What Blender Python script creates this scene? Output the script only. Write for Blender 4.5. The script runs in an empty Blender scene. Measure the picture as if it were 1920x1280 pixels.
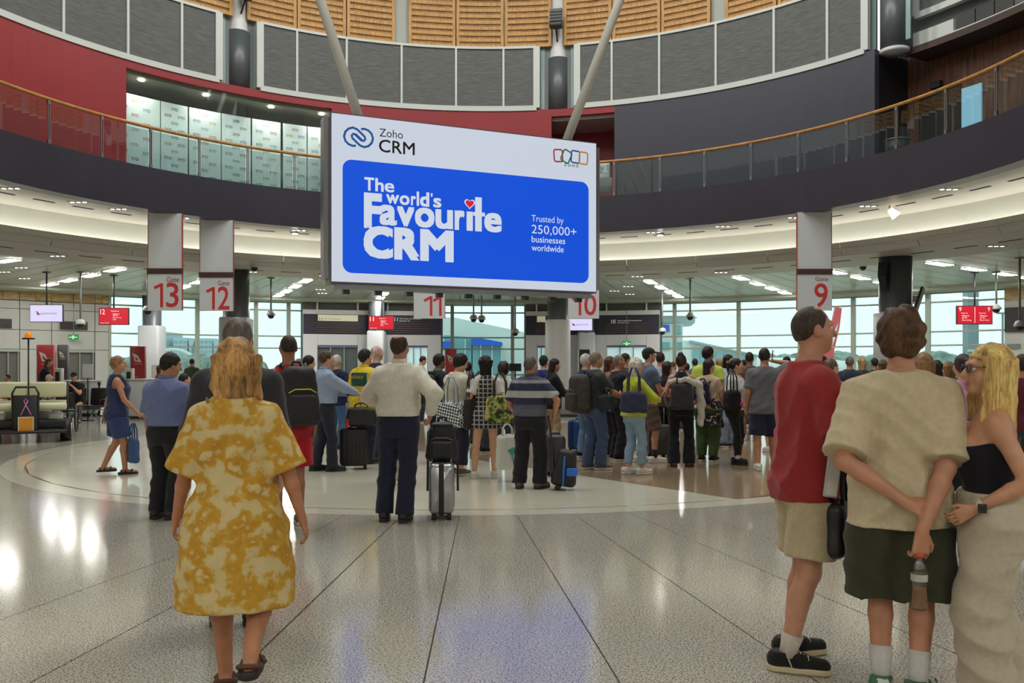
import bpy, bmesh, math, random
import numpy as np
from mathutils import Matrix, Vector
random.seed(7); RNG = np.random.default_rng(7)
scene = bpy.context.scene
COL = scene.collection
# ------------------------------------------------------------------ camera
F = 1631.0            # focal length in pixels of the 1920 px frame
EYE = 1.5             # camera height, horizon at y = 690 of 1280
cd = bpy.data.cameras.new('camera'); cam = bpy.data.objects.new('camera', cd); COL.objects.link(cam)
cam.location = (0, 0, EYE); cam.rotation_euler = (math.pi/2, 0, 0)
cd.sensor_width = 36; cd.lens = F/1920*36; cd.shift_y = (690-640)/1920; cd.clip_start = .1; cd.clip_end = 3000
scene.camera = cam
# ------------------------------------------------------------------ world: bright overcast sky
w = bpy.data.worlds.new('world'); scene.world = w; w.use_nodes = True
bg = w.node_tree.nodes['Background']; bg.inputs[0].default_value = (.84, .95, .97, 1); bg.inputs[1].default_value = 1.25
vs = scene.view_settings
vs.view_transform = 'Standard'; vs.look = 'None'; vs.gamma = 1; vs.use_curve_mapping = False; vs.exposure = 0.18
scene.display_settings.display_device = 'sRGB'
scene.cycles.max_bounces = 7; scene.cycles.diffuse_bounces = 3; scene.cycles.glossy_bounces = 3; scene.cycles.caustics_reflective = False; scene.cycles.caustics_refractive = False
LED_W, COVE_W, HIGHBAY_W = 42.0, 12.0, 140.0
# ------------------------------------------------------------------ materials
def lin(c):
    return tuple(((v/255)/12.92 if v/255 <= .04045 else ((v/255+.055)/1.055)**2.4) for v in c[:3])
MATS = {}
class NT:
    def __init__(s, name):
        s.m = bpy.data.materials.new(name); s.m.use_nodes = True; s.t = s.m.node_tree; s.p = s.t.nodes['Principled BSDF']
        s.out = s.t.nodes['Material Output']
    def n(s, kind, ins=None, **kw):
        o = s.t.nodes.new('ShaderNode'+kind)
        for k, v in kw.items(): setattr(o, k, v)
        for k, v in (ins or {}).items():
            if isinstance(v, bpy.types.NodeSocket): s.t.links.new(v, o.inputs[k])
            else: o.inputs[k].default_value = v
        return o
    def link(s, a, b): s.t.links.new(a, b)
    def ramp(s, fac, stops, interp='LINEAR'):
        r = s.n('ValToRGB', {0: fac}); cr = r.color_ramp; cr.interpolation = interp
        while len(cr.elements) < len(stops): cr.elements.new(.5)
        for e, (p, c) in zip(cr.elements, stops): e.position = p; e.color = (*lin(c), 1)
        return r.outputs[0]
    def mix(s, fac, a, b):
        o = s.n('Mix', data_type='RGBA')
        for i, v in ((0, fac), (6, a), (7, b)):
            if isinstance(v, bpy.types.NodeSocket): s.link(v, o.inputs[i])
            else: o.inputs[i].default_value = v if i == 0 else (*lin(v), 1)
        return o.outputs[2]
    def math(s, op, a, b=0.0, c=None):
        o = s.n('Math', operation=op)
        for i, v in enumerate((a, b) if c is None else (a, b, c)):
            if isinstance(v, bpy.types.NodeSocket): s.link(v, o.inputs[i])
            else: o.inputs[i].default_value = v
        return o.outputs[0]
def mat(key, color=(128,128,128), rough=.5, metal=0., noise=0., nscale=8., emit=None, estr=1., bump=0., bscale=60., stretch=(1,1,1), spec=.5, sheen=0.):
    if key in MATS: return MATS[key]
    N = NT(key); p = N.p
    p.inputs['Roughness'].default_value = rough; p.inputs['Metallic'].default_value = metal
    p.inputs['Specular IOR Level'].default_value = spec
    if sheen: p.inputs['Sheen Weight'].default_value = sheen
    p.inputs['Base Color'].default_value = (*lin(color), 1)
    if noise or bump:
        tc = N.n('TexCoord'); mp = N.n('Mapping', {0: tc.outputs['Object'], 3: stretch})
    if noise:
        nz = N.n('TexNoise', {'Vector': mp.outputs[0], 'Scale': nscale, 'Detail': 4.})
        d = tuple(max(0, v*(1-noise)) for v in color); l = tuple(min(255, v*(1+noise*.6)) for v in color)
        N.link(N.ramp(nz.outputs[0], [(.3, d), (.7, l)]), p.inputs['Base Color'])
    if bump:
        nb = N.n('TexNoise', {'Vector': mp.outputs[0], 'Scale': bscale, 'Detail': 3.})
        b = N.n('Bump', {'Height': nb.outputs[0], 'Strength': bump, 'Distance': .01}); N.link(b.outputs[0], p.inputs['Normal'])
    if emit is not None:
        p.inputs['Emission Color'].default_value = (*lin(emit), 1); p.inputs['Emission Strength'].default_value = estr
    MATS[key] = N.m; return N.m
def glass(key, tint=(235,245,240), refl=.08, rough=0.02):
    if key in MATS: return MATS[key]
    N = NT(key)
    tr = N.n('BsdfTransparent', {0: (*lin(tint), 1)}); gl = N.n('BsdfGlossy', {0: (1,1,1,1), 1: rough})
    lw = N.n('LayerWeight', {0: .5}); fac = N.math('MULTIPLY_ADD', N.math('POWER', lw.outputs['Facing'], 4.), .5, refl)
    mx = N.n('MixShader', {0: fac, 1: tr.outputs[0], 2: gl.outputs[0]})
    N.link(mx.outputs[0], N.out.inputs[0]); MATS[key] = N.m; return N.m
# ------------------------------------------------------------------ object helpers
def tag(o, label=None, cat=None, group=None, kind=None):
    if label: o['label'] = label
    if cat: o['category'] = cat
    if group: o['group'] = group
    if kind: o['kind'] = kind
    return o
def empty(name, loc=(0,0,0), rz=0., label=None, cat=None, group=None, kind=None):
    o = bpy.data.objects.new(name, None); COL.objects.link(o); o.location = loc; o.rotation_euler = (0,0,rz)
    return tag(o, label, cat, group, kind)
def link(name, me, material=None, parent=None, smooth=False):
    if material is not None and not me.materials:
        for m in (material if isinstance(material, (list, tuple)) else [material]): me.materials.append(m)
    o = bpy.data.objects.new(name, me); COL.objects.link(o); o.parent = parent
    return o
class MB:
    def __init__(s): s.v = []; s.f = []; s.mi = []; s.sm = []
    def add(s, vs, fs, mi=0, smooth=False):
        b = len(s.v); s.v += [tuple(map(float, v)) for v in vs]; s.f += [tuple(b+i for i in f) for f in fs]; s.mi += [mi]*len(fs); s.sm += [smooth]*len(fs); return s
    def box(s, c, d, rz=0., mi=0, M=None):
        hx, hy, hz = d[0]/2, d[1]/2, d[2]/2; ca, sa = math.cos(rz), math.sin(rz); vs = []
        for z in (-hz, hz):
            for x, y in ((-hx,-hy),(hx,-hy),(hx,hy),(-hx,hy)):
                v = (c[0]+x*ca-y*sa, c[1]+x*sa+y*ca, c[2]+z)
                vs.append(v if M is None else tuple(M @ Vector(v)))
        return s.add(vs, [(3,2,1,0),(4,5,6,7),(0,1,5,4),(1,2,6,5),(2,3,7,6),(3,0,4,7)], mi)
    def rbox(s, c, d, r, axis=2, seg=4, mi=0, M=None):
        # box with rounded edges along one axis, plus a small chamfer at both ends
        a, b = [(1,2),(2,0),(0,1)][axis]; r = min(r, d[a]/2-1e-4, d[b]/2-1e-4); ch = min(r*.5, d[axis]*.2)
        def outline(off):
            P = []
            for k, (sx, sy) in enumerate(((1,1),(-1,1),(-1,-1),(1,-1))):
                for j in range(seg+1):
                    t = math.pi/2*(k+j/seg); P.append((sx*(d[a]/2-r)+(r-off)*math.cos(t), sy*(d[b]/2-r)+(r-off)*math.sin(t)))
            return P
        loops = [(-d[axis]/2, ch), (-d[axis]/2+ch, 0), (d[axis]/2-ch, 0), (d[axis]/2, ch)]; vs = []; n = 4*(seg+1)
        for h, off in loops:
            for p, q in outline(off):
                v = [0,0,0]; v[axis] = h; v[a] = p; v[b] = q; v = Vector((c[0]+v[0], c[1]+v[1], c[2]+v[2])); vs.append(tuple(M @ v) if M is not None else tuple(v))
        fs = [tuple(range(n-1,-1,-1)), tuple(range(3*n, 4*n))]
        for L in range(3):
            for i in range(n): fs.append((L*n+i, L*n+(i+1)%n, (L+1)*n+(i+1)%n, (L+1)*n+i))
        return s.add(vs, fs, mi, True)
    def tube(s, pts, r, n=10, mi=0, cap=True):
        pts = [Vector(p) for p in pts]; rs = r if isinstance(r, (list, tuple)) else [r]*len(pts); vs = []; up = None
        for i, p in enumerate(pts):
            t = (pts[min(i+1, len(pts)-1)]-pts[max(i-1, 0)]).normalized()
            if up is None: up = Vector((0,0,1)) if abs(t.z) < .9 else Vector((1,0,0))
            x = up.cross(t).normalized(); y = t.cross(x); up = y
            for k in range(n):
                a = 2*math.pi*k/n; vs.append(p+(x*math.cos(a)+y*math.sin(a))*rs[i])
        fs = []
        for i in range(len(pts)-1):
            for k in range(n): fs.append((i*n+k, i*n+(k+1)%n, (i+1)*n+(k+1)%n, (i+1)*n+k))
        s.add(vs, fs, mi, True)
        if cap:
            b = len(s.v)-len(vs); s.f += [tuple(b+k for k in range(n-1,-1,-1)), tuple(b+(len(pts)-1)*n+k for k in range(n))]; s.mi += [mi]*2; s.sm += [False]*2
        return s
    def lathe(s, prof, n=24, c=(0,0,0), mi=0, smooth=True):
        vs = []; m = len(prof)
        for k in range(n):
            a = 2*math.pi*k/n
            for r, z in prof: vs.append((c[0]+r*math.cos(a), c[1]+r*math.sin(a), c[2]+z))
        fs = [(k*m+i, ((k+1)%n)*m+i, ((k+1)%n)*m+i+1, k*m+i+1) for k in range(n) for i in range(m-1)]
        return s.add(vs, fs, mi, smooth)
    def mesh(s, name):
        me = bpy.data.meshes.new(name); me.from_pydata(s.v, [], s.f); me.polygons.foreach_set('material_index', s.mi); me.polygons.foreach_set('use_smooth', s.sm); me.update(); return me
    def build(s, name, material, parent=None): return link(name, s.mesh(name), material, parent)
# ------------------------------------------------------------------ the round hall
CX, CY = -.73, 16.76
def pol(r, a, z=0.):
    a = math.radians(a); return Vector((CX+r*math.sin(a), CY+r*math.cos(a), z))
def ang(x, r):
    "plan angle (deg, 0 = straight away from the camera) where the sight line through pixel column x meets the circle r"
    u = (x-960)/F; a = 1+u*u; b = -2*(u*CX+CY); c = CX*CX+CY*CY-r*r
    Y = (-b+math.sqrt(b*b-4*a*c))/(2*a); return math.degrees(math.atan2(u*Y-CX, Y-CY))
def gp(x, Y, z=0.): return Vector(((x-960)/F*Y, Y, z))
def zat(y, Y): return EYE+(690-y)*Y/F
def arc(prof, a0, a1, step=2.0, mi=0, mb=None, caps=True):
    "closed (r, z) profile swept along the circle from a0 to a1"
    mb = mb or MB(); n = max(1, int(math.ceil(abs(a1-a0)/step-1e-6))); m = len(prof); vs = []
    area = sum(prof[i][0]*prof[(i+1)%m][1]-prof[(i+1)%m][0]*prof[i][1] for i in range(m))
    if area > 0: prof = prof[::-1]
    full = abs(abs(a1-a0)-360) < 1e-6
    for k in range(n if full else n+1):
        a = a0+(a1-a0)*k/n
        for r, z in prof: vs.append(pol(r, a, z))
    fs = []
    for k in range(n):
        k2 = (k+1) % n if full else k+1
        for i in range(m): fs.append((k*m+i, k2*m+i, k2*m+(i+1)%m, k*m+(i+1)%m))
    if not full: fs += [tuple(range(m-1,-1,-1)), tuple(n*m+i for i in range(m))]
    return mb.add(vs, fs, mi)
def rect(r0, r1, z0, z1): return [(r0,z0),(r1,z0),(r1,z1),(r0,z1)]
def struct(name, mb, m, parent=None, label=None):
    o = mb.build(name, m, parent)
    if parent is None: tag(o, label, None, None, 'structure')
    return o
def text_mesh(txt, name='lettering', bold=0., sp=1.):
    cu = bpy.data.curves.new('t', 'FONT'); cu.body = txt; cu.resolution_u = 3; cu.offset = bold; cu.space_character = sp
    o = bpy.data.objects.new('t', cu); COL.objects.link(o); bpy.context.view_layer.update()
    me = bpy.data.meshes.new_from_object(o.evaluated_get(bpy.context.evaluated_depsgraph_get())); bpy.data.objects.remove(o); bpy.data.curves.remove(cu)
    V = np.empty(len(me.vertices)*3); me.vertices.foreach_get('co', V); V = V.reshape(-1,3)
    lo, hi = V.min(0), V.max(0); V[:, :2] = (V[:, :2]-lo[:2])/np.maximum(hi[:2]-lo[:2], 1e-6); V[:,2] = 0
    fs = [tuple(p.vertices) for p in me.polygons]; bpy.data.meshes.remove(me); return V, fs
_TX = {}
def text_into(mb, txt, quad, mi=0, bold=0.):
    "text stretched to the rectangle quad = (origin, udir, vdir) as vectors with length"
    if (txt, 0.) not in _TX: _TX[(txt, 0.)] = text_mesh(txt)
    V, fs = _TX[(txt, 0.)]; o, u, v = (Vector(q) for q in quad); n = u.cross(v).normalized()
    # heavier weights are built from slightly shifted layers of the same glyphs
    b = bold*v.length; bx = min(b, u.length*.2); L = u.normalized(); W = v.normalized()
    sh = [(0,0)] if not bold else [(-1,-1),(1,-1),(-1,1),(1,1),(0,0)]
    o = o+L*bx+W*b; u = u-L*2*bx; v = v-W*2*b
    for k, (sx, sy) in enumerate(sh):
        w_ = o+L*sx*bx+W*sy*b+n*.0006*k; mb.add([w_+u*float(p[0])+v*float(p[1]) for p in V], fs, mi)
    return mb
# ================================================================== STRUCTURE
def terrazzo(key, base, chips, scale, dens, rough=.16):
    N = NT(key); g = N.n('NewGeometry'); mp = N.n('Mapping', {0: g.outputs['Position']})
    v = N.n('TexNoise', {'Vector': mp.outputs[0], 'Scale': scale, 'Detail': 2., 'Roughness': .6})
    v2 = N.n('TexNoise', {'Vector': mp.outputs[0], 'Scale': scale*2.3, 'Detail': 1.})
    v3 = N.n('TexNoise', {'Vector': mp.outputs[0], 'Scale': 1.3, 'Detail': 2.})
    c1 = N.ramp(v3.outputs[0], [(.3, tuple(x*.95 for x in base)), (.7, base)])
    m1 = N.ramp(v.outputs[0], [(dens, (0,0,0)), (dens+.05, (255,255,255))]); m2 = N.ramp(v2.outputs[0], [(dens+.07, (0,0,0)), (dens+.12, (255,255,255))])
    c2 = N.mix(m1, c1, chips[0]); c3 = N.mix(m2, c2, chips[1]); N.link(c3, N.p.inputs['Base Color'])
    N.p.inputs['Roughness'].default_value = rough; N.p.inputs['Specular IOR Level'].default_value = .75
    return N.m
GREYT = terrazzo('terrazzo_grey', (190,186,170), ((96,91,86),(216,212,198)), 88, .50, .12)
PALET = terrazzo('terrazzo_pale', (214,210,190), ((190,184,166),(226,222,206)), 90, .58, .13)
BROWNT = terrazzo('terrazzo_brown', (158,136,110), ((112,92,74),(190,170,142)), 70, .55, .13)
base = MB().box((0, 20, -.16), (90, 70, .28)); fl = struct('floor', base, mat('grout', (96,92,84), .6))
gap = .16/11.3*2
def fpanel(r0, r1, a0, a1, m):
    g0 = math.degrees(.003/max(r0, 1)); arc(rect(r0+.003, r1-.003, -.03, 0), a0+g0, a1-g0, 3).build('terrazzo_panel', m, fl)
STEP = 4.235
for i in range(85):
    a0 = -180+2.86-STEP/2*0+STEP*i; a1 = a0+STEP; mid = abs(((a0+a1)/2+180) % 360-180)
    fpanel(7.9, 14.2, a0, a1, GREYT)
    if mid > 120: fpanel(14.2, 21.5, a0, a1, GREYT)
    elif i % 2 == 0: fpanel(14.2, 21.5, a0, a1+STEP if i < 84 else a1, GREYT)
for k in range(36): fpanel(21.5, 31, k*10, k*10+10, GREYT)
for k in range(24):
    fpanel(7.56, 7.9, k*15, k*15+15, PALET)
# inner disc: a straight joint splits pale from brown
th = math.atan2(12.2-9.94, .93-2.59)
def inner_panel(lo, hi, m):
    pts = [(lo+(hi-lo)*k/16) for k in range(17)]; vs = [pol(7.55, q, 0) for q in pts]; vs = [v for v in vs]
    n = len(vs); low = [Vector((v.x, v.y, -.03)) for v in vs]
    mb = MB(); mb.add(vs+low, [tuple(range(n))[::-1], tuple(range(n, 2*n))]+[(i, (i+1)%n, n+(i+1)%n, n+i) for i in range(n)]); return mb.build('terrazzo_panel', m, fl)
tip = math.degrees(math.atan2(2.59-CX, 9.94-CY)); t2 = None
d = Vector((.93-2.59, 12.2-9.94)).normalized(); p0 = Vector((2.59-CX, 9.94-CY)); t = -2*p0.dot(d); q = p0+d*t; end = math.degrees(math.atan2(q.x, q.y))
inner_panel(tip+.1, end+360-.1 if end < tip else end-.1, PALET) if False else None
lo, hi = end, tip   # right-hand chord segment
inner_panel(lo+.05, hi-.05, BROWNT); inner_panel(hi-360+.05, lo-.05, PALET)

# ---------- mezzanine edge, cove and lower ceiling ring
DARK = mat('fascia', (58,56,68), .38, .2, noise=.05, nscale=.6)
WHITE = mat('white_plaster', (214,216,206), .55); LIP = mat('lip_panel', (190,188,182), .5); SOF = mat('soffit', (176,172,158), .5)
A = (-180, 180)
o = struct('trim_1', arc([(11.30,5.79),(11.75,5.79),(11.75,6.55),(11.75,6.93),(11.30,6.93)], *A, 3), DARK, None, 'dark curved fascia of the mezzanine edge')
struct('ceiling_slab', arc(rect(11.76, 15.9, 6.6, 6.92), *A, 3), mat('slab', (90,90,92), .7)).name = 'floor_mezzanine'
so = struct('ceiling_cove', arc([(11.32,5.80),(13.95,5.80),(13.95,5.90),(11.32,5.90)], *A, 3), mat('cove_soffit', (206,203,190), .5))
cw = struct('wall_cove', arc([(13.95,4.95),(14.1,4.95),(14.1,5.8),(13.95,5.8)], *A, 3), WHITE)
for q in range(0, 360, 9):   # panel joints of the cove wall and of the lip
    pass
lipw = struct('trim_2', MB(), LIP)
for q in range(-90, 270, 10):
    arc([(13.40,5.16),(13.46,5.16),(13.66,4.80),(13.60,4.80)], q+.04, q+9.96, 2.5).build('lip_panel', LIP, lipw)
    arc([(13.47,4.96),(13.94,4.96),(13.94,4.99),(13.47,4.99)], q, q+10, 5).build('trough', LIP, lipw)
lowc = struct('ceiling_ring', arc([(13.60,4.79),(16.5,4.79),(16.5,4.95),(13.67,4.95)], *A, 3), SOF)
# slots and downlights in the cove soffit
SLOT = mat('slot_dark', (60,56,50), .8)
for q in range(-75, 76, 5):
    arc(rect(12.55, 12.63, 5.788, 5.802), q, q+2.6, 1).build('air_slot', SLOT, so)
    arc(rect(14.7, 14.76, 4.778, 4.795), q+1, q+3.6, 1).build('air_slot', SLOT, lowc)
# hall ceiling: radial metal panels
def metal_ceiling():
    N = NT('metal_ceiling'); g = N.n('NewGeometry'); N.p.inputs['Metallic'].default_value = .45; N.p.inputs['Roughness'].default_value = .3
    nz = N.n('TexNoise', {'Vector': g.outputs['Position'], 'Scale': .5, 'Detail': 2.})
    N.link(N.ramp(nz.outputs[0], [(.35, (172,180,162)), (.65, (188,194,176))]), N.p.inputs['Base Color']); return N.m
CEILM = metal_ceiling()
hc = struct('ceiling', arc(rect(16.45, 29.6, 5.08, 5.2), *A, 3), mat('plenum', (70,72,70), .8))
for q in range(-72, 72, 2):
    for (r0, r1) in ((16.5, 20.6), (20.6, 24.6), (24.6, 27.3)):
        g = math.degrees(.012/r0); arc(rect(r0+.01, r1-.01, 4.93, 4.96), q+g, q+2-g, 2).build('ceiling_panel', CEILM, hc)
for q in range(76, 284, 16): arc(rect(16.5, 29.4, 4.93, 4.96), q-4, q+12, 4).build('ceiling_panel', CEILM, hc)
struct('ceiling_perimeter', arc([(27.3,4.80),(29.3,4.80),(29.3,5.1),(27.3,5.1)], -76, 76, 2), mat('perimeter', (170,176,160), .5))
# back part of the hall behind the camera
struct('wall_behind', arc(rect(29.2, 29.6, 0, 5.1), 76, 284, 4), mat('wall_behind', (180,178,170), .6))

# ---------- upper storey
RED = mat('red_wall', (150,38,43), .45, noise=.04, nscale=.4); NAVY = mat('dark_wall', (62,63,76), .45); WOODW = mat('walnut', (104,66,46), .45, noise=.35, nscale=3, stretch=(6,6,.4))
aG0, aG1 = ang(237, 13), ang(622, 13)
aE0, aE1 = ang(1034, 13), ang(1152, 13)       # lobby opening with the exit sign
aD1 = ang(1640, 13)
wr = struct('wall_red', arc(rect(13.0, 13.2, 6.93, 10.3), -120, aG0, 2), RED)
arc(rect(13.0, 13.2, 10.06, 10.3), aG0, aE1, 2).build('wall_band', RED, wr)
arc(rect(13.0, 13.2, 6.93, 10.06), aG1, aE0, 2).build('wall_panel', RED, wr)
struct('wall_navy', arc(rect(13.0, 13.2, 6.93, 10.32), aE1, aD1, 2), NAVY)
# lobby recess behind the opening
mbx = MB(); arc(rect(14.9, 15.1, 6.93, 10.0), aE0-4, aE1+4, 2, mb=mbx); arc(rect(13.2, 14.9, 6.93, 10.0), aE0-1.0, aE0-.6, 1, mb=mbx); arc(rect(13.2, 14.9, 6.93, 10.0), aE1+.6, aE1+1.0, 1, mb=mbx)
struct('wall_lobby', mbx, RED)
struct('ceiling_lobby', arc(rect(13.2, 15.0, 9.95, 10.3), aE0-1.2, aE1+1.2, 2), mat('lobby_ceiling', (196,186,182), .6))
# black return and walnut wall on the right
mbx = MB(); arc(rect(13.2, 14.6, 6.93, 10.32), aD1-.5, aD1, 1, mb=mbx); struct('wall_return', mbx, mat('black_return', (26,26,28), .5))
aW0 = aD1-1
ww = struct('wall_walnut', arc(rect(14.6, 14.8, 6.93, 10.6), aW0, 130, 2), WOODW)
# openings in the walnut wall
zD = 9.25
aw0, aw1 = ang(1724, 14.6), ang(1803, 14.6)
arc(rect(14.57, 14.62, 6.95, zD), aw0, aw1, 1).build('doorway', mat('doorway_dark', (30,22,20), .3), ww)
arc(rect(14.55, 14.62, 8.0, 9.05), ang(1805, 14.6), ang(1842, 14.6), 1).build('lit_poster', mat('lit_poster', (140,190,215), .4, emit=(140,195,220), estr=.5), ww)
arc(rect(14.45, 14.6, zD+.02, zD+.2), ang(1750, 14.6), ang(1768, 14.6), 1).build('door_operator', mat('black_box', (24,24,26), .5), ww)
for k in range(2): arc(rect(14.54, 14.565, 7.55-.22*k, 7.66-.22*k), ang(1737, 14.6), ang(1802, 14.6), 1).build('door_stripe', mat('stripe_grey', (150,150,140), .5), ww)
# ---------- clerestory screens: white frames round grey woven blinds
FRM = mat('white_frame', (206,212,208), .4)
def blind():
    N = NT('woven_blind'); g = N.n('NewGeometry'); s = N.n('SeparateXYZ', {0: g.outputs['Position']})
    wv = N.math('SINE', N.math('MULTIPLY', s.outputs[2], 160.)); nz = N.n('TexNoise', {'Vector': N.n('Mapping', {0: g.outputs['Position'], 3: (1,1,14)}).outputs[0], 'Scale': 3., 'Detail': 4.})
    f = N.math('MULTIPLY_ADD', wv, .12, nz.outputs[0]); N.link(N.ramp(f, [(.35, (84,86,86)), (.7, (112,114,112))]), N.p.inputs['Base Color']); N.p.inputs['Roughness'].default_value = .7; return N.m
BLIND = blind()
cl = struct('wall_clerestory', arc(rect(13.3, 13.45, 10.3, 13.6), -130, ang(1628, 13), 3), mat('backing', (120,122,120), .7))
def bay(xs, z0, z1, r, par, edge=True):
    aa = [ang(x, r) for x in xs]
    for i in range(len(aa)-1):
        g = math.degrees(.035/r); b = arc(rect(r+.03, r+.08, z0+.07, z1-.05), aa[i]+g, aa[i+1]-g, 1.5).build('blind', BLIND, par)
    for i, q in enumerate(aa):
        wd = .11 if i in (0, len(aa)-1) and edge else .035
        arc(rect(r-.02, r+.12, z0, z1), q-math.degrees(wd/r), q+math.degrees(wd/r), 1).build('mullion', FRM, par)
    for i in range(len(aa)-1):
        arc(rect(r-.04, r+.14, z0-.1, z0+.07), aa[i], aa[i+1], 1.5).build('sill_rail', FRM, par); arc(rect(r-.02, r+.12, z1-.05, z1+.03), aa[i], aa[i+1], 1.5).build('head_rail', FRM, par)
ZB0, ZB1, RB = 10.38, 12.46, 13.0
bay([-160,-30,119,240,341,411], ZB0, ZB1, RB, cl)
bay([488,557,650,753,855,944,1006], ZB0, ZB1, RB, cl)
bay([1082,1147,1236,1342,1451,1551,1621], ZB0, ZB1, RB, cl)
# right-hand bay over the walnut wall
w2 = struct('wall_clerestory_walnut', arc(rect(14.3, 14.45, 10.35, 13.6), aW0+1.2, 130, 3), mat('backing', (120,122,120)))
bay([1716,1791,1905,2060], zat(58, gp(1716, 1).y*25.2), 12.6, 14.0, w2)
arc(rect(13.9, 14.1, 10.3, 10.75), ang(1716, 14), ang(1792, 14), 1.5).build('spandrel', FRM, w2)
arc(rect(13.9, 14.1, 10.3, 10.42), ang(1792, 14), ang(2060, 14), 1.5).build('spandrel', FRM, w2)
for xa, xb in ((1795, 1830), (1833, 1866), (1869, 1903)): arc(rect(13.95, 14.0, 10.44, 10.8), ang(xa, 14), ang(xb, 14), 1.5).build('blind', mat('dark_blind', (62,64,64), .6), w2)
arc(rect(13.7, 14.6, 10.12, 10.3), ang(1712, 14), 130, 2).build('brown_ledge', mat('ledge_brown', (70,54,46), .6), w2)  # plain dark brown ledge below the right-hand bay
# timber louvre panels over the screens
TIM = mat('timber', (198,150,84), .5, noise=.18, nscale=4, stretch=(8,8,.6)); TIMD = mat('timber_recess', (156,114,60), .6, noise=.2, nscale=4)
lv = struct('wall_louvre', arc(rect(13.28, 13.4, 12.5, 16.2), -130, 130, 3), mat('louvre_backing', (176,180,174), .6))
def louvre(xa, xb, n=15):
    a0, a1 = ang(xa, 13), ang(xb, 13); z0, z1 = 12.5, 15.9
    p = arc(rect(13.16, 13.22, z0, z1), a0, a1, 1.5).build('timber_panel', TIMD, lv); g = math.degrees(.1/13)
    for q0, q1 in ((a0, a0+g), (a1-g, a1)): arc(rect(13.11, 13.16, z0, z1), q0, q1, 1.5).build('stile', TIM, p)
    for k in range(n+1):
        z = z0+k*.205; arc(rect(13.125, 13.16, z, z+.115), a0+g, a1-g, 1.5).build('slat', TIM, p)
for xa, xb in ((240,340),(342,439),(466,558),(560,650),(652,741),(767,854),(856,944),(946,1033),(1056,1145),(1147,1236),(1238,1329),(1357,1452),(1455,1552)): louvre(xa, xb)
# glass strips beside the upper columns come with the columns below
struct('wall_roof_drum', arc(rect(13.2, 13.5, 16.2, 18.0), *A, 4), WHITE)
struct('wall_upper_behind', arc(rect(13.0, 13.2, 6.93, 16.2), 130, 240, 4), mat('wall_behind', (180,178,170)))
# roof with a round skylight
struct('ceiling_roof', arc(rect(7.0, 13.5, 17.9, 18.2), *A, 5), WHITE)
# ---------- glazed lounge on the mezzanine (room behind the frameless glass)
lg = struct('ceiling_lounge', arc(rect(13.2, 16.2, 9.98, 10.1), aG0-6, aG1+2, 2), mat('lounge_ceiling', (172,170,160), .5))
struct('wall_lounge', arc(rect(16.0, 16.2, 6.93, 10.0), aG0-8, aG1+3, 2), mat('lounge_dark', (44,44,46), .5))
gw = struct('window_1', MB(), glass('lounge_glass', (244,252,250), .05))
for xa, xb in ((238,350),(351,462),(463,567),(568,621)): arc(rect(13.08, 13.10, 6.95, 10.05), ang(xa, 13.1), ang(xb, 13.1)-.03, 1.5).build('pane', MATS['lounge_glass'], gw)
# ---------- outer facade
RF = 29.0
MUL = mat('mullion_green', (150,160,146), .4, .2); WG = glass('window_glass', (238,250,246), .03)
def glazing(n, x0, x1, muls, label):
    W = struct('window_%d' % n, MB(), MUL, None, label); a0, a1 = ang(x0, RF), ang(x1, RF)
    zs = [0.08, 1.15, 2.5, 3.1, 4.4, 4.8]; aa = [a0]+[ang(m, RF) for m in muls]+[a1]
    for i, q in enumerate(aa):
        hw = .09 if 0 < i < len(aa)-1 else .06
        arc(rect(RF-.12, RF+.14, 0, 4.85), q-math.degrees(hw/RF), q+math.degrees(hw/RF), 1).build('mullion', MUL, W)
    for z in zs:
        for i in range(len(aa)-1): arc(rect(RF-.07, RF+.07, z-.035, z+.035), aa[i], aa[i+1], 1.5).build('transom', MUL, W)
    for j in range(len(zs)-1):
        for i in range(len(aa)-1): arc(rect(RF-.012, RF+.012, zs[j]+.03, zs[j+1]-.03), aa[i]+.1, aa[i+1]-.1, 1.5).build('pane', WG, W)
glazing(2, 205, 568, [370, 480, 541], 'tall glazed facade on the left')
glazing(3, 828, 985, [848, 961], 'tall glazed facade between the two gate portals')
glazing(4, 1237, 1888, [1265, 1385, 1500, 1600, 1672, 1740], 'long glazed facade on the right')
GP = mat('grey_panel', (176,178,172), .45, noise=.03, nscale=1.); GPL = mat('pale_panel', (198,200,202), .4)
NVY = mat('portal_navy', (44,42,56), .4); DBR = mat('portal_grille', (58,48,50), .5); JNT = mat('joint', (90,90,86), .7)
def text_on_arc(mb, txt, xa, xb, y0, y1, r, mi=0, bold=0.):
    a0, a1 = ang(xa, r), ang(xb, r); p, q = pol(r, a0), pol(r, a1); Y = (p.y+q.y)/2; z0, z1 = zat(y1, Y), zat(y0, Y)
    return text_into(mb, txt, ((p.x, p.y, z0), (q.x-p.x, q.y-p.y, 0), (0, 0, z1-z0)), mi, bold)
SIGNW = mat('sign_white', (225,225,220), .5, emit=(225,225,220), estr=.25)
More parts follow.
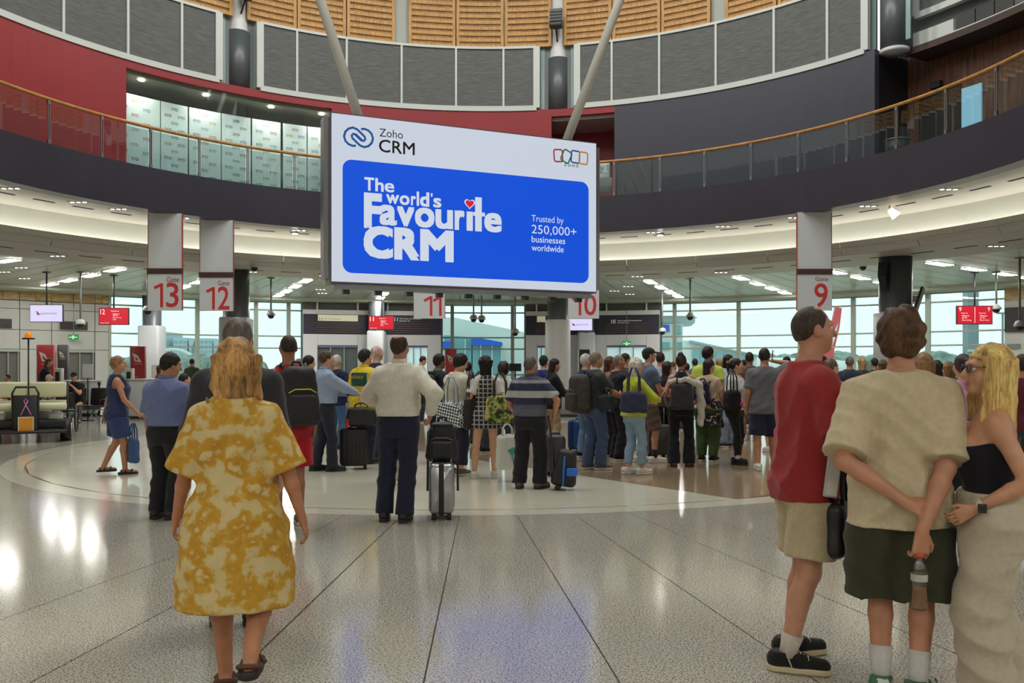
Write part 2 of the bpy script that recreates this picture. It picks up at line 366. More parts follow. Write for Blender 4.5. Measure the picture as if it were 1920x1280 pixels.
def portal(n, x0, x1, doors, sign, joints):
    r = RF-.9; W = struct('wall_gate_%d' % n, arc(rect(r+.35, r+1.2, 0, 4.8), ang(x0, r), ang(x1, r), 2), mat('portal_core', (60,62,62), .7))
    def band(z0, z1, m, nm, xa=x0, xb=x1, dr=0.): return arc(rect(r-dr, r+.36, z0, z1), ang(xa, r), ang(xb, r), 1.5).build(nm, m, W)
    band(4.42, 4.8, mat('portal_top', (84,86,80), .6), 'clerestory_panel', dr=-.2)
    for x in joints: arc(rect(r-.01, r+.3, 4.42, 4.8), ang(x, r)-.08, ang(x, r)+.08, 1).build('strut', GPL, W)
    band(4.2, 4.42, GPL, 'cornice', dr=.02); band(3.21, 4.2, NVY, 'sign_band')
    cuts = sorted([x0]+[x for d in doors for x in d[:2]]+[x1])
    for i in range(len(cuts)-1):
        isdoor = any(abs(d[0]-cuts[i]) < .5 for d in doors)
        if not isdoor: band(0, 3.2, GPL, 'wall_panel', cuts[i]+.15, cuts[i+1]-.15)
        else: band(2.66, 3.2, GPL, 'door_header', cuts[i]+.15, cuts[i+1]-.15)
    for (xa, xb, lit) in doors:
        D = arc(rect(r+.2, r+.3, 0, 2.64), ang(xa, r), ang(xb, r), 1).build('door_opening', mat('door_lit' if lit else 'door_dim', (190,215,215) if lit else (86,98,98), .3, emit=(190,225,228) if lit else None, estr=.45), W)
        for k in range(4):
            q = ang(xa+(xb-xa)*k/3, r); arc(rect(r+.08, r+.2, 0, 2.64), q-.05, q+.05, 1).build('door_stile', MUL, D)
        arc(rect(r+.06, r+.24, 2.55, 2.66), ang(xa, r), ang(xb, r), 1).build('door_head', mat('purple_head', (120,112,150), .4), D)
    return W, r, band
SLAT = mat('portal_slat', (74,62,62), .5)
def grille(W, r, xa, xb):
    for k in range(5): arc(rect(r-.05, r+.02, 3.28+k*.105, 3.34+k*.105), ang(xa, r), ang(xb, r), 1.5).build('slat', SLAT, W)
W, r, band = portal(11, 569, 827, [(595,671,0), (762,802,1)], '11', [595, 671, 727, 800])
grille(W, r, 592, 675); grille(W, r, 725, 806)
lb = arc(rect(r-.08, r, 3.86, 4.17), ang(596, r), ang(671, r), 1.5).build('light_box', mat('light_box', (186,184,160), .5, emit=(200,196,160), estr=.35), W)
mb = MB(); text_on_arc(mb, '11', 599, 604, 595, 602, r-.085); text_on_arc(mb, 'Priority boarding lane', 608, 640, 596.5, 599, r-.085); mb.build('lettering', mat('dark_print', (50,50,46)), lb)
mb = MB(); text_on_arc(mb, '11', 740, 746, 595, 602, r-.01); text_on_arc(mb, 'Gate lounge and boarding lanes', 749, 790, 596, 599, r-.01); text_on_arc(mb, 'passengers only', 749, 769, 600, 603, r-.01); mb.build('lettering', SIGNW, W)
W, r, band = portal(10, 986, 1236, [(1007,1030,1), (1137,1212,1)], '10', [1006, 1137, 1212])
grille(W, r, 1003, 1060); grille(W, r, 1135, 1216)
lb = arc(rect(r-.08, r, 3.86, 4.17), ang(1007, r), ang(1023, r), 1.5).build('light_box', MATS['light_box'], W)
mb = MB(); text_on_arc(mb, '10', 1009, 1016, 602, 608, r-.085); mb.build('lettering', MATS['dark_print'], lb)
mb = MB(); text_on_arc(mb, '10', 1146, 1154, 599, 606, r-.01); text_on_arc(mb, 'Gate lounge and boarding lanes', 1158, 1203, 599.5, 602.5, r-.01); text_on_arc(mb, 'passengers only', 1158, 1180, 603.5, 606, r-.01); mb.build('lettering', SIGNW, W)
# ---------- left wall with the doors of gate 12
rl = RF-.1
WL = struct('wall_left', arc(rect(rl+.08, rl+.5, 0, 4.85), -100, ang(205, rl), 2), JNT, None, 'grey panelled wall at the far left')
xs = [-260, -120, -25, 37, 97, 178, 204.5]; zs = [0, 2.32, 3.15, 4.05, 4.4]
for i in range(len(xs)-1):
    for j in range(len(zs)-1):
        if i in (2, 4) and j == 0: continue
        arc(rect(rl, rl+.1, zs[j]+.012, zs[j+1]-.012), ang(xs[i], rl)+.03, ang(xs[i+1], rl)-.03, 1.5).build('wall_panel', GP, WL)
    for k in range(2):
        xa = xs[i]+(xs[i+1]-xs[i])*k/2; xb = xs[i]+(xs[i+1]-xs[i])*(k+1)/2
        arc(rect(rl+.02, rl+.1, 4.43, 4.84), ang(xa, rl)+.02, ang(xb, rl)-.02, 1.5).build('timber_panel', mat('oak_band', (176,148,100), .45, noise=.2, nscale=3, stretch=(1,1,5)), WL)
for (xa, xb) in ((-25,37),(97,178)):
    D = arc(rect(rl+.1, rl+.14, 0, 2.3), ang(xa, rl), ang(xb, rl), 1.5).build('door_glazing', mat('door_teal_glow', (120,150,150), .2, emit=(150,188,186), estr=.5), WL)  # emission brightens the door glazing, no lamp stands behind it
    for k in range(4):
        q = ang(xa+(xb-xa)*(.03+.31*k), rl); arc(rect(rl, rl+.1, 0, 2.22), q-.04, q+.04, 1).build('door_stile', MUL, D)
    arc(rect(rl-.03, rl+.1, 2.2, 2.32), ang(xa, rl), ang(xb, rl), 1.5).build('door_head', MUL, D)
for (xa, xb, ya, yb) in ((-8,21,597,614),(112,163,602,617)):
    Y = pol(rl, ang(xa, rl)).y; arc(rect(rl-.1, rl, zat(yb, Y), zat(ya, Y)), ang(xa, rl), ang(xb, rl), 1.5).build('sign_box', mat('black_sign', (38,34,34), .4), WL)
# right end wall beyond the glazing
WR = struct('wall_right', arc(rect(RF-.3, RF+.3, 0, 4.85), ang(1888, RF), 100, 2), GP, None, 'pale wall at the far right edge')
arc(rect(RF-.36, RF-.3, 4.3, 4.8), ang(1889, RF), ang(1935, RF), 1).build('timber_panel', MATS['oak_band'], WR)
arc(rect(RF-.42, RF-.3, 3.0, 4.0), ang(1890, RF), ang(1990, RF), 1).build('sign_box', MATS['black_sign'], WR)
arc(rect(RF-.36, RF-.3, 2.3, 2.5), ang(1894, RF), ang(1918, RF), 1).build('notice', mat('notice_grey', (110,116,112), .5), WR)
# ================================================================== OUTSIDE
def outside():
    ap = MB().box((0, 750, -4.6), (3000, 1400, .2)); struct('floor_apron', ap, mat('apron', (188,190,182), .8, noise=.08, nscale=.02))
    HAZE = mat('far_block', (178,196,204), .8); HAZE2 = mat('far_block_dark', (150,172,184), .8)  # distance haze is painted into both tower colours
    def block(x0, x1, ytop, Y, label, n=3, depth=30):
        p, q = gp(x0, Y), gp(x1, Y); zt = zat(ytop, Y); wd = q.x-p.x
        e = empty('tower_block', ((p.x+q.x)/2, Y+depth/2, -4.5), 0, label, 'building', 'far towers on the skyline')
        MB().box((0,0,(zt+4.5)/2), (wd, depth, zt+4.5)).build('walls', HAZE, e)
        nf = max(2, int((zt-2)/3.2))
        for k in range(n):
            mb = MB()
            for f in range(nf): mb.box((-wd/2+wd*(k+.5)/n, -depth/2-.1, 8+f*3.2), (wd/n*.66, .3, 1.9))
            mb.build('window', HAZE2, e)
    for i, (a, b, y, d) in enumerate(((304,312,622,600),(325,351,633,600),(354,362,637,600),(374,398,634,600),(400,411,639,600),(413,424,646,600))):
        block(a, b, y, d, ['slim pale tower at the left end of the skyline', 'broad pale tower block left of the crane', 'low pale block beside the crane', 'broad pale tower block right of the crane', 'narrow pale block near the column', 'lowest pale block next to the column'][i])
    b = gp(362, 560); e = empty('construction_crane', (b.x, 560, -4.5), 0, 'thin construction crane with raised jib on the skyline', 'crane')
    m = mat('crane_grey', (120,130,134), .7); p2 = gp(374, 560)
    MB().tube([(0,0,0),(0,0,zat(650,560)+4.5)], .8).build('mast', m, e); MB().tube([(0,0,zat(650,560)+4.5),(p2.x-b.x,0,zat(620,560)+4.5)], .5).build('jib', m, e)
    # arched bridge
    p, q = gp(228, 380), gp(420, 380); e = empty('arch_bridge', ((p.x+q.x)/2, 380, -4.5), 0, 'white arched bridge beyond the left window', 'bridge'); hw = (q.x-p.x)/2
    wm = mat('bridge_white', (214,222,222), .6)
    pts = [(-hw*.55+hw*1.1*k/20, 0, 8.2+6.0*(1-((k-10)/10)**2)) for k in range(21)]; MB().tube(pts, .7, 8).build('arch', wm, e)
    MB().box((0,0,8), (hw*2, 4, 1.2)).build('deck', wm, e)
    for k in range(1, 20): MB().tube([pts[k], (pts[k][0], 0, 8)], .18, 6).build('hanger', wm, e)
    for k in (-.55, .55, -.95, .95): MB().box((hw*k, 0, 4), (2, 3, 8)).build('pier', wm, e)
    # neighbouring pier seen between the portals: white sloping roofs with blue panels
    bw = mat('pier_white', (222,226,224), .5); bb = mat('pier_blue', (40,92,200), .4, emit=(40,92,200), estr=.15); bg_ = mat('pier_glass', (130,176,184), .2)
    Y = 70; e = empty('airport_pier', (gp(905, Y).x, Y, -4.5), 0, 'white and teal pier building with blue panels between the portals', 'building')
    def P(x, y, dy=0): v = gp(x, Y); return (v.x-gp(905, Y).x, dy, zat(y, Y)+4.5)
    def wedge(mb, pts, d0, d1):
        n = len(pts); a = [(p[0], d0, p[2]) for p in pts]; c = [(p[0], d1, p[2]) for p in pts]
        return mb.add(a+c, [tuple(range(n-1,-1,-1))[::-1], tuple(range(n,2*n))[::-1]]+[(i, n+i, n+(i+1)%n, (i+1)%n) for i in range(n)])
    wedge(MB(), [P(800,588), P(848,590), P(1000,622), P(1000,760), P(800,760)], 4, 12).build('roof', bw, e)
    wedge(MB(), [P(832,628), P(884,632), P(884,760), P(832,760)], 0, 3.5).build('glazed_wall', bg_, e)
    wedge(MB(), [P(886,634), P(942,643), P(942,760), P(886,760)], 0, 3.5).build('glazed_wall', bg_, e)
    wedge(MB(), [P(884,633), P(901,634), P(942,642), P(942,648), P(884,646)], -.6, -.1).build('blue_panel', bb, e)
    wedge(MB(), [P(828,640), P(846,640), P(846,652), P(828,652)], -.6, -.1).build('blue_panel', bb, e)
    for x in (832, 850, 872, 901, 922, 940): wedge(MB(), [P(x,636), P(x+1.4,636), P(x+1.4,760), P(x,760)], -.4, -.1).build('fin', bw, e)
    # round control building on the right
    Y = 62; e = empty('apron_control_tower', (gp(1280, Y).x, Y, -4.5), 0, 'pale building with round overhanging top beside gate ten', 'building'); c0 = gp(1280, Y).x
    zz = lambda y: zat(y, Y)+4.5
    mb = MB(); R1 = (1322-1250)/F*Y/1.0; mb.lathe([(0,zz(606)),(R1*.9,zz(606)),(R1,zz(600)),(R1,zz(592)),(R1*1.06,zz(590)),(0,zz(588))], 40, (gp(1252, Y).x-c0, 4, 0)); mb.build('round_deck', mat('deck_pale', (196,210,214), .5), e)
    mb = MB(); xa, xb = gp(1215, Y).x-c0, gp(1288, Y).x-c0; mb.box(((xa+xb)/2, 4, zz(605)/2), (xb-xa, 5, zz(605))); mb.build('walls', bw, e)
    for (x0, x1, y0, y1, m) in ((1244,1262,607,620,bb),(1272,1284,607,625,bg_),(1246,1262,640,655,bg_),(1270,1286,640,655,bg_)):
        u, v = gp(x0, Y).x-c0, gp(x1, Y).x-c0; MB().box(((u+v)/2, 1.45, (zz(y0)+zz(y1))/2), (v-u, .12, zz(y0)-zz(y1))).build('window', m, e)
    # long low terminal wing with a sloping roof
    Y = 85; e = empty('terminal_wing', (gp(1370, Y).x, Y, -4.5), 0, 'long low white wing with sloping roof behind the crowd', 'building'); c0 = gp(1370, Y).x
    def P(x, y): return (gp(x, Y).x-c0, 0, zat(y, Y)+4.5)
    wedge(MB(), [P(1290,637), P(1305,637), P(1430,664), P(1430,760), P(1290,760)], 2, 14).build('walls', bw, e)
    wedge(MB(), [P(1300,637), P(1303,637), P(1432,665), P(1432,668), P(1300,641)], 1.5, 14.5).build('roof_edge', mat('wing_edge', (160,176,180), .5), e)
    for k in range(8): x = 1306+k*15; wedge(MB(), [P(x,650+k*2.6), P(x+11,652+k*2.6), P(x+11,690), P(x,690)], 1.8, 2).build('window', bg_, e)
    # aircraft tail
    Y = 120; e = empty('aircraft_tail', (gp(1560, Y).x, Y, -4.5), 0, 'tall red aircraft tail fin with pale emblem outside the window', 'aircraft'); c0 = gp(1560, Y).x
    rm = mat('tail_red', (214,74,80), .4)
    wedge(MB(), [P2 for P2 in [(gp(x, Y).x-c0, 0, zat(y, Y)+4.5) for x, y in ((1545,680),(1541,668),(1556,622),(1566,575),(1577,578),(1573,612),(1562,660),(1562,690),(1545,690))]], -.3, .3).build('fin', rm, e)
    wedge(MB(), [(gp(x, Y).x-c0, 0, zat(y, Y)+4.5) for x, y in ((1556,640),(1563,620),(1570,606),(1564,634),(1558,650))], -.36, -.3).build('emblem', bw, e)
    mb = MB(); mb.tube([(-16,0,zat(694,Y)+4.5),(-2,0,zat(692,Y)+4.5),(4,0,zat(686,Y)+4.5)], [1.9,1.5,.5], 16); mb.build('fuselage', bw, e)
    # pale blue mast and lamp posts
    p = gp(1820, 50); e = empty('glazed_lift_shaft', (p.x, 50, -4.5), 0, 'grey blue glazed shaft outside behind the red gate nine display', 'shaft'); MB().box((0,0,6), (.62,.6,12)).build('shaft', mat('shaft_blue', (140,160,170), .3), e)
    for k in range(6): MB().box((0,-.32,1+k*2.), (.66,.06,.12)).build('band', bw, e)
    p = gp(1880, 90); e = empty('apron_lamp', (p.x, 90, -4.5), 0, 'thin apron lamp post with a double head by the right wall', 'lamp post'); MB().tube([(0,0,0),(0,0,zat(588,90)+4.5)], .1).build('post', MATS['crane_grey'], e); MB().box((0,0,zat(587,90)+4.5), (1.1,.3,.16)).build('lamp_head', MATS['crane_grey'], e)
    # wooded ridge
    rng = random.Random(3)
    def ridge(name, x0, x1, y, Y, label):
        e = empty(name, (gp((x0+x1)/2, Y).x, Y, -4.5), 0, label, 'trees', kind='stuff'); c0 = gp((x0+x1)/2, Y).x; mb = MB(); n = int((x1-x0)/3.2)
        for i in range(n):
            x = gp(x0+(x1-x0)*i/n, Y).x-c0; zt = zat(y+rng.uniform(-5,6)+4*math.sin(i*.23), Y)+4.5; r_ = zt*rng.uniform(.5,.62)
            mb.lathe([(0,0),(r_*.8,zt*.2),(r_,zt*.5),(r_*.75,zt*.8),(r_*.3,zt*.96),(0,zt)], 8, (x, rng.uniform(0,20), 0))
        o = mb.build('foliage', mat('far_trees_hazed', (132,150,142), .9, noise=.3, nscale=.2), e); o['kind'] = 'stuff'  # foliage colour lightened to stand for aerial haze
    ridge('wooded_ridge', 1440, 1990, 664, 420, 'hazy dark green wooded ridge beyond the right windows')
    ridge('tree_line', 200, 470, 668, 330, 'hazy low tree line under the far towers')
    # ridge filler ground
outside()
# ================================================================== FITTINGS
# ---------- lights
LED = mat('led', (255,255,250), .4, emit=(255,252,244), estr=LED_W); WARM = mat('warm_led', (255,240,215), .4, emit=(255,236,205), estr=18.)
BEZ = mat('lamp_bezel', (150,152,146), .4)
rows = {-54.5:'far left row', -44:'row left of gate thirteen', -33.4:'row between gates thirteen and twelve', -23:'row right of gate twelve', -12.5:'row over gate eleven', 19.3:'row right of gate ten', 30:'middle row on the right', 40.7:'row beside gate nine', 51.4:'far right row'}
near_rows = [118, 135, 150, 165, 180, 195, 210, 225, 242]
pos_w = ['nearest', 'second nearest', 'third nearest', 'farthest']
def led_panel(r, a, label, group):
    e = empty('ceiling_light', pol(r, a, 4.93), -math.radians(a), label, 'ceiling light', group)
    MB().box((0,0,-.008), (.44,1.3,.014)).build('frame', BEZ, e); MB().box((0,0,-.019), (.36,1.2,.012)).build('diffuser', LED, e)
for q, nm in rows.items():
    for k, r in enumerate((18.9, 21.4, 23.9, 26.2)):
        if q == -12.5 and k == 0: continue
        led_panel(r, q, '%s flat white ceiling light in the %s' % (pos_w[k], nm), 'flat ceiling lights')
for q in near_rows:
    for r in (18.2, 22.0, 26.0): led_panel(r, q, 'flat white ceiling light behind the photographer', 'ceiling lights out of view')
e = empty('cove_light', (0,0,0), 0, 'hidden warm white light strip in the curved ceiling cove', 'cove light')
arc(rect(13.72, 13.80, 4.995, 5.02), -180, 180, 5).build('strip', mat('cove_strip', (255,250,236), .4, emit=(255,251,243), estr=COVE_W), e)
# unseen high-bay lamps added under the roof to light the atrium
for k in range(16):
    q = k*22.5+6; p = pol(7.6, q, 17.35); e = empty('added_high_bay_lamp', p, 0, 'added unseen round high bay lamp under the atrium roof', 'lamp', 'added high bay lamps out of view')
    mb = MB(); mb.lathe([(0,.45),(.14,.42),(.3,.1),(.34,0),(.31,0),(.1,.35),(0,.36)], 20); mb.build('housing', mat('lamp_black', (40,40,42), .4), e)
    ld = bpy.data.lights.new('bulb', 'AREA'); ld.shape = 'DISK'; ld.size = .5; ld.energy = HIGHBAY_W; ld.color = (1.0, .965, .9); lo = bpy.data.objects.new('bulb', ld); COL.objects.link(lo); lo.parent = e; lo.location = (0,0,-.02); lo.rotation_euler = (0,0,0)
# small spot lamps on the cove soffit
def soffit_spot(x, label, big=False):
    p = pol(12.3, ang(x, 12.3), 5.8); e = empty('soffit_spotlight', p, 0, label, 'spotlight')
    MB().lathe([(0,0),(.12,0),(.12,-.05),(.1,-.06),(0,-.06)], 18).build('housing', BEZ, e); MB().lathe([(0,-.062),(.085,-.062),(.085,-.07),(0,-.07)], 16).build('lens', mat('spot_lens', (255,250,240), emit=(255,248,235), estr=60. if big else 14.), e)
soffit_spot(553, 'brilliant spotlight under the mezzanine left of the billboard', True); soffit_spot(1238, 'small lit spotlight under the mezzanine right of the billboard')
p = pol(12.4, ang(1668, 12.4), 5.8); e = empty('soffit_spotlight', p, 0, 'tilted conical spotlight under the mezzanine above the dark column', 'spotlight')
MB().tube([(0,0,0),(0,0,-.06),(.06,-.04,-.16)], .02).build('stem', BEZ, e); MB().tube([(.0,0,-.1),(.16,-.05,-.3)], [.07,.13], 16).build('housing', mat('spot_lit', (240,225,200), .5, emit=(255,235,205), estr=1.6), e)
dl = 0
names = ['first','second','third','fourth','fifth','sixth','seventh','eighth','ninth','tenth']
for (lst, r, z, grp) in (((20,147,222,340,560,1225,1355,1492,1627,1779), 11.95, 5.8, 'in the upper curved soffit'), ((108,470,610,1195,1352,1868), 15.3, 4.79, 'in the lower curved soffit'), ((118,50,40,165,640,625,612,1142,1160,1178), 20.5, 4.93, 'in the hall ceiling')):
    for k, x in enumerate(sorted(lst)):
        p = pol(r+(0 if grp != 'in the hall ceiling' else (k % 3)*1.9), ang(x, r), z); e = empty('downlight_trio', p, 0, '%s trio of tiny downlights from the left %s' % (names[k], grp), 'downlight', 'recessed downlights')
        MB().box((0,0,-.006), (.52,.16,.012)).build('plate', BEZ, e)
        for j in (-1,0,1): MB().lathe([(0,-.013),(.05,-.013),(.05,-.018),(0,-.018)], 10, (j*.16,0,0)).build('lens', mat('down_lens', (255,250,240), emit=(255,246,232), estr=4.), e)
for k, x in enumerate((265, 386, 508, 603)):
    p = pol(13.45, ang(x, 13.45), 9.97); e = empty('lounge_downlight', p, 0, '%s warm downlight from the left in the glazed lounge ceiling' % names[k], 'downlight', 'lounge downlights')
    MB().lathe([(0,0),(.09,0),(.09,-.02),(0,-.02)], 16).build('lens', WARM, e)
    ld = bpy.data.lights.new('bulb', 'AREA'); ld.shape = 'DISK'; ld.size = .16; ld.energy = 17; ld.color = (1,.95,.86); lo = bpy.data.objects.new('bulb', ld); COL.objects.link(lo); lo.parent = e; lo.location = (0,0,-.03)
# ---------- balustrade
RAILM = mat('rail_timber', (180,128,66), .4, noise=.15, nscale=5); STEEL = mat('steel', (150,152,156), .3, .8); BG = glass('balustrade_glass', (232,238,238), .05)
px = [-110, -10, 90, 190, 282, 373, 464, 552, 640, 728, 814, 900, 985, 1070, 1152, 1238, 1322, 1409, 1498, 1589, 1682, 1775, 1870, 1968]
bal = empty('balustrade', (0,0,0), 0, 'curved glass balustrade with timber handrail round the mezzanine', 'balustrade')
a0, a1 = ang(px[0], 11.4), ang(px[-1], 11.4)
n = 90; MB().tube([pol(11.38, a0+(a1-a0)*k/n, 8.03) for k in range(n+1)], .045, 10).build('handrail', RAILM, bal)
for i, x in enumerate(px):
    q = ang(x, 11.4); P = MB(); g = math.degrees(.035/11.4)
    arc(rect(11.36, 11.40, 6.93, 8.0), q-g, q-g*.35, 1, mb=P); arc(rect(11.36, 11.40, 6.93, 8.0), q+g*.35, q+g, 1, mb=P); arc(rect(11.35, 11.41, 6.93, 7.05), q-g, q+g, 1, mb=P); arc(rect(11.35, 11.41, 7.9, 8.0), q-g, q+g, 1, mb=P); P.build('post', STEEL, bal)
    if i < len(px)-1:
        q2 = ang(px[i+1], 11.4); arc(rect(11.39, 11.402, 6.93, 7.94), q+.35, q2-.35, 1.2).build('glass_pane', BG, bal)
# ---------- SYD backdrop panels in the lounge
SYDC = [mat('syd_%d' % i, c, .6) for i, c in enumerate(((84,92,100),(190,150,50),(70,140,110),(176,84,76),(60,100,150),(96,150,156)))]
BK = mat('backdrop', (222,230,232), .5)
rb = 13.75
for bi, (xa, xb) in enumerate(((214,300),(302,352),(355,414),(416,470),(473,526),(531,575),(577,632))):
    q0, q1 = ang(xa, rb), ang(xb, rb); zt = 9.58
    e = empty('backdrop_panel', pol(rb, (q0+q1)/2, 6.93), 0, '%s pale backdrop panel from the left with repeated small lettering' % names[bi], 'backdrop', 'lounge backdrop panels')
    off = pol(rb, (q0+q1)/2, 6.93)
    def sub(mb): mb.v = [(v[0]-off.x, v[1]-off.y, v[2]-off.z) for v in mb.v]; return mb
    sub(arc(rect(rb, rb+.05, 6.93, zt), q0, q1, 1.2)).build('board', BK, e)
    mb = MB(); wdeg = math.degrees(.22/rb); nx = max(2, int((q1-q0)/(wdeg*2.1)))
    for iy in range(12):
        for ix in range(nx):
            q = q0+(q1-q0)*(ix+.25+.5*(iy % 2))/nx
            if q+wdeg > q1: continue
            p, r_ = pol(rb-.006, q), pol(rb-.006, q+wdeg); z = 7.0+iy*.215; text_into(mb, 'SYD', ((p.x, p.y, z), (r_.x-p.x, r_.y-p.y, 0), (0,0,.085)), (ix*3+iy*5+bi) % 6, .01)
    sub(mb).build('lettering', SYDC, e)
# ---------- columns
CDK = mat('column_grey', (92,98,102), .38, .2); CWH = mat('column_white', (214,216,216), .4); CPL = mat('column_panel', (188,192,196), .4)
def column(x, r, dia, z1, z2, label, clad=None, round_clad=False, zc=2.9, basez=None):
    p = pol(r, ang(x, r)); e = empty('column', p, 0, label, 'column')
    MB().lathe([(0,z1),(dia/2,z1),(dia/2,z2),(0,z2)], 40).build('shaft', CDK, e)
    if clad:
        if round_clad: MB().lathe([(clad/2-.02,.75),(clad/2,.78),(clad/2,zc-.03),(clad/2-.02,zc),(0,zc)], 40).build('cladding', CWH, e)
        else: MB().rbox((0,0,zc/2), (clad,clad,zc), .1).build('cladding', CPL, e)
    return e
column(443, 15.2, .86, 0, 4.79, 'dark round column with pale casing behind gate twelve banner', .93, zc=zat(595, 29.3))
column(1046, 15.2, .76, 0, 4.79, 'round column with white sleeve under the billboard right corner', .92, True, zc=zat(600, 31.9))
c9 = column(1679, 15.2, .93, 0, 4.79, 'dark round column with speaker and monitor right of gate nine', .98, zc=zat(585, 26))
column(285, 27.9, .82, 0, 4.8, 'grey column with pale casing behind gate thirteen banner', .95, zc=zat(612, 40.5))
column(706, 27.2, .8, 0, 4.8, 'slim column with pale green casing in front of gate eleven portal', .86, zc=zat(620, 43))
column(1099, 27.4, .8, 0, 4.8, 'slim column with pale casing in front of gate ten portal', .84, zc=zat(622, 43))
for x, nm in ((446,'left'), (1047,'middle'), (1677,'right')):
    r = 13.45; q = ang(x, r); p = pol(r, q); e = empty('column', (p.x, p.y, 6.93), 0, 'dark round upper column, %s of the three between the clerestory screens' % nm, 'column', 'upper columns')
    MB().lathe([(0,3.3),(.37,3.3),(.37,5.2),(0,5.2)], 36).build('shaft', CDK, e); MB().lathe([(.33,5.2),(.3,5.35),(.3,9),(0,9)], 36).build('neck', CWH, e); MB().lathe([(.0,3.24),(.39,3.26),(.39,3.36),(0,3.36)], 36).build('collar', CWH, e)
    for sx in (-1,1): arc(rect(13.28, 13.31, 10.4, 12.5), q+sx*1.95, q+sx*2.55, 1).build('glass_strip', mat('strip_teal', (150,176,176), .15), cl)
    # floodlight on the column
    e2 = empty('floodlight', pol(12.75, q, 13.0), -math.radians(q), 'dark floodlight bracketed to the %s upper column' % nm, 'floodlight', 'column floodlights')
    MB().tube([(0,.4,-.35),(0,.1,-.1),(0,0,0)], .03).build('bracket', MATS['lamp_black'], e2); mb = MB(); mb.rbox((0,0,.05), (.42,.3,.16), .03); mb.build('housing', MATS['lamp_black'], e2)
    mb = MB(); mb.box((0,.05,.36), (.42,.16,.5)); mb.build('reflector', mat('flood_grey', (92,94,96), .5), e2)
    for k in range(4): MB().box((0,-.04,.2+k*.1), (.4,.03,.03)).build('fin', MATS['lamp_black'], e2)
e2 = empty('column_speaker', pol(14.75, ang(1660, 14.75), 4.2), -math.radians(ang(1660, 15.2)), 'black curved loudspeaker fixed high on the dark column', 'speaker')
mb = MB(); mb.add([(-.14,-.14,.42),(.14,-.14,.42),(.18,.12,.42),(-.18,.12,.42),(-.12,-.22,0),(.12,-.22,0),(.18,.12,0),(-.18,.12,0),(-.1,-.06,-.42),(.1,-.06,-.42),(.18,.12,-.42),(-.18,.12,-.42)], [(0,1,2,3),(4,5,1,0),(5,6,2,1),(6,7,3,2),(7,4,0,3),(8,9,5,4),(9,10,6,5),(10,11,7,6),(11,8,4,7),(11,10,9,8)]); mb.build('cabinet', MATS['black_box'], e2)
p = gp(1724, 25.9, zat(560, 25.9)); e2 = empty('tilted_monitor', p, math.radians(62), 'dark monitor seen edge on at the right of the dark column', 'monitor'); M = Matrix.Rotation(math.radians(18), 4, 'X')
mb = MB(); mb.box((0,0,0), (1.1,.07,.66), M=M); mb.build('screen', MATS['black_box'], e2); mb = MB(); mb.box((0,.12,0), (.2,.2,.2)); mb.build('bracket', STEEL, e2)
# ---------- gate banners
GRED = mat('gate_red', (206,50,52), .5); BAN = mat('banner_white', (208,212,216), .45); GRL = mat('banner_grille', (70,44,38), .5); EDG = mat('banner_edge', (176,64,52), .5)
def banner(x0, x1, ytop, ybot, num, ygr, yn, label, Y=None, zr=11.55):
    xc = (x0+x1)/2; q = ang(xc, zr); p = pol(zr, q); Y = p.y; z0 = zat(ybot, Y); z1 = 5.79; zg = zat(ygr, Y); wd = (x1-x0)*Y/F
    e = empty('gate_sign', (p.x, p.y, z0), 0, label, 'sign', 'hanging gate banners')
    MB().box((0,.03,(zg+.08-z0+z1-z0)/2), (wd,.05,z1-zg-.08)).build('upper_panel', BAN, e)
    lp = MB().box((0,0,(zg-.06-z0)/2), (wd,.07,zg-.06-z0)).build('number_panel', BAN, e)
    MB().box((0,0,zg-z0+.01), (wd+.04,.11,.15)).build('grille_bar', GRL, e)
    for s in (-1,1): MB().box((s*(wd/2+.006),.03,(z1-z0)/2), (.014,.075,z1-z0)).build('edge_trim', EDG, e)
    yt = (597-ybot)
    def T(txt, xa, xb, ya, yb, m, bold, nm):
        mb = MB(); text_into(mb, txt, (((xa-xc)*Y/F, -.04, zat(yb, Y)-z0), ((xb-xa)*Y/F,0,0), (0,0,(yb-ya)*Y/F)), 0, bold); mb.build(nm, m, lp)
    g, nx = yn
    T('Gate', g[0], g[1], g[2], g[3], mat('gate_word', (150,60,60)), .0, 'gate_word'); wn = (nx[1]-nx[0])
    def one(xa, xb):
        K = Y/F; P = [((xa-xc)*K, zat(nx[2]+9, Y)-z0), ((xb-xc)*K-.055, zat(nx[2], Y)-z0-.05), ((xb-xc)*K-.055, zat(nx[3], Y)-z0)]; mb = MB()
        for (p_, q_, dp) in ((P[0], P[1], -.0405), (P[1], P[2], -.041)): p_, q_ = Vector(p_), Vector(q_); t_ = (q_-p_).normalized(); n_ = Vector((-t_.y, t_.x))*.04; p_ = p_-t_*.03; mb.add([(v.x, dp, v.y) for v in (p_+n_, q_+n_, q_-n_, p_-n_)], [(0,1,2,3)])
        mb.build('gate_digit', GRED, lp)
    if num == '11': one(nx[0], nx[0]+wn*.46); one(nx[1]-wn*.46, nx[1])
    elif len(num) == 2: one(nx[0], nx[0]+wn*.36); T(num[1], nx[0]+wn*.47, nx[1], nx[2], nx[3], GRED, .008, 'gate_digit')
    else: T(num, nx[0], nx[1], nx[2], nx[3], GRED, .008, 'gate_digit')
banner(278, 341, 393, 582, '13', 509, ((313,337,519,529), (292,336,530,576)), 'leftmost hanging white gate banner, numbered thirteen')
banner(375, 437, 407, 583, '12', 516, ((409,431,526,535), (390,431,537,580)), 'second hanging white gate banner from the left, numbered twelve')
banner(776, 834, 430, 597, '11', 538, ((808,829,543,551), (797,829,554,592)), 'white gate banner numbered eleven peeping out under the billboard')
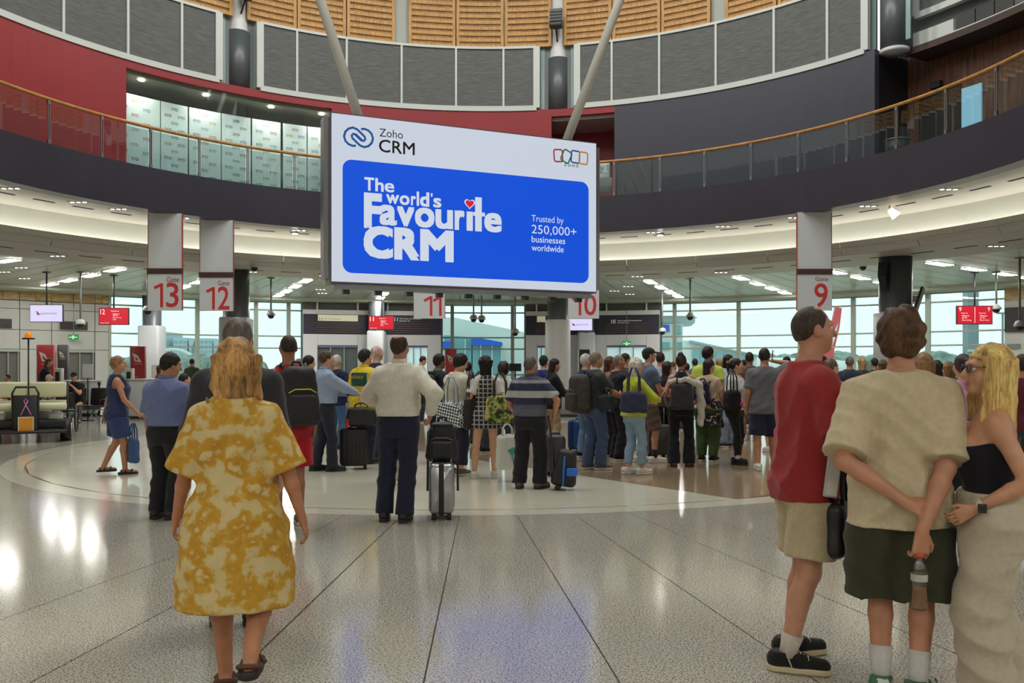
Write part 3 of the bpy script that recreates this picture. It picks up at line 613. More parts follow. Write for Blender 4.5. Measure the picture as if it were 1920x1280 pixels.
banner(1065, 1123, 430, 597, '10', 538, ((1097,1118,543,549), (1075,1118,552,591)), 'white gate banner numbered ten at the right corner of the billboard')
banner(1495, 1559, 395, 582, '9', 510, ((1528,1552,519,527), (1526,1551,531,576)), 'rightmost hanging white gate banner, numbered nine')
# ---------- hanging displays
def display(x0, x1, y0, y1, Y, label, kind, pole_x, rz=0.):
    p = gp((x0+x1)/2, Y); wd = (x1-x0)*Y/F; z0, z1 = zat(y1, Y), zat(y0, Y); h = z1-z0; e = empty('hanging_display', (p.x, p.y, z0), rz, label, 'display')
    MB().box((0,0,h/2), (wd,.08,h)).build('casing', MATS['black_box'], e); pxo = (pole_x-(x0+x1)/2)*Y/F
    MB().tube([(pxo,0.02,h),(pxo,0.02,4.93-z0)], .03).build('pole', mat('pole_dark', (50,52,52), .4), e); MB().box((pxo,.02,4.93-z0-.02), (.2,.2,.04)).build('ceiling_plate', MATS['pole_dark'], e)
    red = kind != 'white'
    sc = MB().box((0,-.045,h/2), (wd-.04,.012,h-.04)).build('screen', mat('screen_red', (60,12,16), .3, emit=(206,34,50), estr=.9) if red else mat('screen_white', (60,60,70), .3, emit=(214,208,244), estr=.95), e)
    def T(mb, txt, u0, u1, v0, v1, mi=0): text_into(mb, txt, ((-wd/2+u0*wd, -.053, v0*h), ((u1-u0)*wd,0,0), (0,0,(v1-v0)*h)), mi)
    mb = MB()
    if not red:
        T(mb, 'QANTAS', .33, .82, .42, .54)
        mb.build('lettering', mat('print_navy', (70,70,90), .5), sc)
        mb = MB(); mb.add([(-wd/2+u*wd, -.053, v*h) for u, v in ((.17,.64),(.24,.60),(.33,.42),(.20,.42),(.23,.52))], [(0,4,3,2,1)]); mb.build('emblem', GRED, sc)
    elif kind == '9':
        for o in (0, .5):
            T(mb, '9', .06+o*1.6, .12+o*1.6, .7, .92); T(mb, 'Departure', .12+o, .3+o, .56, .63); T(mb, 'Melbourne', .14+o, .34+o, .42, .5); T(mb, 'QF 435', .14+o, .28+o, .3, .38); T(mb, 'Boarding', .14+o, .4+o, .18, .26)
        mb.box((0,-.053,h/2), (.012,.004,h*.84)); mb.build('lettering', mat('screen_text', (240,225,228), emit=(240,225,228), estr=.5), sc)
    else:
        T(mb, kind, .06, .21, .62, .92); T(mb, 'Departure', .42, .68, .76, .84); T(mb, 'Melbourne', .48, .7, .6, .68); T(mb, 'QF 430', .48, .64, .49, .57); T(mb, 'Gate closing', .48, .76, .38, .46); T(mb, '12.30', .48, .58, .28, .35); T(mb, 'departures', .06, .34, .08, .15)
        mb.build('lettering', mat('screen_text', (240,225,228), emit=(240,225,228), estr=.5), sc)
display(57, 119, 571, 604, 31, 'white hanging screen before the grey panelled wall', 'white', 87); display(186, 242, 577, 609, 32, 'red hanging screen beside the panelled wall, left of gate thirteen', '12', 213)
display(691, 739, 592, 618, 38.5, 'red hanging screen in front of the gate eleven portal', '11', 716); display(1063, 1111, 597, 620, 38, 'white hanging screen partly behind gate ten banner', 'white', 1090)
display(1793, 1860, 573, 608, 31, 'wide two part red hanging screen at the far right', '9', 1828)
# ---------- ceiling cameras on poles
def ccam(x, y, Y, label):
    p = gp(x, Y, 0); z = zat(y, Y); e = empty('ceiling_camera', (p.x, p.y, z), 0, label, 'camera', 'pole mounted dome cameras')
    MB().tube([(0,0,.12),(0,0,4.93-z)], .035).build('pole', mat('pole_grey', (120,124,124), .4), e); MB().lathe([(.0,.2),(.12,.16),(.17,.04),(.17,0),(0,0)], 18).build('housing', mat('cam_grey', (176,180,178), .4), e); MB().lathe([(.12,0),(.11,-.07),(.06,-.12),(0,-.13)], 16).build('dome', MATS['black_box'], e); MB().lathe([(0,4.93-z),(.14,4.93-z),(.14,4.9-z),(0,4.9-z)], 14).build('ceiling_plate', MATS['pole_grey'], e)
for x, y, Y, l in ((151,608,31,'dome camera on a pole before the grey panelled wall'),(277,583,30,'white dome camera under the edge of gate thirteen banner'),(508,591,33,'dome camera on a pole right of gate twelve'),(888,598,36,'left of two dome cameras side by side below the billboard'),(903,599,36.3,'right of two dome cameras side by side below the billboard'),(966,624,36,'dome camera on a long pole left of the white sleeved column'),(1242,622,38,'dome camera on a long pole at the edge of gate ten portal'),(1294,594,33,'dome camera on a pole before the round control building'),(1868,580,31,'dome camera on a pole right of the red gate nine screen'),(1912,612,27,'dome camera on a long pole at the right edge')): ccam(x, y, Y, l)
for x, y, Y, l in ((477,515,28,'black dome camera under the soffit right of gate twelve'),(609,512,29,'black dome camera under the soffit at the billboard edge'),(1618,507,29,'black dome camera on the hall ceiling left of the dark column')):
    p = gp(x, Y); e = empty('dome_camera', (p.x, p.y, 4.79 if math.hypot(p.x-CX, p.y-CY) < 16.5 else 4.93), 0, l, 'camera'); MB().lathe([(0,0),(.13,0),(.13,-.05),(0,-.05)], 16).build('base', mat('cam_grey', (176,180,178)), e); MB().lathe([(.11,-.05),(.1,-.12),(.05,-.17),(0,-.18)], 16).build('dome', MATS['black_box'], e)
# exit signs
def exit_sign(x0, x1, y0, y1, Y, label, word=False, up=.25):
    p = gp((x0+x1)/2, Y); wd = (x1-x0)*Y/F; z0, z1 = zat(y1, Y), zat(y0, Y); e = empty('exit_sign', (p.x, p.y, z0), 0, label, 'exit sign'); h = z1-z0
    MB().box((0,0,h/2), (wd,.08,h)).build('panel', mat('exit_green', (30,140,70), .4, emit=(20,130,60), estr=.4), e); mb = MB()
    if word: text_into(mb, 'EXIT', ((-wd*.35,-.045,h*.25), (wd*.7,0,0), (0,0,h*.5)), 0, .01)
    else:
        mb.box((0,-.043,h*.45), (wd*.22,.006,h*.62)); mb.box((wd*.0,-.047,h*.5), (wd*.08,.004,h*.35), mi=1); mb.box((-wd*.3,-.043,h*.45), (wd*.22,.006,h*.14)); mb.box((wd*.3,-.043,h*.45), (wd*.22,.006,h*.14))
    mb.build('lettering', [mat('exit_white', (230,250,235), emit=(225,250,232), estr=.5), MATS['exit_green']], e); MB().tube([(0,0,h),(0,0,h+up)], .015).build('hanger', STEEL, e)
Ya = pol(28.6, ang(138, 28.6)).y; exit_sign(129, 147, 627, 636, Ya, 'green exit sign over the gate twelve doors', up=4.93-zat(627, Ya)); Ya = pol(27.8, ang(1175, 27.8)).y; exit_sign(1167, 1183, 639, 648, Ya, 'green exit sign over the gate ten doors', up=4.8-zat(639, Ya))
pE = pol(14.0, ang(1093, 14)).y; exit_sign(1082, 1105, 210, 221, pE, 'green EXIT sign in the red lobby upstairs', True, 9.95-zat(210, pE))
# ---------- central billboard
BH = 3.03; YL, YR = F*BH/315, F*BH/277; PL = Vector(((622-960)/F*YL, YL, 0)); PR = Vector(((1117-960)/F*YR, YR, 0)); ZT = EYE+(690-212)*YL/F; ZBt = EYE+(690-527)*YL/F
U = (PR-PL); BW = U.length; U.normalize(); NRM = Vector((U.y, -U.x, 0)); BHt = ZT-ZBt
rz = math.atan2(U.y, U.x); ctr = (PL+PR)/2
bb = empty('billboard', (ctr.x, ctr.y, ZBt), rz, 'giant suspended white and blue digital billboard in the atrium', 'billboard')
def scr(name, col, e=.78): return mat(name, tuple(v*.1 for v in col), .45, emit=col, estr=e)
MB().box((0,.22,BHt/2), (BW+.06,.40,BHt+.06)).build('casing', mat('bb_casing', (110,104,112), .35, .5), bb)
SW = MB().box((0,.0,BHt/2), (BW,.03,BHt)).build('screen', scr('scr_white', (200,208,222), .86), bb)
for s in (-1,1): MB().box((s*(BW/2+.08),.22,BHt/2), (.10,.3,BHt-.1)).build('side_channel', STEEL, bb)
MB().box((0,.2,-.08), (BW*.98,.22,.1)).build('bottom_truss', STEEL, bb)
for k in range(9): MB().box((-BW/2+.3+k*(BW-.6)/8,.2,-.16), (.12,.12,.1)).build('cable_clamp', mat('clamp', (70,70,76), .4, .6), bb)
def uv(x, y):
    "pixel -> screen coordinates (metres from bottom centre)"
    d = Vector(((x-960)/F, 1, 0)); t = (PL.dot(NRM))/d.dot(NRM); P = d*t; return ((P-ctr).dot(U), EYE+(690-y)*t/F-ZBt)
def T(txt, x0, x1, top, bot, m, bold=0., name='lettering', dep=-.019):
    "text box: left and right pixel columns, one pixel point on its top line and one on its base line"
    vt = uv(*(top if isinstance(top, tuple) else (x0, top)))[1]; vb = uv(*(bot if isinstance(bot, tuple) else (x0, bot)))[1]; u0, u1 = uv(x0, 400)[0], uv(x1, 400)[0]
    mb = MB(); text_into(mb, txt, ((u0, dep, vb), (u1-u0,0,0), (0,0,vt-vb)), 0, bold); return mb.build(name, m, SW)
BLUE = scr('scr_blue', (0,78,216), .86); INK = scr('scr_ink', (24,24,26), .0); TXW = scr('scr_text', (208,216,230), .86)
u0, vt = uv(642, 298); _, vb = uv(642, 511); u1, _ = uv(1103, 400); R_ = .17; P = []
for k, (cx, cy) in enumerate(((u1-R_,vt-R_),(u0+R_,vt-R_),(u0+R_,vb+R_),(u1-R_,vb+R_))):
    for j in range(9): t = math.pi/2*(k+j/8); P.append((cx+R_*math.cos(t), -.017, cy+R_*math.sin(t)))
MB().add(P, [tuple(range(len(P)))]).build('blue_panel', BLUE, SW)
T('Zoho', 711, 755, 241, 256, INK, .0, 'brand_word'); T('CRM', 710, 777, 261, 285, INK, .012, 'brand_word')
def px3(x): return 600+x*.26568
def L(chars, top, bot, bold):
    for c, xa, xb in chars: T(c, px3(xa), px3(xb), (top[c] if isinstance(top, dict) and c in top else (top[''] if isinstance(top, dict) else top)), bot, TXW, bold, 'letter')
L((('T',312,380),('h',388,448),('e',454,522)), {'':(683,332), 'e':(720,342.5)}, (683,357), .035)
L((('w',465,556),('o',560,630),('r',640,674),('l',680,697),('d',703,769),("'",780,792),('s',797,854)), {'':(723.5,364), 'l':(783,359.4), 'd':(783,359.4)}, (723.5,381.5), .035) if False else None
for c, xa, xb, tp_, bt_ in (('w',465,556,(723.5,364),(723.5,381.5)),('o',560,630,(723.5,363.6),(723.5,382)),('r',640,674,(723.5,363.6),(723.5,381.5)),('l',680,697,(783,359.4),(723.5,381.5)),('d',703,769,(783,359.4),(723.5,382)),("'",780,792,(808,362.5),(808,369.5)),('s',797,854,(723.5,363.6),(723.5,382))): T(c, px3(xa), px3(xb), tp_, bt_, TXW, .045, 'letter')
T('F', px3(308), px3(435), px3(605)-400, px3(855)-400, TXW, .06, 'letter')
for c, xa, xb, tp_ in (('a',418,541,(711,383)),('v',540,664,(711,384)),('o',667,806,(711,383)),('u',812,936,(711,384)),('r',948,1018,(711,383)),('l',1032,1076,(711,384)),('l',1092,1139,(895,370)),('e',1156,1280,(711,383))): T(c, px3(xa), px3(xb), tp_, (711,421.5), TXW, .06, 'letter', dep=-.0195)
T('l', px3(1078), px3(1162), (711,384), (711,391.5), TXW, .0, 'letter', dep=-.0197)
for c, xa, xb in (('C',305,513),('R',522,700),('M',705,941)): T(c, px3(xa), px3(xb), (682,422), (682,483.5), TXW, .065, 'letter')
T('Trusted by', 996, 1056, 403, 419, TXW, .0); T('250,000+', 996, 1080, 421, 440, TXW, .0); T('businesses', 996, 1059, 442, 454, TXW, .008); T('worldwide', 996, 1056, 458, 470, TXW, .008)
T('Z O H O', 1057, 1084, 306.5, 311.5, INK, .02, 'brand_word')
hx, hy = uv(880, 382); s = .085; hp = [(hx+s*1.0*math.sin(t)**3, -.021, hy+s*(.81*math.cos(t)-.31*math.cos(2*t)-.12*math.cos(3*t)-.06*math.cos(4*t))) for t in [2*math.pi*k/32 for k in range(32)]]
MB().add([(hx+(x-hx)*1.3, -.0206, hy+(z-hy)*1.3) for x, _, z in hp], [tuple(range(32))[::-1]]).build('heart_outline', TXW, SW); MB().add([(x, -.0212, z) for x, _, z in hp], [tuple(range(32))[::-1]]).build('heart', scr('scr_red', (214,20,40), .9), SW)
def ring(pts, w, m, name, closed=True, dep=-.02):
    mb = MB(); n = len(pts); P = []
    for i in range(n):
        a, b = Vector(pts[(i-1) % n] if closed or i else pts[i]), Vector(pts[(i+1) % n] if closed or i < n-1 else pts[i]); t = (b-a).normalized(); nn = Vector((-t.y, t.x)); p = Vector(pts[i]); P += [p+nn*w/2, p-nn*w/2]
    fs = [(2*i, 2*i+1, 2*((i+1) % n)+1, 2*((i+1) % n)) for i in range(n if closed else n-1)]
    mb.add([(p.x, dep, p.y) for p in P], fs); return mb.build(name, m, SW)
def rrect(cx, cy, w_, h_, r_, rot=0.):
    P = []
    for k, (sx, sy) in enumerate(((1,1),(-1,1),(-1,-1),(1,-1))):
        for j in range(5): t = math.pi/2*(k+j/4); x, y = sx*(w_/2-r_)+r_*math.cos(t), sy*(h_/2-r_)+r_*math.sin(t); P.append((cx+x*math.cos(rot)-y*math.sin(rot), cy+x*math.sin(rot)+y*math.cos(rot)))
    return P
for i, (x, y, rot, c) in enumerate(((1046,292,.08,(200,40,50)),(1061,293.5,-.42,(30,130,70)),(1078,294.5,-.05,(40,80,160)),(1093,297,-.06,(224,150,50)))):
    cx, cy = uv(x, y); ring(rrect(cx, cy, .19, .24, .04, rot), .03, scr('logo_%d' % i, c, .5), 'logo_ring', dep=-.0195-.0006*i)
LB = scr('logo_blue', (30,100,180), .5)
lp_ = [(252,276),(228,278),(200,266),(178,243),(168,210),(177,178),(200,156),(230,149),(258,160),(290,190),(314,214),(318,232),(306,244),(288,238),(244,196)]
for pts_ in (lp_, [(540-x, 436-y) for x, y in lp_]): ring([uv(px3(x), px3(y)-400) for x, y in pts_], .042, LB, 'logo_link', False)
# struts to the roof
PW = mat('pole_white', (232,232,226), .4)
for (xa, ya, xb, yb, nm) in ((674,225,594,-20,'left'),(1063,262,1170,-20,'right')):
    Ya = (PL*(1-(xa-622)/495)+PR*((xa-622)/495)).y+.75; a_ = Vector(((xa-960)/F*Ya, Ya, zat(ya, Ya))); Yb = Ya+.4; b_ = Vector(((xb-960)/F*Yb, Yb, zat(yb, Yb))); d = b_-a_; top = a_+d*((17.86-a_.z)/d.z)
    e = empty('support_strut', a_, 0, 'white slanting tubular strut on the %s side above the billboard' % nm, 'strut', 'billboard struts')
    MB().tube([-d*.1, top-a_], .095, 20).build('tube', PW, e); MB().lathe([(0,-.02),(.2,-.02),(.2,.02),(0,.02)], 20, tuple(top-a_)).build('flange', STEEL, e)
# ================================================================== PEOPLE: distance-field modelling
class Vox:
    def __init__(s, lo, hi, h):
        s.h = h; s.lo = np.array(lo, float)-2.5*h; n = (np.ceil((np.array(hi, float)+2.5*h-s.lo)/h)+1).astype(int); s.n = n; s.g = np.full(tuple(n), .5, np.float32)
        s.ax = [(s.lo[i]+h*np.arange(n[i])).astype(np.float32) for i in range(3)]
    def sl(s, blo, bhi):
        i0 = np.clip(np.floor((np.array(blo)-s.lo)/s.h).astype(int)-1, 0, s.n-1); i1 = np.clip(np.ceil((np.array(bhi)-s.lo)/s.h).astype(int)+2, 1, s.n)
        return tuple(slice(a, max(b, a+1)) for a, b in zip(i0, i1))
    def xyz(s, q): return s.ax[0][q[0]][:,None,None], s.ax[1][q[1]][None,:,None], s.ax[2][q[2]][None,None,:]
    def put(s, fn, blo, bhi, k=.02, op='u'):
        m = k+2*s.h; q = s.sl(np.array(blo)-m, np.array(bhi)+m); d = fn(*s.xyz(q)).astype(np.float32); g = s.g[q]
        if op == 'u':
            if k > 0: hh = np.clip(.5+.5*(g-d)/k, 0, 1); s.g[q] = g*(1-hh)+d*hh-k*hh*(1-hh)
            else: s.g[q] = np.minimum(g, d)
        else:
            d = -d
            if k > 0: hh = np.clip(.5-.5*(g-d)/k, 0, 1); s.g[q] = g*(1-hh)+d*hh+k*hh*(1-hh)
            else: s.g[q] = np.maximum(g, d)
    def rc(s, a, b, ra, rb, k=.02, flat=False, op='u'):
        a = np.array(a, float); b = np.array(b, float); r = max(ra, rb); ba = b-a; L = max(ba@ba, 1e-9)
        def fn(x, y, z):
            px, py, pz = x-a[0], y-a[1], z-a[2]; t = np.clip((px*ba[0]+py*ba[1]+pz*ba[2])/L, 0, 1)
            d = np.sqrt((px-t*ba[0])**2+(py-t*ba[1])**2+(pz-t*ba[2])**2)-(ra+(rb-ra)*t)
            if flat: d = np.maximum(d, (px*ba[0]+py*ba[1]+pz*ba[2]-L)/math.sqrt(L))
            return d
        s.put(fn, np.minimum(a, b)-r, np.maximum(a, b)+r, k, op)
    def chain(s, P, R, k=.02):
        for i in range(len(P)-1): s.rc(P[i], P[i+1], R[i], R[i+1], k)
    def ell(s, c, r, R=None, k=.02, op='u'):
        c = np.array(c, float); r = np.array(r, float); R = np.eye(3) if R is None else R; m = r.max()
        def fn(x, y, z):
            p = (x-c[0], y-c[1], z-c[2]); q = [R[0,i]*p[0]+R[1,i]*p[1]+R[2,i]*p[2] for i in range(3)]
            k0 = np.sqrt(sum((q[i]/r[i])**2 for i in range(3)))+1e-9; k1 = np.sqrt(sum((q[i]/r[i]**2)**2 for i in range(3)))+1e-9
            return k0*(k0-1)/k1
        s.put(fn, c-m, c+m, k, op)
    def loft(s, tab, off=0., k=.02, z0=None, z1=None, e=2.3, wr=None):
        t = np.array(sorted(tab), float); zz = np.linspace(t[0,0], t[-1,0], 160); cs = [np.interp(zz, t[:,0], t[:,i]) for i in range(1, 5)]
        ker = np.ones(9)/9; cs = [np.convolve(np.pad(c, 4, 'edge'), ker, 'valid') for c in cs]
        lo = z0 if z0 is not None else t[0,0]-off; hi = z1 if z1 is not None else t[-1,0]+off; am = t[:,1].max()+off; bm = t[:,2].max()+off
        def fn(x, y, z):
            a, b, cx, cy = (np.interp(z, zz, c) for c in cs); a = a+off; b = b+off
            kk = ((np.abs(x-cx)/a)**e+(np.abs(y-cy)/b)**e)**(1/e); d = (kk-1)*np.minimum(a, b)*.92
            if wr is not None: d = d+wr(x, y, z)
            return np.maximum(d, np.maximum(lo-z, z-hi))
        s.put(fn, (t[:,3].min()-am, t[:,4].min()-bm, lo), (t[:,3].max()+am, t[:,4].max()+bm, hi), k)
    def rbox(s, c, d, r, R=None, k=.01, op='u', taper=0.):
        c = np.array(c, float); d = np.array(d, float)/2-r; R = np.eye(3) if R is None else R; m = np.linalg.norm(d)+r
        def fn(x, y, z):
            p = (x-c[0], y-c[1], z-c[2]); q = [R[0,i]*p[0]+R[1,i]*p[1]+R[2,i]*p[2] for i in range(3)]
            f = 1-taper*q[2]/max(d[2], 1e-3)*.5
            u = [np.abs(q[0])/f-d[0], np.abs(q[1])-d[1], np.abs(q[2])-d[2]]; o = np.sqrt(sum(np.maximum(w_, 0)**2 for w_ in u)); return o+np.minimum(np.maximum(np.maximum(u[0], u[1]), u[2]), 0)-r
        s.put(fn, c-m, c+m, k, op)
    def full(s, fn): s.g = fn(*s.xyz((slice(None),)*3), s.g).astype(np.float32)
    def mesh(s):
        g = s.g; ins = g < 0; c8 = np.zeros(tuple(n-1 for n in g.shape), np.int8)
        for i in (0,1):
            for j in (0,1):
                for k in (0,1): c8 += ins[i:i+c8.shape[0], j:j+c8.shape[1], k:k+c8.shape[2]]
        act = (c8 > 0) & (c8 < 8); idx = np.full(act.shape, -1, np.int32); A = np.argwhere(act); idx[act] = np.arange(len(A))
        if not len(A): return np.zeros((0,3)), np.zeros((0,4), int)
        cor = [(i,j,k) for i in (0,1) for j in (0,1) for k in (0,1)]; val = np.stack([g[A[:,0]+i, A[:,1]+j, A[:,2]+k] for i,j,k in cor], 1)
        P = np.zeros((len(A),3)); W = np.zeros(len(A))
        for a in range(8):
            for b in range(a+1, 8):
                if sum(abs(u-v) for u, v in zip(cor[a], cor[b])) != 1: continue
                va, vb = val[:,a], val[:,b]; m = (va < 0) != (vb < 0); t = np.where(m, va/np.where(m, va-vb, 1), 0)
                pa, pb = np.array(cor[a]), np.array(cor[b]); P += (pa+(pb-pa)*t[:,None])*m[:,None]; W += m
        V = (A+P/W[:,None])*s.h+s.lo; Q = []
        for ax in range(3):
            o = [slice(1,-1)]*3; o[ax] = slice(0,-1); lo_ = tuple(o); o2 = list(o); o2[ax] = slice(1,None); a, b = ins[lo_], ins[tuple(o2)]; E = np.argwhere(a != b)
            if not len(E): continue
            off = np.array([1,1,1]); off[ax] = 0; E = E+off; inside = ins[E[:,0], E[:,1], E[:,2]]; u, v = [(1,2),(2,0),(0,1)][ax]
            def cell(du, dv): c = E.copy(); c[:,u] += du; c[:,v] += dv; return idx[c[:,0], c[:,1], c[:,2]]
            q = np.stack([cell(-1,-1), cell(0,-1), cell(0,0), cell(-1,0)], 1); q[~inside] = q[~inside][:, ::-1]; Q.append(q[(q >= 0).all(1)])
        return V, np.concatenate(Q)
def np_mesh(name, V, Q):
    me = bpy.data.meshes.new(name); n = len(Q); me.vertices.add(len(V)); me.vertices.foreach_set('co', np.ascontiguousarray(V, np.float32).ravel())
    me.loops.add(n*4); me.loops.foreach_set('vertex_index', np.ascontiguousarray(Q, np.int32).ravel()); me.polygons.add(n); me.polygons.foreach_set('loop_start', np.arange(0, n*4, 4, dtype=np.int32)); me.polygons.foreach_set('loop_total', np.full(n, 4, np.int32)) if hasattr(me.polygons[0] if n else None, 'loop_total') and False else None
    me.polygons.foreach_set('use_smooth', np.ones(n, bool)); me.update(calc_edges=True); me.validate(); return me
def vox_obj(name, vx, m, parent, relax=1):
    V, Q = vx.mesh()
    for _ in range(relax):   # one light smoothing pass takes the voxel steps out
        S = np.zeros_like(V); C = np.zeros(len(V))
        for i in range(4):
            for j in (1, 3): np.add.at(S, Q[:,i], V[Q[:,(i+j) % 4]]); np.add.at(C, Q[:,i], 1)
        V = V*.5+.5*S/np.maximum(C, 1)[:,None]
    return link(name, np_mesh(name, V, Q), m, parent)
def wrinkle(amp, seed, fx=18., fz=9.):
    r = np.random.default_rng(seed); p = r.uniform(0, 6.28, 8); s1 = r.uniform(.7, 1.3, 4)*r.choice([-1,1], 4)
    def fn(x, y, z):
        m1 = .5+.5*np.sin(6*z+5*x+p[4]); a1 = np.abs(np.sin(fx*.9*s1[0]*x+fz*z*.8+p[0]+1.1*np.sin(7*z+5*y+p[1]))); a2 = np.abs(np.sin(fx*.7*s1[1]*(x+.7*y)-fz*1.7*z+p[2]+1.2*np.sin(6*x+p[3])))
        return amp*((a1-1.)*m1+(a2-1.)*(1-m1))*1.3
    return fn
def rotm(yaw=0, pitch=0, roll=0):
    y, p, r = (math.radians(v) for v in (yaw, pitch, roll)); cz, sz, cx, sx, cy, sy = math.cos(y), math.sin(y), math.cos(p), math.sin(p), math.cos(r), math.sin(r)
    return np.array([[cz,-sz,0],[sz,cz,0],[0,0,1]]) @ np.array([[1,0,0],[0,cx,-sx],[0,sx,cx]]) @ np.array([[cy,0,sy],[0,1,0],[-sy,0,cy]])
def ik(S, T, l1, l2, hint):
    S, T = np.array(S, float), np.array(T, float); d = T-S; L = np.linalg.norm(d); Lm = (l1+l2)*.995
    if L > Lm: T = S+d/L*Lm; d = T-S; L = Lm
    L = max(L, abs(l1-l2)+.01); u = d/np.linalg.norm(d); h = np.array(hint, float); h = h-u*(h@u); h = h/max(np.linalg.norm(h), 1e-6)
    c = (l1*l1+L*L-l2*l2)/(2*l1*L); c = max(-1, min(1, c)); return S+u*l1*c+h*l1*math.sqrt(1-c*c), T
SKIN = {}
def skin(c):
    if c not in SKIN:
        N = NT('skin_%d_%d_%d' % c); tc = N.n('TexCoord'); nz = N.n('TexNoise', {'Vector': tc.outputs['Object'], 'Scale': 14., 'Detail': 3.})
        N.link(N.ramp(nz.outputs[0], [(.3, tuple(v*.93 for v in c)), (.7, tuple(min(255, v*1.04) for v in c))]), N.p.inputs['Base Color'])
        N.p.inputs['Roughness'].default_value = .5; N.p.inputs['Subsurface Weight'].default_value = .0; SKIN[c] = N.m
    return SKIN[c]
PALE, TAN_, BRN, ASN = (214,160,132), (190,134,104), (140,94,70), (212,164,132)
def hairm(c):
    k = 'hair_%d_%d_%d' % c
    if k in MATS: return MATS[k]
    N = NT(k); tc = N.n('TexCoord'); mp = N.n('Mapping', {0: tc.outputs['Object'], 3: (1,1,.12)}); nz = N.n('TexNoise', {'Vector': mp.outputs[0], 'Scale': 120., 'Detail': 4.}); n2 = N.n('TexNoise', {'Vector': mp.outputs[0], 'Scale': 22., 'Detail': 2.})
    f = N.math('MULTIPLY_ADD', n2.outputs[0], .6, N.math('MULTIPLY', nz.outputs[0], .5)); N.link(N.ramp(f, [(.35, tuple(v*.5 for v in c)), (.55, c), (.75, tuple(min(255, v*1.35+6) for v in c))]), N.p.inputs['Base Color'])
    b = N.n('Bump', {'Height': nz.outputs[0], 'Strength': .5, 'Distance': .01}); N.link(b.outputs[0], N.p.inputs['Normal']); N.p.inputs['Roughness'].default_value = .5; N.p.inputs['Specular IOR Level'].default_value = .3; MATS[k] = N.m; return N.m
def cloth(c, rough=.85, noise=.04, nscale=40., bump=.2): return mat('cloth_%d_%d_%d_%d' % (*c, int(noise*100)), c, rough, 0, noise, nscale, None, 1, bump, 220., spec=.2, sheen=.15)
# ---------- hand made of palm, four fingers and a thumb
def hand(vx, Wp, d, n, s=1., curl=25., side=1, spread=4., thumb=35.):
    d = np.array(d, float); d /= np.linalg.norm(d); n = np.array(n, float); n = n-d*(n@d); n /= max(np.linalg.norm(n), 1e-6); t = np.cross(d, n)*side   # t points to the thumb side
    o = np.array(Wp, float)
    for i, w_ in enumerate((.030,.010,-.010,-.029)):
        vx.rc(o+d*.012*s+t*w_*.6*s, o+d*.088*s+t*w_*s, .0125*s, .0115*s, .008*s)
    vx.rc(o-d*.01*s, o+d*.03*s, .021*s, .022*s, .015*s)
    for i, (w_, L, r) in enumerate(((.031,.072,.0092),(.010,.080,.0095),(-.011,.074,.0092),(-.031,.058,.0082))):
        p = o+d*.088*s+t*w_*s; a = math.radians(curl*.7); dd = d
        for f, q in ((.45, 1.), (.31, 1.25), (.24, .8)):
            ca, sa = math.cos(a), math.sin(a); v = d*ca+n*sa+t*math.radians(spread)*(1.5-i)*.35; p2 = p+v*L*f*s; vx.rc(p, p2, r*s, r*.93*s, .002); p = p2; a += math.radians(curl)*q
    p = o+d*.022*s+t*.026*s; v = d*math.cos(math.radians(thumb))+t*math.sin(math.radians(thumb))+n*.3; p2 = p+v*.042*s; vx.rc(p, p2, .0135*s, .0115*s, .006*s); v2 = d*math.cos(math.radians(thumb*.3))+t*math.sin(math.radians(thumb*.3))+n*.35; vx.rc(p2, p2+v2*.032*s, .0112*s, .0095*s, .003)
SHOES = {}
def shoe_meshes(kind, L=.28, h=.008):
    key = (kind, round(L, 2), h)
    if key in SHOES: return SHOES[key]
    f = L/.28; vx = Vox((-.07,-.11,0), (.07,.22,.2 if kind == 'boot' else .14), h); top = None
    if kind in ('sneaker','shoe','boot'):
        vx.rc((0,-.055*f,.055), (0,.05*f,.05), .042, .043, .02); vx.rc((0,.05*f,.05), (0,.155*f,.042), .043, .036, .02); vx.rc((0,-.045*f,.06), (0,-.03*f,.095 if kind != 'boot' else .17), .044, .043, .03); vx.rc((0,-.02*f,.085), (0,.06*f,.062), .036, .032, .02)
        vx.full(lambda x, y, z, g: np.maximum(g, np.maximum(.022-z, z-(.1 if kind != 'boot' else .17))))
    else:   # sandal straps
        for yy in (.0, .09): vx.rc((-.045,yy*f,.03), (.0,yy*f+.015,.085 if yy < .05 else .06), .012, .012, .01); vx.rc((.045,yy*f,.03), (.0,yy*f+.015,.085 if yy < .05 else .06), .012, .012, .01)
        vx.rc((-.04,-.06*f,.05), (.04,-.06*f,.05), .012, .012, .01)
    V, Q = vx.mesh(); up = np_mesh('shoe_upper', V, Q)
    vs = Vox((-.07,-.12,-.01), (.07,.23,.05), h)
    def fn(x, y, z, g):
        t = np.clip((y+.06*f)/(.215*f), 0, 1); r = .044+.006*np.sin(t*3.1)-.006*t; d2 = np.sqrt(x**2+(y+.06*f-t*.215*f)**2)-r; return np.maximum(d2, np.maximum(.001-z, z-.032))+0*g
    vs.full(fn); V, Q = vs.mesh(); so_ = np_mesh('shoe_sole', V, Q); SHOES[key] = (up, so_); return SHOES[key]
def lerp_tab(tab, s, w=1., dpt=1., lx=0., ly=0., zl=.93, zh=1.45):
    "scale a torso table and lean it: lx, ly = sideways and forward shift of the shoulders"
    out = []
    for (z, a, b, cy) in tab:
        t = max(0, (z-zl)/(zh-zl)); out.append((z*s, a*s*w, b*s*dpt, lx*t*s, (cy+ly*t**1.3)*s))
    return out
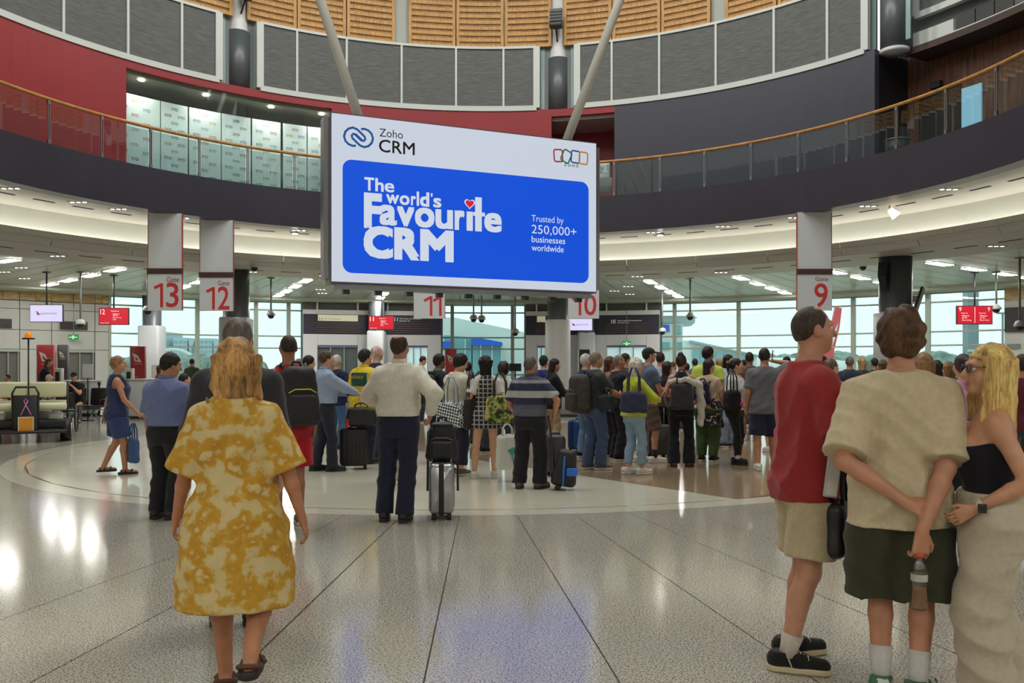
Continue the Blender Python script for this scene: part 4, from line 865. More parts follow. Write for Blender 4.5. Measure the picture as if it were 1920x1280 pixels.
TORSO_M = [(.80,.146,.105,-.01),(.90,.166,.120,-.018),(.98,.158,.114,-.006),(1.08,.146,.108,.006),(1.20,.153,.115,.006),(1.30,.165,.118,.0),(1.37,.156,.106,-.008),(1.415,.118,.088,-.014),(1.455,.075,.068,-.014),(1.50,.056,.058,-.010)]
TORSO_F = [(.80,.160,.110,-.015),(.90,.180,.126,-.022),(.98,.164,.112,-.008),(1.09,.128,.098,.006),(1.20,.138,.112,.014),(1.28,.146,.120,.014),(1.345,.138,.100,.0),(1.40,.105,.082,-.01),(1.44,.066,.062,-.014),(1.50,.048,.050,-.01)]
def person(loc, rz, H=1.75, sex='m', w=1., dp=1., lean=(0,0), head=(0,0,0), LH=None, RH=None, Lel=(-.4,-1,0), Rel=(.4,-1,0), LF=(-.1,0,8), RF=(.1,0,-8), top=None, bottom=None, shoes=None, hair=None, sk=PALE, h=.014, ch=None,
           label='', group=None, curlL=30, curlR=30, palmL=None, palmR=None, dirL=None, dirR=None, face=False, seat=None, knee=None, hat=None, collar=None, belt=None, sock=None, zf=0., extra=None, seed=1, thighs=1., cat='person', bust=None, arm=1.):
    s = H/1.75; ch = ch or h*1.15; e = empty('person', (loc[0], loc[1], zf), math.radians(rz), label, cat, group)
    tab = lerp_tab(TORSO_M if sex == 'm' else TORSO_F, s, w, dp, lean[0], lean[1]); skm = skin(sk); sw = (.168 if sex == 'm' else .147)*w
    dz = 0.
    if seat is not None: dz = seat-.80*s; tab = [(z+dz, a, b, cx, cy) for z, a, b, cx, cy in tab]
    def tp(x, y, z): return np.array([x*s+lean[0]*s*max(0, (z-.93)/.52), y*s+lean[1]*s*max(0, (z-.93)/.52)**1.3, z*s+dz])   # torso point
    SL, SR = tp(-sw, -.008, 1.372), tp(sw, -.008, 1.372); l1, l2 = .285*s*arm, .255*s*arm
    LHt = np.array(LH)*[s,s,s]+[0,0,dz] if LH is not None else SL+np.array([-.06,.03,-.52])*s
    RHt = np.array(RH)*[s,s,s]+[0,0,dz] if RH is not None else SR+np.array([.06,.03,-.52])*s
    EL, WL = ik(SL, LHt, l1, l2, Lel); ER, WR = ik(SR, RHt, l1, l2, Rel)
    feet = []
    for sx, Ft in ((-1, LF), (1, RF)):
        hip = np.array([sx*.092*s, -.01*s, .88*s+dz]); lift = Ft[3] if len(Ft) > 3 else 0.
        ank = np.array([Ft[0]*s, Ft[1]*s-.02*s, .085*s+lift]); kh = knee if knee is not None else (math.sin(math.radians(-Ft[2])), 1, 0)
        kn, ank = ik(hip, ank, .413*s, .392*s, kh); feet.append((hip, kn, ank, Ft[2], lift))
    # --- head frame
    Rh = rotm(*head); npv = tp(0, -.002, 1.50); hs = s**.45; hc0 = npv+Rh @ np.array([0, .018, .138-.003])*hs
    hc = hc0
    if seat is None and abs(head[1]) < 3 and abs(lean[1]) < .02: hc = hc+np.array([0,0,H-(hc[2]+.115*hs)])
    def hp(x, y, z): return hc+Rh @ (np.array([x, y, z])*hs)
    ext = np.stack([SL, SR, EL, ER, WL, WR, hc]+[f[1] for f in feet]+[f[2] for f in feet]+[[-.24*s*w,-.2*s,.5+dz],[.24*s*w,.2*s,.5+dz]]); lo, hi = ext.min(0)-.2, ext.max(0)+.2; lo[2] = min(0, lo[2]) if seat is None else lo[2]; hi[2] = hc[2]+.16
    lo[2] = min(lo[2], 0.)
    T0 = lambda k: (top or {}).get(k)
    # --- body (one continuous skin)
    vx = Vox(lo, hi, h); vx.loft(tab, -.008 if top and T0('low') is None else 0, .03); aw = (.9+.1*w)*(1. if sex == 'm' else .88)
    for S_, E_, W_, sx in ((SL,EL,WL,-1),(SR,ER,WR,1)):
        vx.rc(tp(sx*.06,-.014,1.425), S_, .04*s*aw, .054*s*aw, .04); vx.rc(S_, E_, .053*s*aw, .041*s*aw, .03); m_ = E_*.7+W_*.3; vx.rc(E_, m_, .040*s*aw, .041*s*aw, .015); vx.rc(m_, W_, .041*s*aw, .025*s*aw, .012)
        dr = (dirL if sx < 0 else dirR); dr = np.array(dr, float) if dr is not None else (W_-E_)/np.linalg.norm(W_-E_); pn = palmL if sx < 0 else palmR; pn = pn if pn is not None else (-sx, .15, 0)
        hand(vx, W_, dr, pn, s*(1. if sex == 'm' else .9), curlL if sx < 0 else curlR, 1 if np.dot(np.cross(dr, np.array(pn, float)), [0, 1, .01]) >= 0 else -1)
    for hip, kn, ank, fa, lift in feet:
        m_ = kn*.72+ank*.28; vx.rc(hip, kn, .078*s*thighs, .055*s, .04); back = np.array([0,-.012,0])*s; vx.rc(kn, m_+back, .053*s, .054*s, .02); vx.rc(m_+back, ank, .053*s, .036*s, .015)
        fd = np.array([math.sin(-math.radians(fa)), math.cos(math.radians(fa)), 0]); vx.rc(ank*[1,1,.5]+[0,0,lift*.5]-fd*.03*s, ank*[1,1,0]+[0,0,lift+.034]+fd*.15*s, .033*s, .027*s, .02)
    if bust:
        for sx in (-1,1): vx.ell(tp(sx*.068,.085,1.26), np.array([.062,.06,.06])*s*bust, None, .03)
    vx.rc(tp(0,-.018,1.43), npv+Rh @ np.array([0,.012,.06])*hs, (.060 if sex == 'm' else .050)*s, (.056 if sex == 'm' else .046)*s, .025)
    vx.ell(hp(0,-.012,.012), np.array([.074,.094,.105])*hs, Rh, .02); vx.ell(hp(0,.028,-.05), np.array([.056,.062,.068])*hs, Rh, .03); vx.ell(hp(0,.066,-.092), np.array([.026,.022,.022])*hs, Rh, .025)
    vx.rc(hp(0,.086,.018), hp(0,.110,-.026), .009*hs, .0145*hs, .012); vx.rc(hp(-.036,.076,.028), hp(.036,.076,.028), .015*hs, .015*hs, .015)
    for sx in (-1,1): vx.ell(hp(sx*.077,-.006,-.012), np.array([.011,.022,.034])*hs, Rh, .006); vx.ell(hp(sx*.042,.048,-.03), np.array([.03,.034,.034])*hs, Rh, .02)
    if h < .012:
        for sx in (-1,1): vx.ell(hp(sx*.032,.094,.006), np.array([.017,.013,.012])*hs, Rh, .012, 's')
        vx.rc(hp(-.02,.083,-.057), hp(.02,.083,-.057), .0085*hs, .0085*hs, .006); vx.rc(hp(-.017,.083,-.069), hp(.017,.083,-.069), .009*hs, .009*hs, .006)
    b = vox_obj('body', vx, skm, e)
    if face:
        me = b.data; lm = mat('lips_%d' % sk[0], tuple(v*f for v, f in zip(sk, (.9,.74,.74))), .4); me.materials.append(lm); n = len(me.polygons); cn = np.empty(n*3); me.polygons.foreach_get('center', cn); cn = ((cn.reshape(-1,3)-hc) @ Rh)/hs
        mi = ((np.abs(cn[:,0]) < .023) & (cn[:,2] < -.053) & (cn[:,2] > -.074) & (cn[:,1] > .086)).astype(np.int32); me.polygons.foreach_set('material_index', mi)
        for sx in (-1,1):
            mb = MB(); mb.lathe([(0,.0125),(.009,.0088),(.0125,0),(.009,-.0088),(0,-.0125)], 16); o = mb.build('eye', mat('eye_white', (225,220,214), .2), e); o.location = hp(sx*.032,.076,.006)
            p = MB(); p.lathe([(0,.0),(.006,.0)], 12); i_ = p.build('iris', mat('iris', (70,80,84), .2), o); i_.location = Rh @ np.array([0,.0128,0]); i_.rotation_euler = Matrix(Rh.tolist()).to_euler(); i_.rotation_euler = (Matrix(Rh.tolist()) @ Matrix.Rotation(-math.pi/2, 3, 'X')).to_euler()
    # --- hair
    if hair: hair_obj(hair[0], hairm(hair[1]), hc, Rh, hs, e, h, hair[2] if len(hair) > 2 else {}, seed)
    if hat: hat_obj(hat, hc, Rh, hs, e, h)
    # --- top
    legs_done = False
    if top:
        T_ = dict(kind='tee', m=None, hem=.86, loose=.022, sleeve=.62, sr=.078, wr=.005, neck=1.475, flare=0., v=0.); T_.update(top); vx = Vox(lo, hi, ch); wf = wrinkle(T_['wr']*(2.4 if h < .01 else 1.6), seed) if T_['wr'] else None
        zt = T_['neck']*s+dz; zh_ = T_['hem']*s+dz; tb = [r for r in tab]
        if T_['hem'] < .8 or T_['flare']:
            base = [r for r in tab if r[0] > .96*s+dz] if T_['flare'] else tb; f = T_['flare']
            if T_['flare']: base = [r for r in tab if r[0] >= .97*s+dz]+[(.88*s+dz, .185*s*w+f*.2, .14*s+f*.2, 0, -.01*s), (zh_-.02, .185*s*w+f, .145*s+f, 0, 0)]
            else: base = tb+[(zh_-.02, .175*s*w, .13*s, 0, -.01)]
            tb = base
        elif T_.get('boxy'):
            zc = 1.28*s+dz; wa = min(tab, key=lambda r: abs(r[0]-(1.32*s+dz))); tb = [r if r[0] > zc else (r[0], max(r[1], wa[1]*T_['boxy']), max(r[2], wa[2]*.98), r[3], r[4]) for r in tab]
        vx.loft(tb, T_['loose'], .02, zh_, zt, wr=wf, e=2.25)
        if bust:
            for sx in (-1,1): vx.ell(tp(sx*.068,.085,1.26), np.array([.062,.06,.06])*s*bust+T_['loose']*.6, None, .04)
        if T_['sleeve'] > 0:
            for S_, E_, W_, sx in ((SL,EL,WL,-1),(SR,ER,WR,1)):
                vx.rc(tp(sx*.055,-.014,1.425), S_, .040*s+T_['loose']*.5, .054*s*aw+T_['loose']*.6, .045)
                f = T_['sleeve']; r0 = .054*s*aw+T_['loose']*.75; n0 = np.linalg.norm(E_-S_)
                if f <= 1: vx.rc(S_, S_+(E_-S_)*f, r0, T_['sr']*s*aw, .03, True)
                else: vx.rc(S_, E_, r0, .05*s*aw+T_['loose']*.9, .03); vx.rc(E_, E_+(W_-E_)*(f-1), .048*s*aw+T_['loose']*.8, T_['sr']*s*aw, .02, True)
        if T_.get('low') is not None:   # low square neckline or strapless top edge
            zl = T_['low']*s+dz; vx.full(lambda x, y, z, g: np.maximum(g, (z-zl-T_.get('lowb', 0)*np.clip(-y*4, -1, 1))*.9))
        elif T_['kind'] == 'tank':
            for sx in (-1,1):
                q = tp(sx*(sw/w*1.02),0,1.37); vx.ell(q, np.array([.052,.16,.115])*s, None, .012, 's')
            vx.ell(tp(0,.09,1.5), np.array([.085,.1,.13])*s, None, .012, 's')
        else: vx.ell(tp(0,.02,1.515), np.array([.075,.085,.042])*s, None, .012, 's')
        if wf is not None: q = wrinkle(T_['wr']*1.1, seed+5, 26, 17); vx.full(lambda x, y, z, g: g+np.where(np.abs(g) < .05, q(x, y, z), 0)); vx.full(lambda x, y, z, g: np.maximum(g, zh_-z))
        o = vox_obj(T_.get('name', {'tee':'t_shirt','long':'shirt','tank':'tank_top','dress':'dress','jacket':'jacket'}.get(T_['kind'], 'shirt')), vx, T_['m'], e)
        if T_.get('placket'): pass
    if collar is not None:
        mb = MB(); c0 = tp(0,-.012,1.475); n = 24; vs_ = []
        for zz_, rr_ in ((-.012,.078),(.045,.066),(.047,.061),(-.01,.068)):
            for k in range(n): t = 2*math.pi*k/n; vs_.append((c0[0]+rr_*s*math.cos(t), c0[1]+rr_*1.05*s*math.sin(t), c0[2]+zz_*s*(1-.35*max(0, math.sin(t)))))
        mb.add(vs_, [(r_*n+k, r_*n+(k+1) % n, ((r_+1) % 4)*n+(k+1) % n, ((r_+1) % 4)*n+k) for r_ in range(4) for k in range(n)], 0, True); mb.build('collar', collar, e)
    # --- bottoms
    if bottom:
        B_ = dict(kind='trousers', m=None, hem=.07, loose=.018, lr=.075, kr=.072, waist=1.0, wr=.006); B_.update(bottom); vx = Vox(lo, hi, ch); zw = B_['waist']*s+dz
        if top and T_['hem'] < .97: zw = min(zw, zh_+.012)
        wf = wrinkle(B_['wr']*1.3, seed+9, 16, 14) if B_['wr'] else None
        if B_['kind'] == 'skirt':
            zh_ = B_['hem']*s+dz; vx.loft([r for r in tab if r[0] >= .89*s+dz]+[(zh_-.02, (.185+B_.get('flare', .02))*s*w, (.15+B_.get('flare', .02))*s, 0, 0)], B_['loose'], .02, zh_, zw, wr=wf)
        else:
            vx.loft([r for r in tab if r[0] < 1.12*s+dz], B_['loose']*.8, .03, .80*s+dz, zw)
            for hip, kn, ank, fa, lift in feet:
                th = .086*s*thighs+B_['loose']; 
                if B_['kind'] == 'shorts':
                    t = min(1., (hip[2]-B_['hem']*s-dz)/max(1e-3, hip[2]-kn[2])) if seat is None else .85
                    vx.rc(hip, hip+(kn-hip)*t, th, B_['lr']*s, .035, True)
                else:
                    kr, lr = B_['kr']*s, B_['lr']*s; vx.rc(hip, kn, th, kr, .035); cm_ = kn*.72+ank*.28+np.array([0,-.012*s,0]); cr = max(.066*s, kr*.72+lr*.28); vx.rc(kn, cm_, kr, cr, .02); vx.rc(cm_, ank+(kn-ank)*((B_['hem']-.085)/.405), cr, lr, .02, True)
            if wf is not None: vx.full(lambda x, y, z, g: g+np.where(np.abs(g) < .05, wf(x, y, z), 0))
            vx.full(lambda x, y, z, g: np.maximum(g, z-zw))
        vox_obj(B_.get('name', {'trousers':'trousers','shorts':'shorts','skirt':'skirt'}[B_['kind']]), vx, B_['m'], e)
    if belt is not None:
        vx = Vox(lo, hi, ch*.9); vx.loft([r for r in tab if .8*s < r[0]-dz < 1.2*s], .024*s+.004, 0, 1.0*s+dz-.025, 1.0*s+dz+.012); vox_obj('belt', vx, belt, e)
    # --- shoes, socks
    if shoes:
        kind, um, sm = shoes; up, sl_ = shoe_meshes(kind, .285*s if sex == 'm' else .255*s, .008 if h > .01 else .006)
        for hip, kn, ank, fa, lift in feet:
            o = link('shoe', up.copy() if not up.materials or up.materials[0] != um else up, None, e); o.data.materials.clear(); o.data.materials.append(um)
            o.location = (ank[0], ank[1]+.0, lift); o.rotation_euler = (0,0,math.radians(fa)); q = link('sole', sl_.copy(), None, o); q.data.materials.clear(); q.data.materials.append(sm)
            if h < .009 and kind == 'sneaker':
                for k in range(6):
                    y = .002+k*.017; z = min(.1, .121-(y+.02)*.34)+.002; l_ = MB(); l_.tube([(-.03,y-.004,z-.016),(-.012,y,z+.001),(.012,y+.006,z+.001),(.03,y+.01,z-.016)], .0042, 6); l_.build('lace', mat('lace', (205,196,176), .8), o)
                l_ = MB(); l_.tube([(0,.0,.104),(.03,-.005,.1),(.047,.005,.07),(.05,.02,.035)], .0036, 6); l_.build('lace', mat('lace', (205,196,176)), o)
            if sock is not None:
                l_ = MB(); d_ = (kn-ank)/np.linalg.norm(kn-ank); l_.tube([tuple(ank-[0,0,.02]-[0,0,lift*0]), tuple(ank+d_*.03), tuple(ank+d_*sock[1])], [.044*s,.043*s,.053*s], 16); l_.build('sock', sock[0], e)
    info = dict(e=e, hc=hc, Rh=Rh, hs=hs, WL=WL, WR=WR, EL=EL, ER=ER, SL=SL, SR=SR, s=s, tp=tp, hp=hp, feet=feet)
    return info
def hair_obj(style, m, hc, Rh, hs, e, h, opt, seed):
    hh = max(.006, h*.7); L = opt.get('L', .3); vx = Vox(np.array(hc)-.17*hs-np.array([.05,.08,L if style in ('long','pony','bob') else .02]), np.array(hc)+.2*hs, hh); rng = np.random.default_rng(seed); ph = rng.uniform(0, 6.28, 4)
    def loc(x, y, z): p = (x-hc[0], y-hc[1], z-hc[2]); return [(Rh[0,i]*p[0]+Rh[1,i]*p[1]+Rh[2,i]*p[2])/hs for i in range(3)]
    vol = opt.get('vol', 0.); fr = opt.get('front', .062)
    def E(q, c, r): k0 = np.sqrt(sum(((q[i]-c[i])/r[i])**2 for i in range(3)))+1e-9; k1 = np.sqrt(sum(((q[i]-c[i])/r[i]**2)**2 for i in range(3)))+1e-9; return k0*(k0-1)/k1
    def smin(a, b, k=.03): t = np.clip(.5+.5*(b-a)/k, 0, 1); return b*(1-t)+a*t-k*t*(1-t)
    def fn(x, y, z):
        q = loc(x, y, z); d = E(q, (0,-.016,.014+vol*.3), (.083+vol,.100+vol,.108+vol))
        zc = np.interp(q[1], [-.11,-.06,-.02,.025,.05,.075,.12], [opt.get('nape', -.075), opt.get('nape', -.075), opt.get('side', -.03), opt.get('side', -.03)+.025, fr-.012, fr, fr+.01]); d = np.maximum(d, (zc-q[2])*.75)
        if style == 'balding': d = np.maximum(d, -E(q, (0,.0,.115), (.062,.1,.062)))
        if style == 'long' or style == 'bob':
            Lb = L if style == 'long' else min(L, .17); wd = opt.get('wd', .088)
            t = np.clip((.03-q[2])/(Lb+.03), 0, 1); ay = .062-.012*t; cyy = -.05+opt.get('cy', 0.)*t; aw_ = wd*(1-.15*t)
            k = np.sqrt((q[0]/aw_)**2+((q[1]-cyy)/ay)**2); d2 = np.maximum((k-1)*.05, np.maximum(q[2]-.05, -Lb-q[2]-.02*np.sin(q[0]*60+ph[0])))
            d2 = d2+.0035*np.sin(q[0]*130+ph[1]+6*q[2]); d2 = np.maximum(d2, (q[1]-.012)*.9); d = smin(d, d2, .02)
            if opt.get('curtain'):   # strands that fall in front of the ears
                k3 = np.sqrt(((np.abs(q[0])-.074)/.02)**2+((q[1]-.012)/.045)**2); d3 = np.maximum((k3-1)*.02, np.maximum(q[2]-.06, -opt['curtain']-q[2])); d = smin(d, d3, .015)
            d = np.maximum(d, -E(q, (0,.075,-.05), (.066,.075,.085)))
        if style == 'pony':
            pz = opt.get('pz', .03); d = smin(d, E(q, (0,-.125,pz), (.03,.035,.03)), .02); t = np.clip((pz-q[2])/L, 0, 1); cyy = -.14+opt.get('cy', -.01)*np.sin(t*3.)+.03*t; rr = .034*(1-.5*t)+.004*np.sin(q[0]*90+ph[0]); k = np.sqrt(q[0]**2+(q[1]-cyy)**2)-rr; d = smin(d, np.maximum(k, np.maximum(q[2]-pz, pz-L-q[2])), .015)
        if style == 'bun': d = smin(d, E(q, opt.get('at', (0,-.07,.11)), (.045,.045,.042)), .015)
        n1 = opt.get('mess', .0025); fq = opt.get('fq', 70); d = d+n1*np.sin(q[0]*fq+ph[0]+3*np.sin(q[2]*20+ph[1])+2*np.sin(q[1]*25))*np.cos(q[1]*fq*.5+ph[2]+2*np.sin(q[2]*23))
        return d*hs
    vx.full(lambda x, y, z, g: fn(x, y, z)); V, Q = vx.mesh()
    if len(V): link('hair', np_mesh('hair', V, Q), m, e)
def hat_obj(hat, hc, Rh, hs, e, h):
    kind, m = hat; hh = max(.007, h*.8); vx = Vox(np.array(hc)-.14, np.array(hc)+.24, hh)
    def loc(x, y, z): p = (x-hc[0], y-hc[1], z-hc[2]); return [(Rh[0,i]*p[0]+Rh[1,i]*p[1]+Rh[2,i]*p[2])/hs for i in range(3)]
    def fn(x, y, z, g):
        q = loc(x, y, z); zz = .03 if kind == 'cap' else .02; r = (.092,.112,.10) if kind == 'cap' else (.092,.112,.125)
        d = np.sqrt((q[0]/r[0])**2+((q[1]+.01)/r[1])**2+(np.maximum(q[2]-.02, -.2)/r[2])**2)-1; d = np.maximum(d*.09, (zz-.0*q[1]-q[2]))
        if kind == 'cap':
            b = np.maximum(np.sqrt((q[0]/.075)**2+((q[1]-.1)/.085)**2)-1, 0)*.07+np.maximum(np.abs(q[2]-.038+.25*(q[1]-.1)*(q[1] > .1))-.006, 0)-.002; d = np.minimum(d, b)
        return d*hs
    vx.full(fn); V, Q = vx.mesh(); link('cap' if kind == 'cap' else 'beanie', np_mesh('hat', V, Q), m, e)
# ================================================================== BAGS AND LUGGAGE
BLK = mat('bag_black', (34,34,36), .6, 0, .15, 30, bump=.2); WHS = mat('sole_white', (214,212,204), .6); DKS = mat('sole_dark', (46,42,40), .7); BLS = mat('shoe_black', (28,27,28), .5)
def loc2w(p, v):
    "point in a person's frame -> world"
    e = p['e']; a = e.rotation_euler.z; return Vector((e.location.x+v[0]*math.cos(a)-v[1]*math.sin(a), e.location.y+v[0]*math.sin(a)+v[1]*math.cos(a), e.location.z+v[2]))
def backpack(loc, rz, d, m, label, m2=None, h=.014, straps=True, zipm=None, slack=0.):
    w_, t_, hh = d; e = empty('backpack', loc, rz, label, 'backpack')
    vx = Vox((-w_/2-.03,-t_-.04,-hh/2-.03), (w_/2+.03,.06,hh/2+.05), h); vx.rbox((0,-t_/2,0), (w_,t_,hh), min(w_,t_,hh)*.38, None, .0, taper=.25); vx.full(lambda x, y, z, g: g+.004*np.sin(x*30+z*22)*np.cos(z*26+x*8)); vox_obj('main_bag', vx, m, e)
    vx = Vox((-w_/2,-t_-.09,-hh/2), (w_/2,0,hh/2), h); vx.rbox((0,-t_-.01,-hh*.2), (w_*.78,.09,hh*.46), .04, None, 0); vox_obj('front_pocket', vx, m2 or m, e)
    mb = MB(); mb.tube([(-w_*.36,-t_-.035,hh*.06),(-w_*.2,-t_-.05,hh*.12),(w_*.2,-t_-.05,hh*.12),(w_*.36,-t_-.035,hh*.06)], .006, 6); mb.build('zip', zipm or mat('zip_grey', (90,90,92), .4), e)
    MB().tube([(-.05,-.03,hh/2-.01),(-.03,-.03,hh/2+.04),(.03,-.03,hh/2+.04),(.05,-.03,hh/2-.01)], .012, 8).build('carry_loop', m, e)
    if straps:
        for s in (-1,1): MB().tube([(s*.09,-.02,hh/2-.04),(s*.115,.06,hh/2+.02),(s*.135,.2,hh/2-.08),(s*.15,.2,hh/2-.24),(s*.16,.05,-hh*.28),(s*.13,-.02,-hh*.36)], .017, 8).build('strap', m, e)
    else:
        for s in (-1,1): MB().tube([(s*w_*.36,.0,hh/2-.06),(s*w_*.5,.05,hh*.2),(s*w_*.52,.05,-hh*.5-slack)], .012, 8).build('strap', m, e)
    return e
def tote(loc, rz, d, m, label, handle=.25, hm=None, h=.013, name='tote_bag', logo=None, sag=.3):
    w_, t_, hh = d; e = empty(name, loc, rz, label, 'bag')
    vx = Vox((-w_/2-.05,-t_/2-.04,-.02), (w_/2+.05,t_/2+.04,hh+.03), h); vx.rbox((0,0,hh/2), (w_,t_,hh), min(t_*.45,.06), None, 0, taper=sag*.4); vx.full(lambda x, y, z, g: g+.005*np.sin(x*26+z*15)*np.cos(z*20)); vox_obj('bag_body', vx, m, e)
    for s in (-1,1): MB().tube([(-w_*.22,s*t_*.3,hh-.03),(-w_*.2,s*t_*.25,hh+handle*.6),(-w_*.08,s*t_*.1,hh+handle),(w_*.08,s*t_*.1,hh+handle),(w_*.2,s*t_*.25,hh+handle*.6),(w_*.22,s*t_*.3,hh-.03)], .011, 8).build('handle', hm or m, e)
    return e
WHEEL = mat('wheel_black', (26,26,28), .5); CHR = mat('chrome_tube', (170,172,176), .25, .9)
def suitcase(loc, rz, d, m, label, handle=.35, ribs=0, ribm=None, strap=None, group=None, cm=None):
    w_, t_, hh = d; e = empty('suitcase', loc, rz, label, 'suitcase', group); z0 = .055
    b = MB().rbox((0,0,z0+hh/2), (w_,t_,hh), .06, 1).build('shell', m, e)
    for k in range(ribs):
        x = -w_/2+.06+(w_-.12)*k/max(1, ribs-1)
        for s in (-1,1): MB().rbox((x,s*(t_/2+.001),z0+hh/2), (.022,.014,hh-.12), .006, 2, 2).build('rib', ribm or m, b)
    MB().rbox((0,0,z0+hh/2), (w_+.008,.022,hh+.008), .064, 1).build('zip_band', BLK, e)
    for sx in (-1,1):
        for sy in (-1,1):
            q = MB(); q.tube([(sx*(w_/2-.05)-.022,sy*(t_/2-.04),.028),(sx*(w_/2-.05)+.022,sy*(t_/2-.04),.028)], .028, 12); o = q.build('wheel', WHEEL, e); MB().box((sx*(w_/2-.05),sy*(t_/2-.04),.058), (.035,.03,.03)).build('wheel_fork', WHEEL, o)
    if handle:
        zt = z0+hh; hp = MB(); hp.tube([(-.09,0,zt-.05),(-.09,0,zt+handle)], .009, 8); hp.tube([(.09,0,zt-.05),(.09,0,zt+handle)], .009, 8); hp.build('telescopic_handle', CHR, e); MB().rbox((0,0,zt+handle+.012), (.22,.035,.03), .014, 0).build('grip', BLK, e)
    MB().tube([(-.07,0,z0+hh-.005),(-.05,0,z0+hh+.022),(.05,0,z0+hh+.022),(.07,0,z0+hh-.005)], .011, 8).build('top_handle', BLK, e)
    if strap: MB().rbox((0,0,z0+hh/2), (.05,t_+.02,hh+.02), .03, 0).build('strap', strap, e)
    return e
def phone(loc, rz, label, name='phone', d=(.075,.008,.155), c=(40,40,44), tilt=-.6):
    e = empty(name, loc, rz, label, 'phone'); M = Matrix.Rotation(tilt, 4, 'X'); MB().rbox((0,0,0), d, .012, 1, 3, M=M).build('phone_case', mat('ph_%d' % c[0], c, .3), e); MB().rbox((0,-d[1]/2-.001,0), (d[0]-.008,.002,d[2]-.01), .01, 1, 3, M=M).build('phone_screen', mat('ph_screen', (20,22,26), .15), e); return e
# patterned cloths
def banded(key, bands, bump=.2):
    N = NT(key); tc = N.n('TexCoord'); s_ = N.n('SeparateXYZ', {0: tc.outputs['Object']}); f = N.n('MapRange', {0: s_.outputs[2], 1: 0., 2: 2., 3: 0., 4: 1.}); N.link(N.ramp(f.outputs[0], [(z/2, c) for z, c in bands], 'CONSTANT'), N.p.inputs['Base Color']); N.p.inputs['Roughness'].default_value = .85; return N.m
def blobs(key, stops, scale, stretch=(1,1,1), interp='CONSTANT', detail=2.):
    N = NT(key); tc = N.n('TexCoord'); mp = N.n('Mapping', {0: tc.outputs['Object'], 3: stretch}); nz = N.n('TexNoise', {'Vector': mp.outputs[0], 'Scale': scale, 'Detail': detail}); N.link(N.ramp(nz.outputs[0], stops, interp), N.p.inputs['Base Color']); N.p.inputs['Roughness'].default_value = .85; return N.m
def plaid(key, base, line, f=38.):
    N = NT(key); tc = N.n('TexCoord'); s_ = N.n('SeparateXYZ', {0: tc.outputs['Object']}); g = None
    for ax in (0, 2):
        v = N.math('SINE', N.math('MULTIPLY', s_.outputs[ax], f*2)); v = N.math('GREATER_THAN', v, .72); g = v if g is None else N.math('MAXIMUM', g, v)
    N.link(N.mix(g, base, line), N.p.inputs['Base Color']); N.p.inputs['Roughness'].default_value = .85; return N.m
def checks(key, a, b, sc):
    N = NT(key); tc = N.n('TexCoord'); mp = N.n('Mapping', {0: tc.outputs['Object'], 2: (0, .6, 0)}); c = N.n('TexChecker', {'Vector': mp.outputs[0], 'Color1': (*lin(a),1), 'Color2': (*lin(b),1), 'Scale': sc}); N.link(c.outputs[0], N.p.inputs['Base Color']); N.p.inputs['Roughness'].default_value = .85; return N.m
# ================================================================== THE CROWD
def at(x, Y): return ((x-960)/F*Y, Y)
def Hof(ytop, Y): return EYE+(690-ytop)*Y/F
def tee(c, **k): return dict(kind='tee', m=cloth(c), **k)
def lsl(c, **k): return dict(dict(kind='long', m=cloth(c), sleeve=1.93, sr=.04, hem=.99, name='shirt'), **k)
def trs(c, **k): return dict(dict(kind='trousers', m=cloth(c)), **k)
def shr(c, **k): return dict(dict(kind='shorts', m=cloth(c), hem=.52, lr=.105), **k)
SNK = ('sneaker', cloth((224,222,214)), WHS); BSN = ('sneaker', cloth((30,30,32)), WHS); BSH = ('shoe', BLS, DKS); GSN = ('sneaker', cloth((110,108,104)), WHS); DSN = ('sneaker', cloth((32,32,34)), DKS)
BLKH, DKBR, BRH, GRY, WHT, BLO = (34,28,26), (52,38,30), (92,66,44), (120,114,106), (214,206,196), (214,172,104)
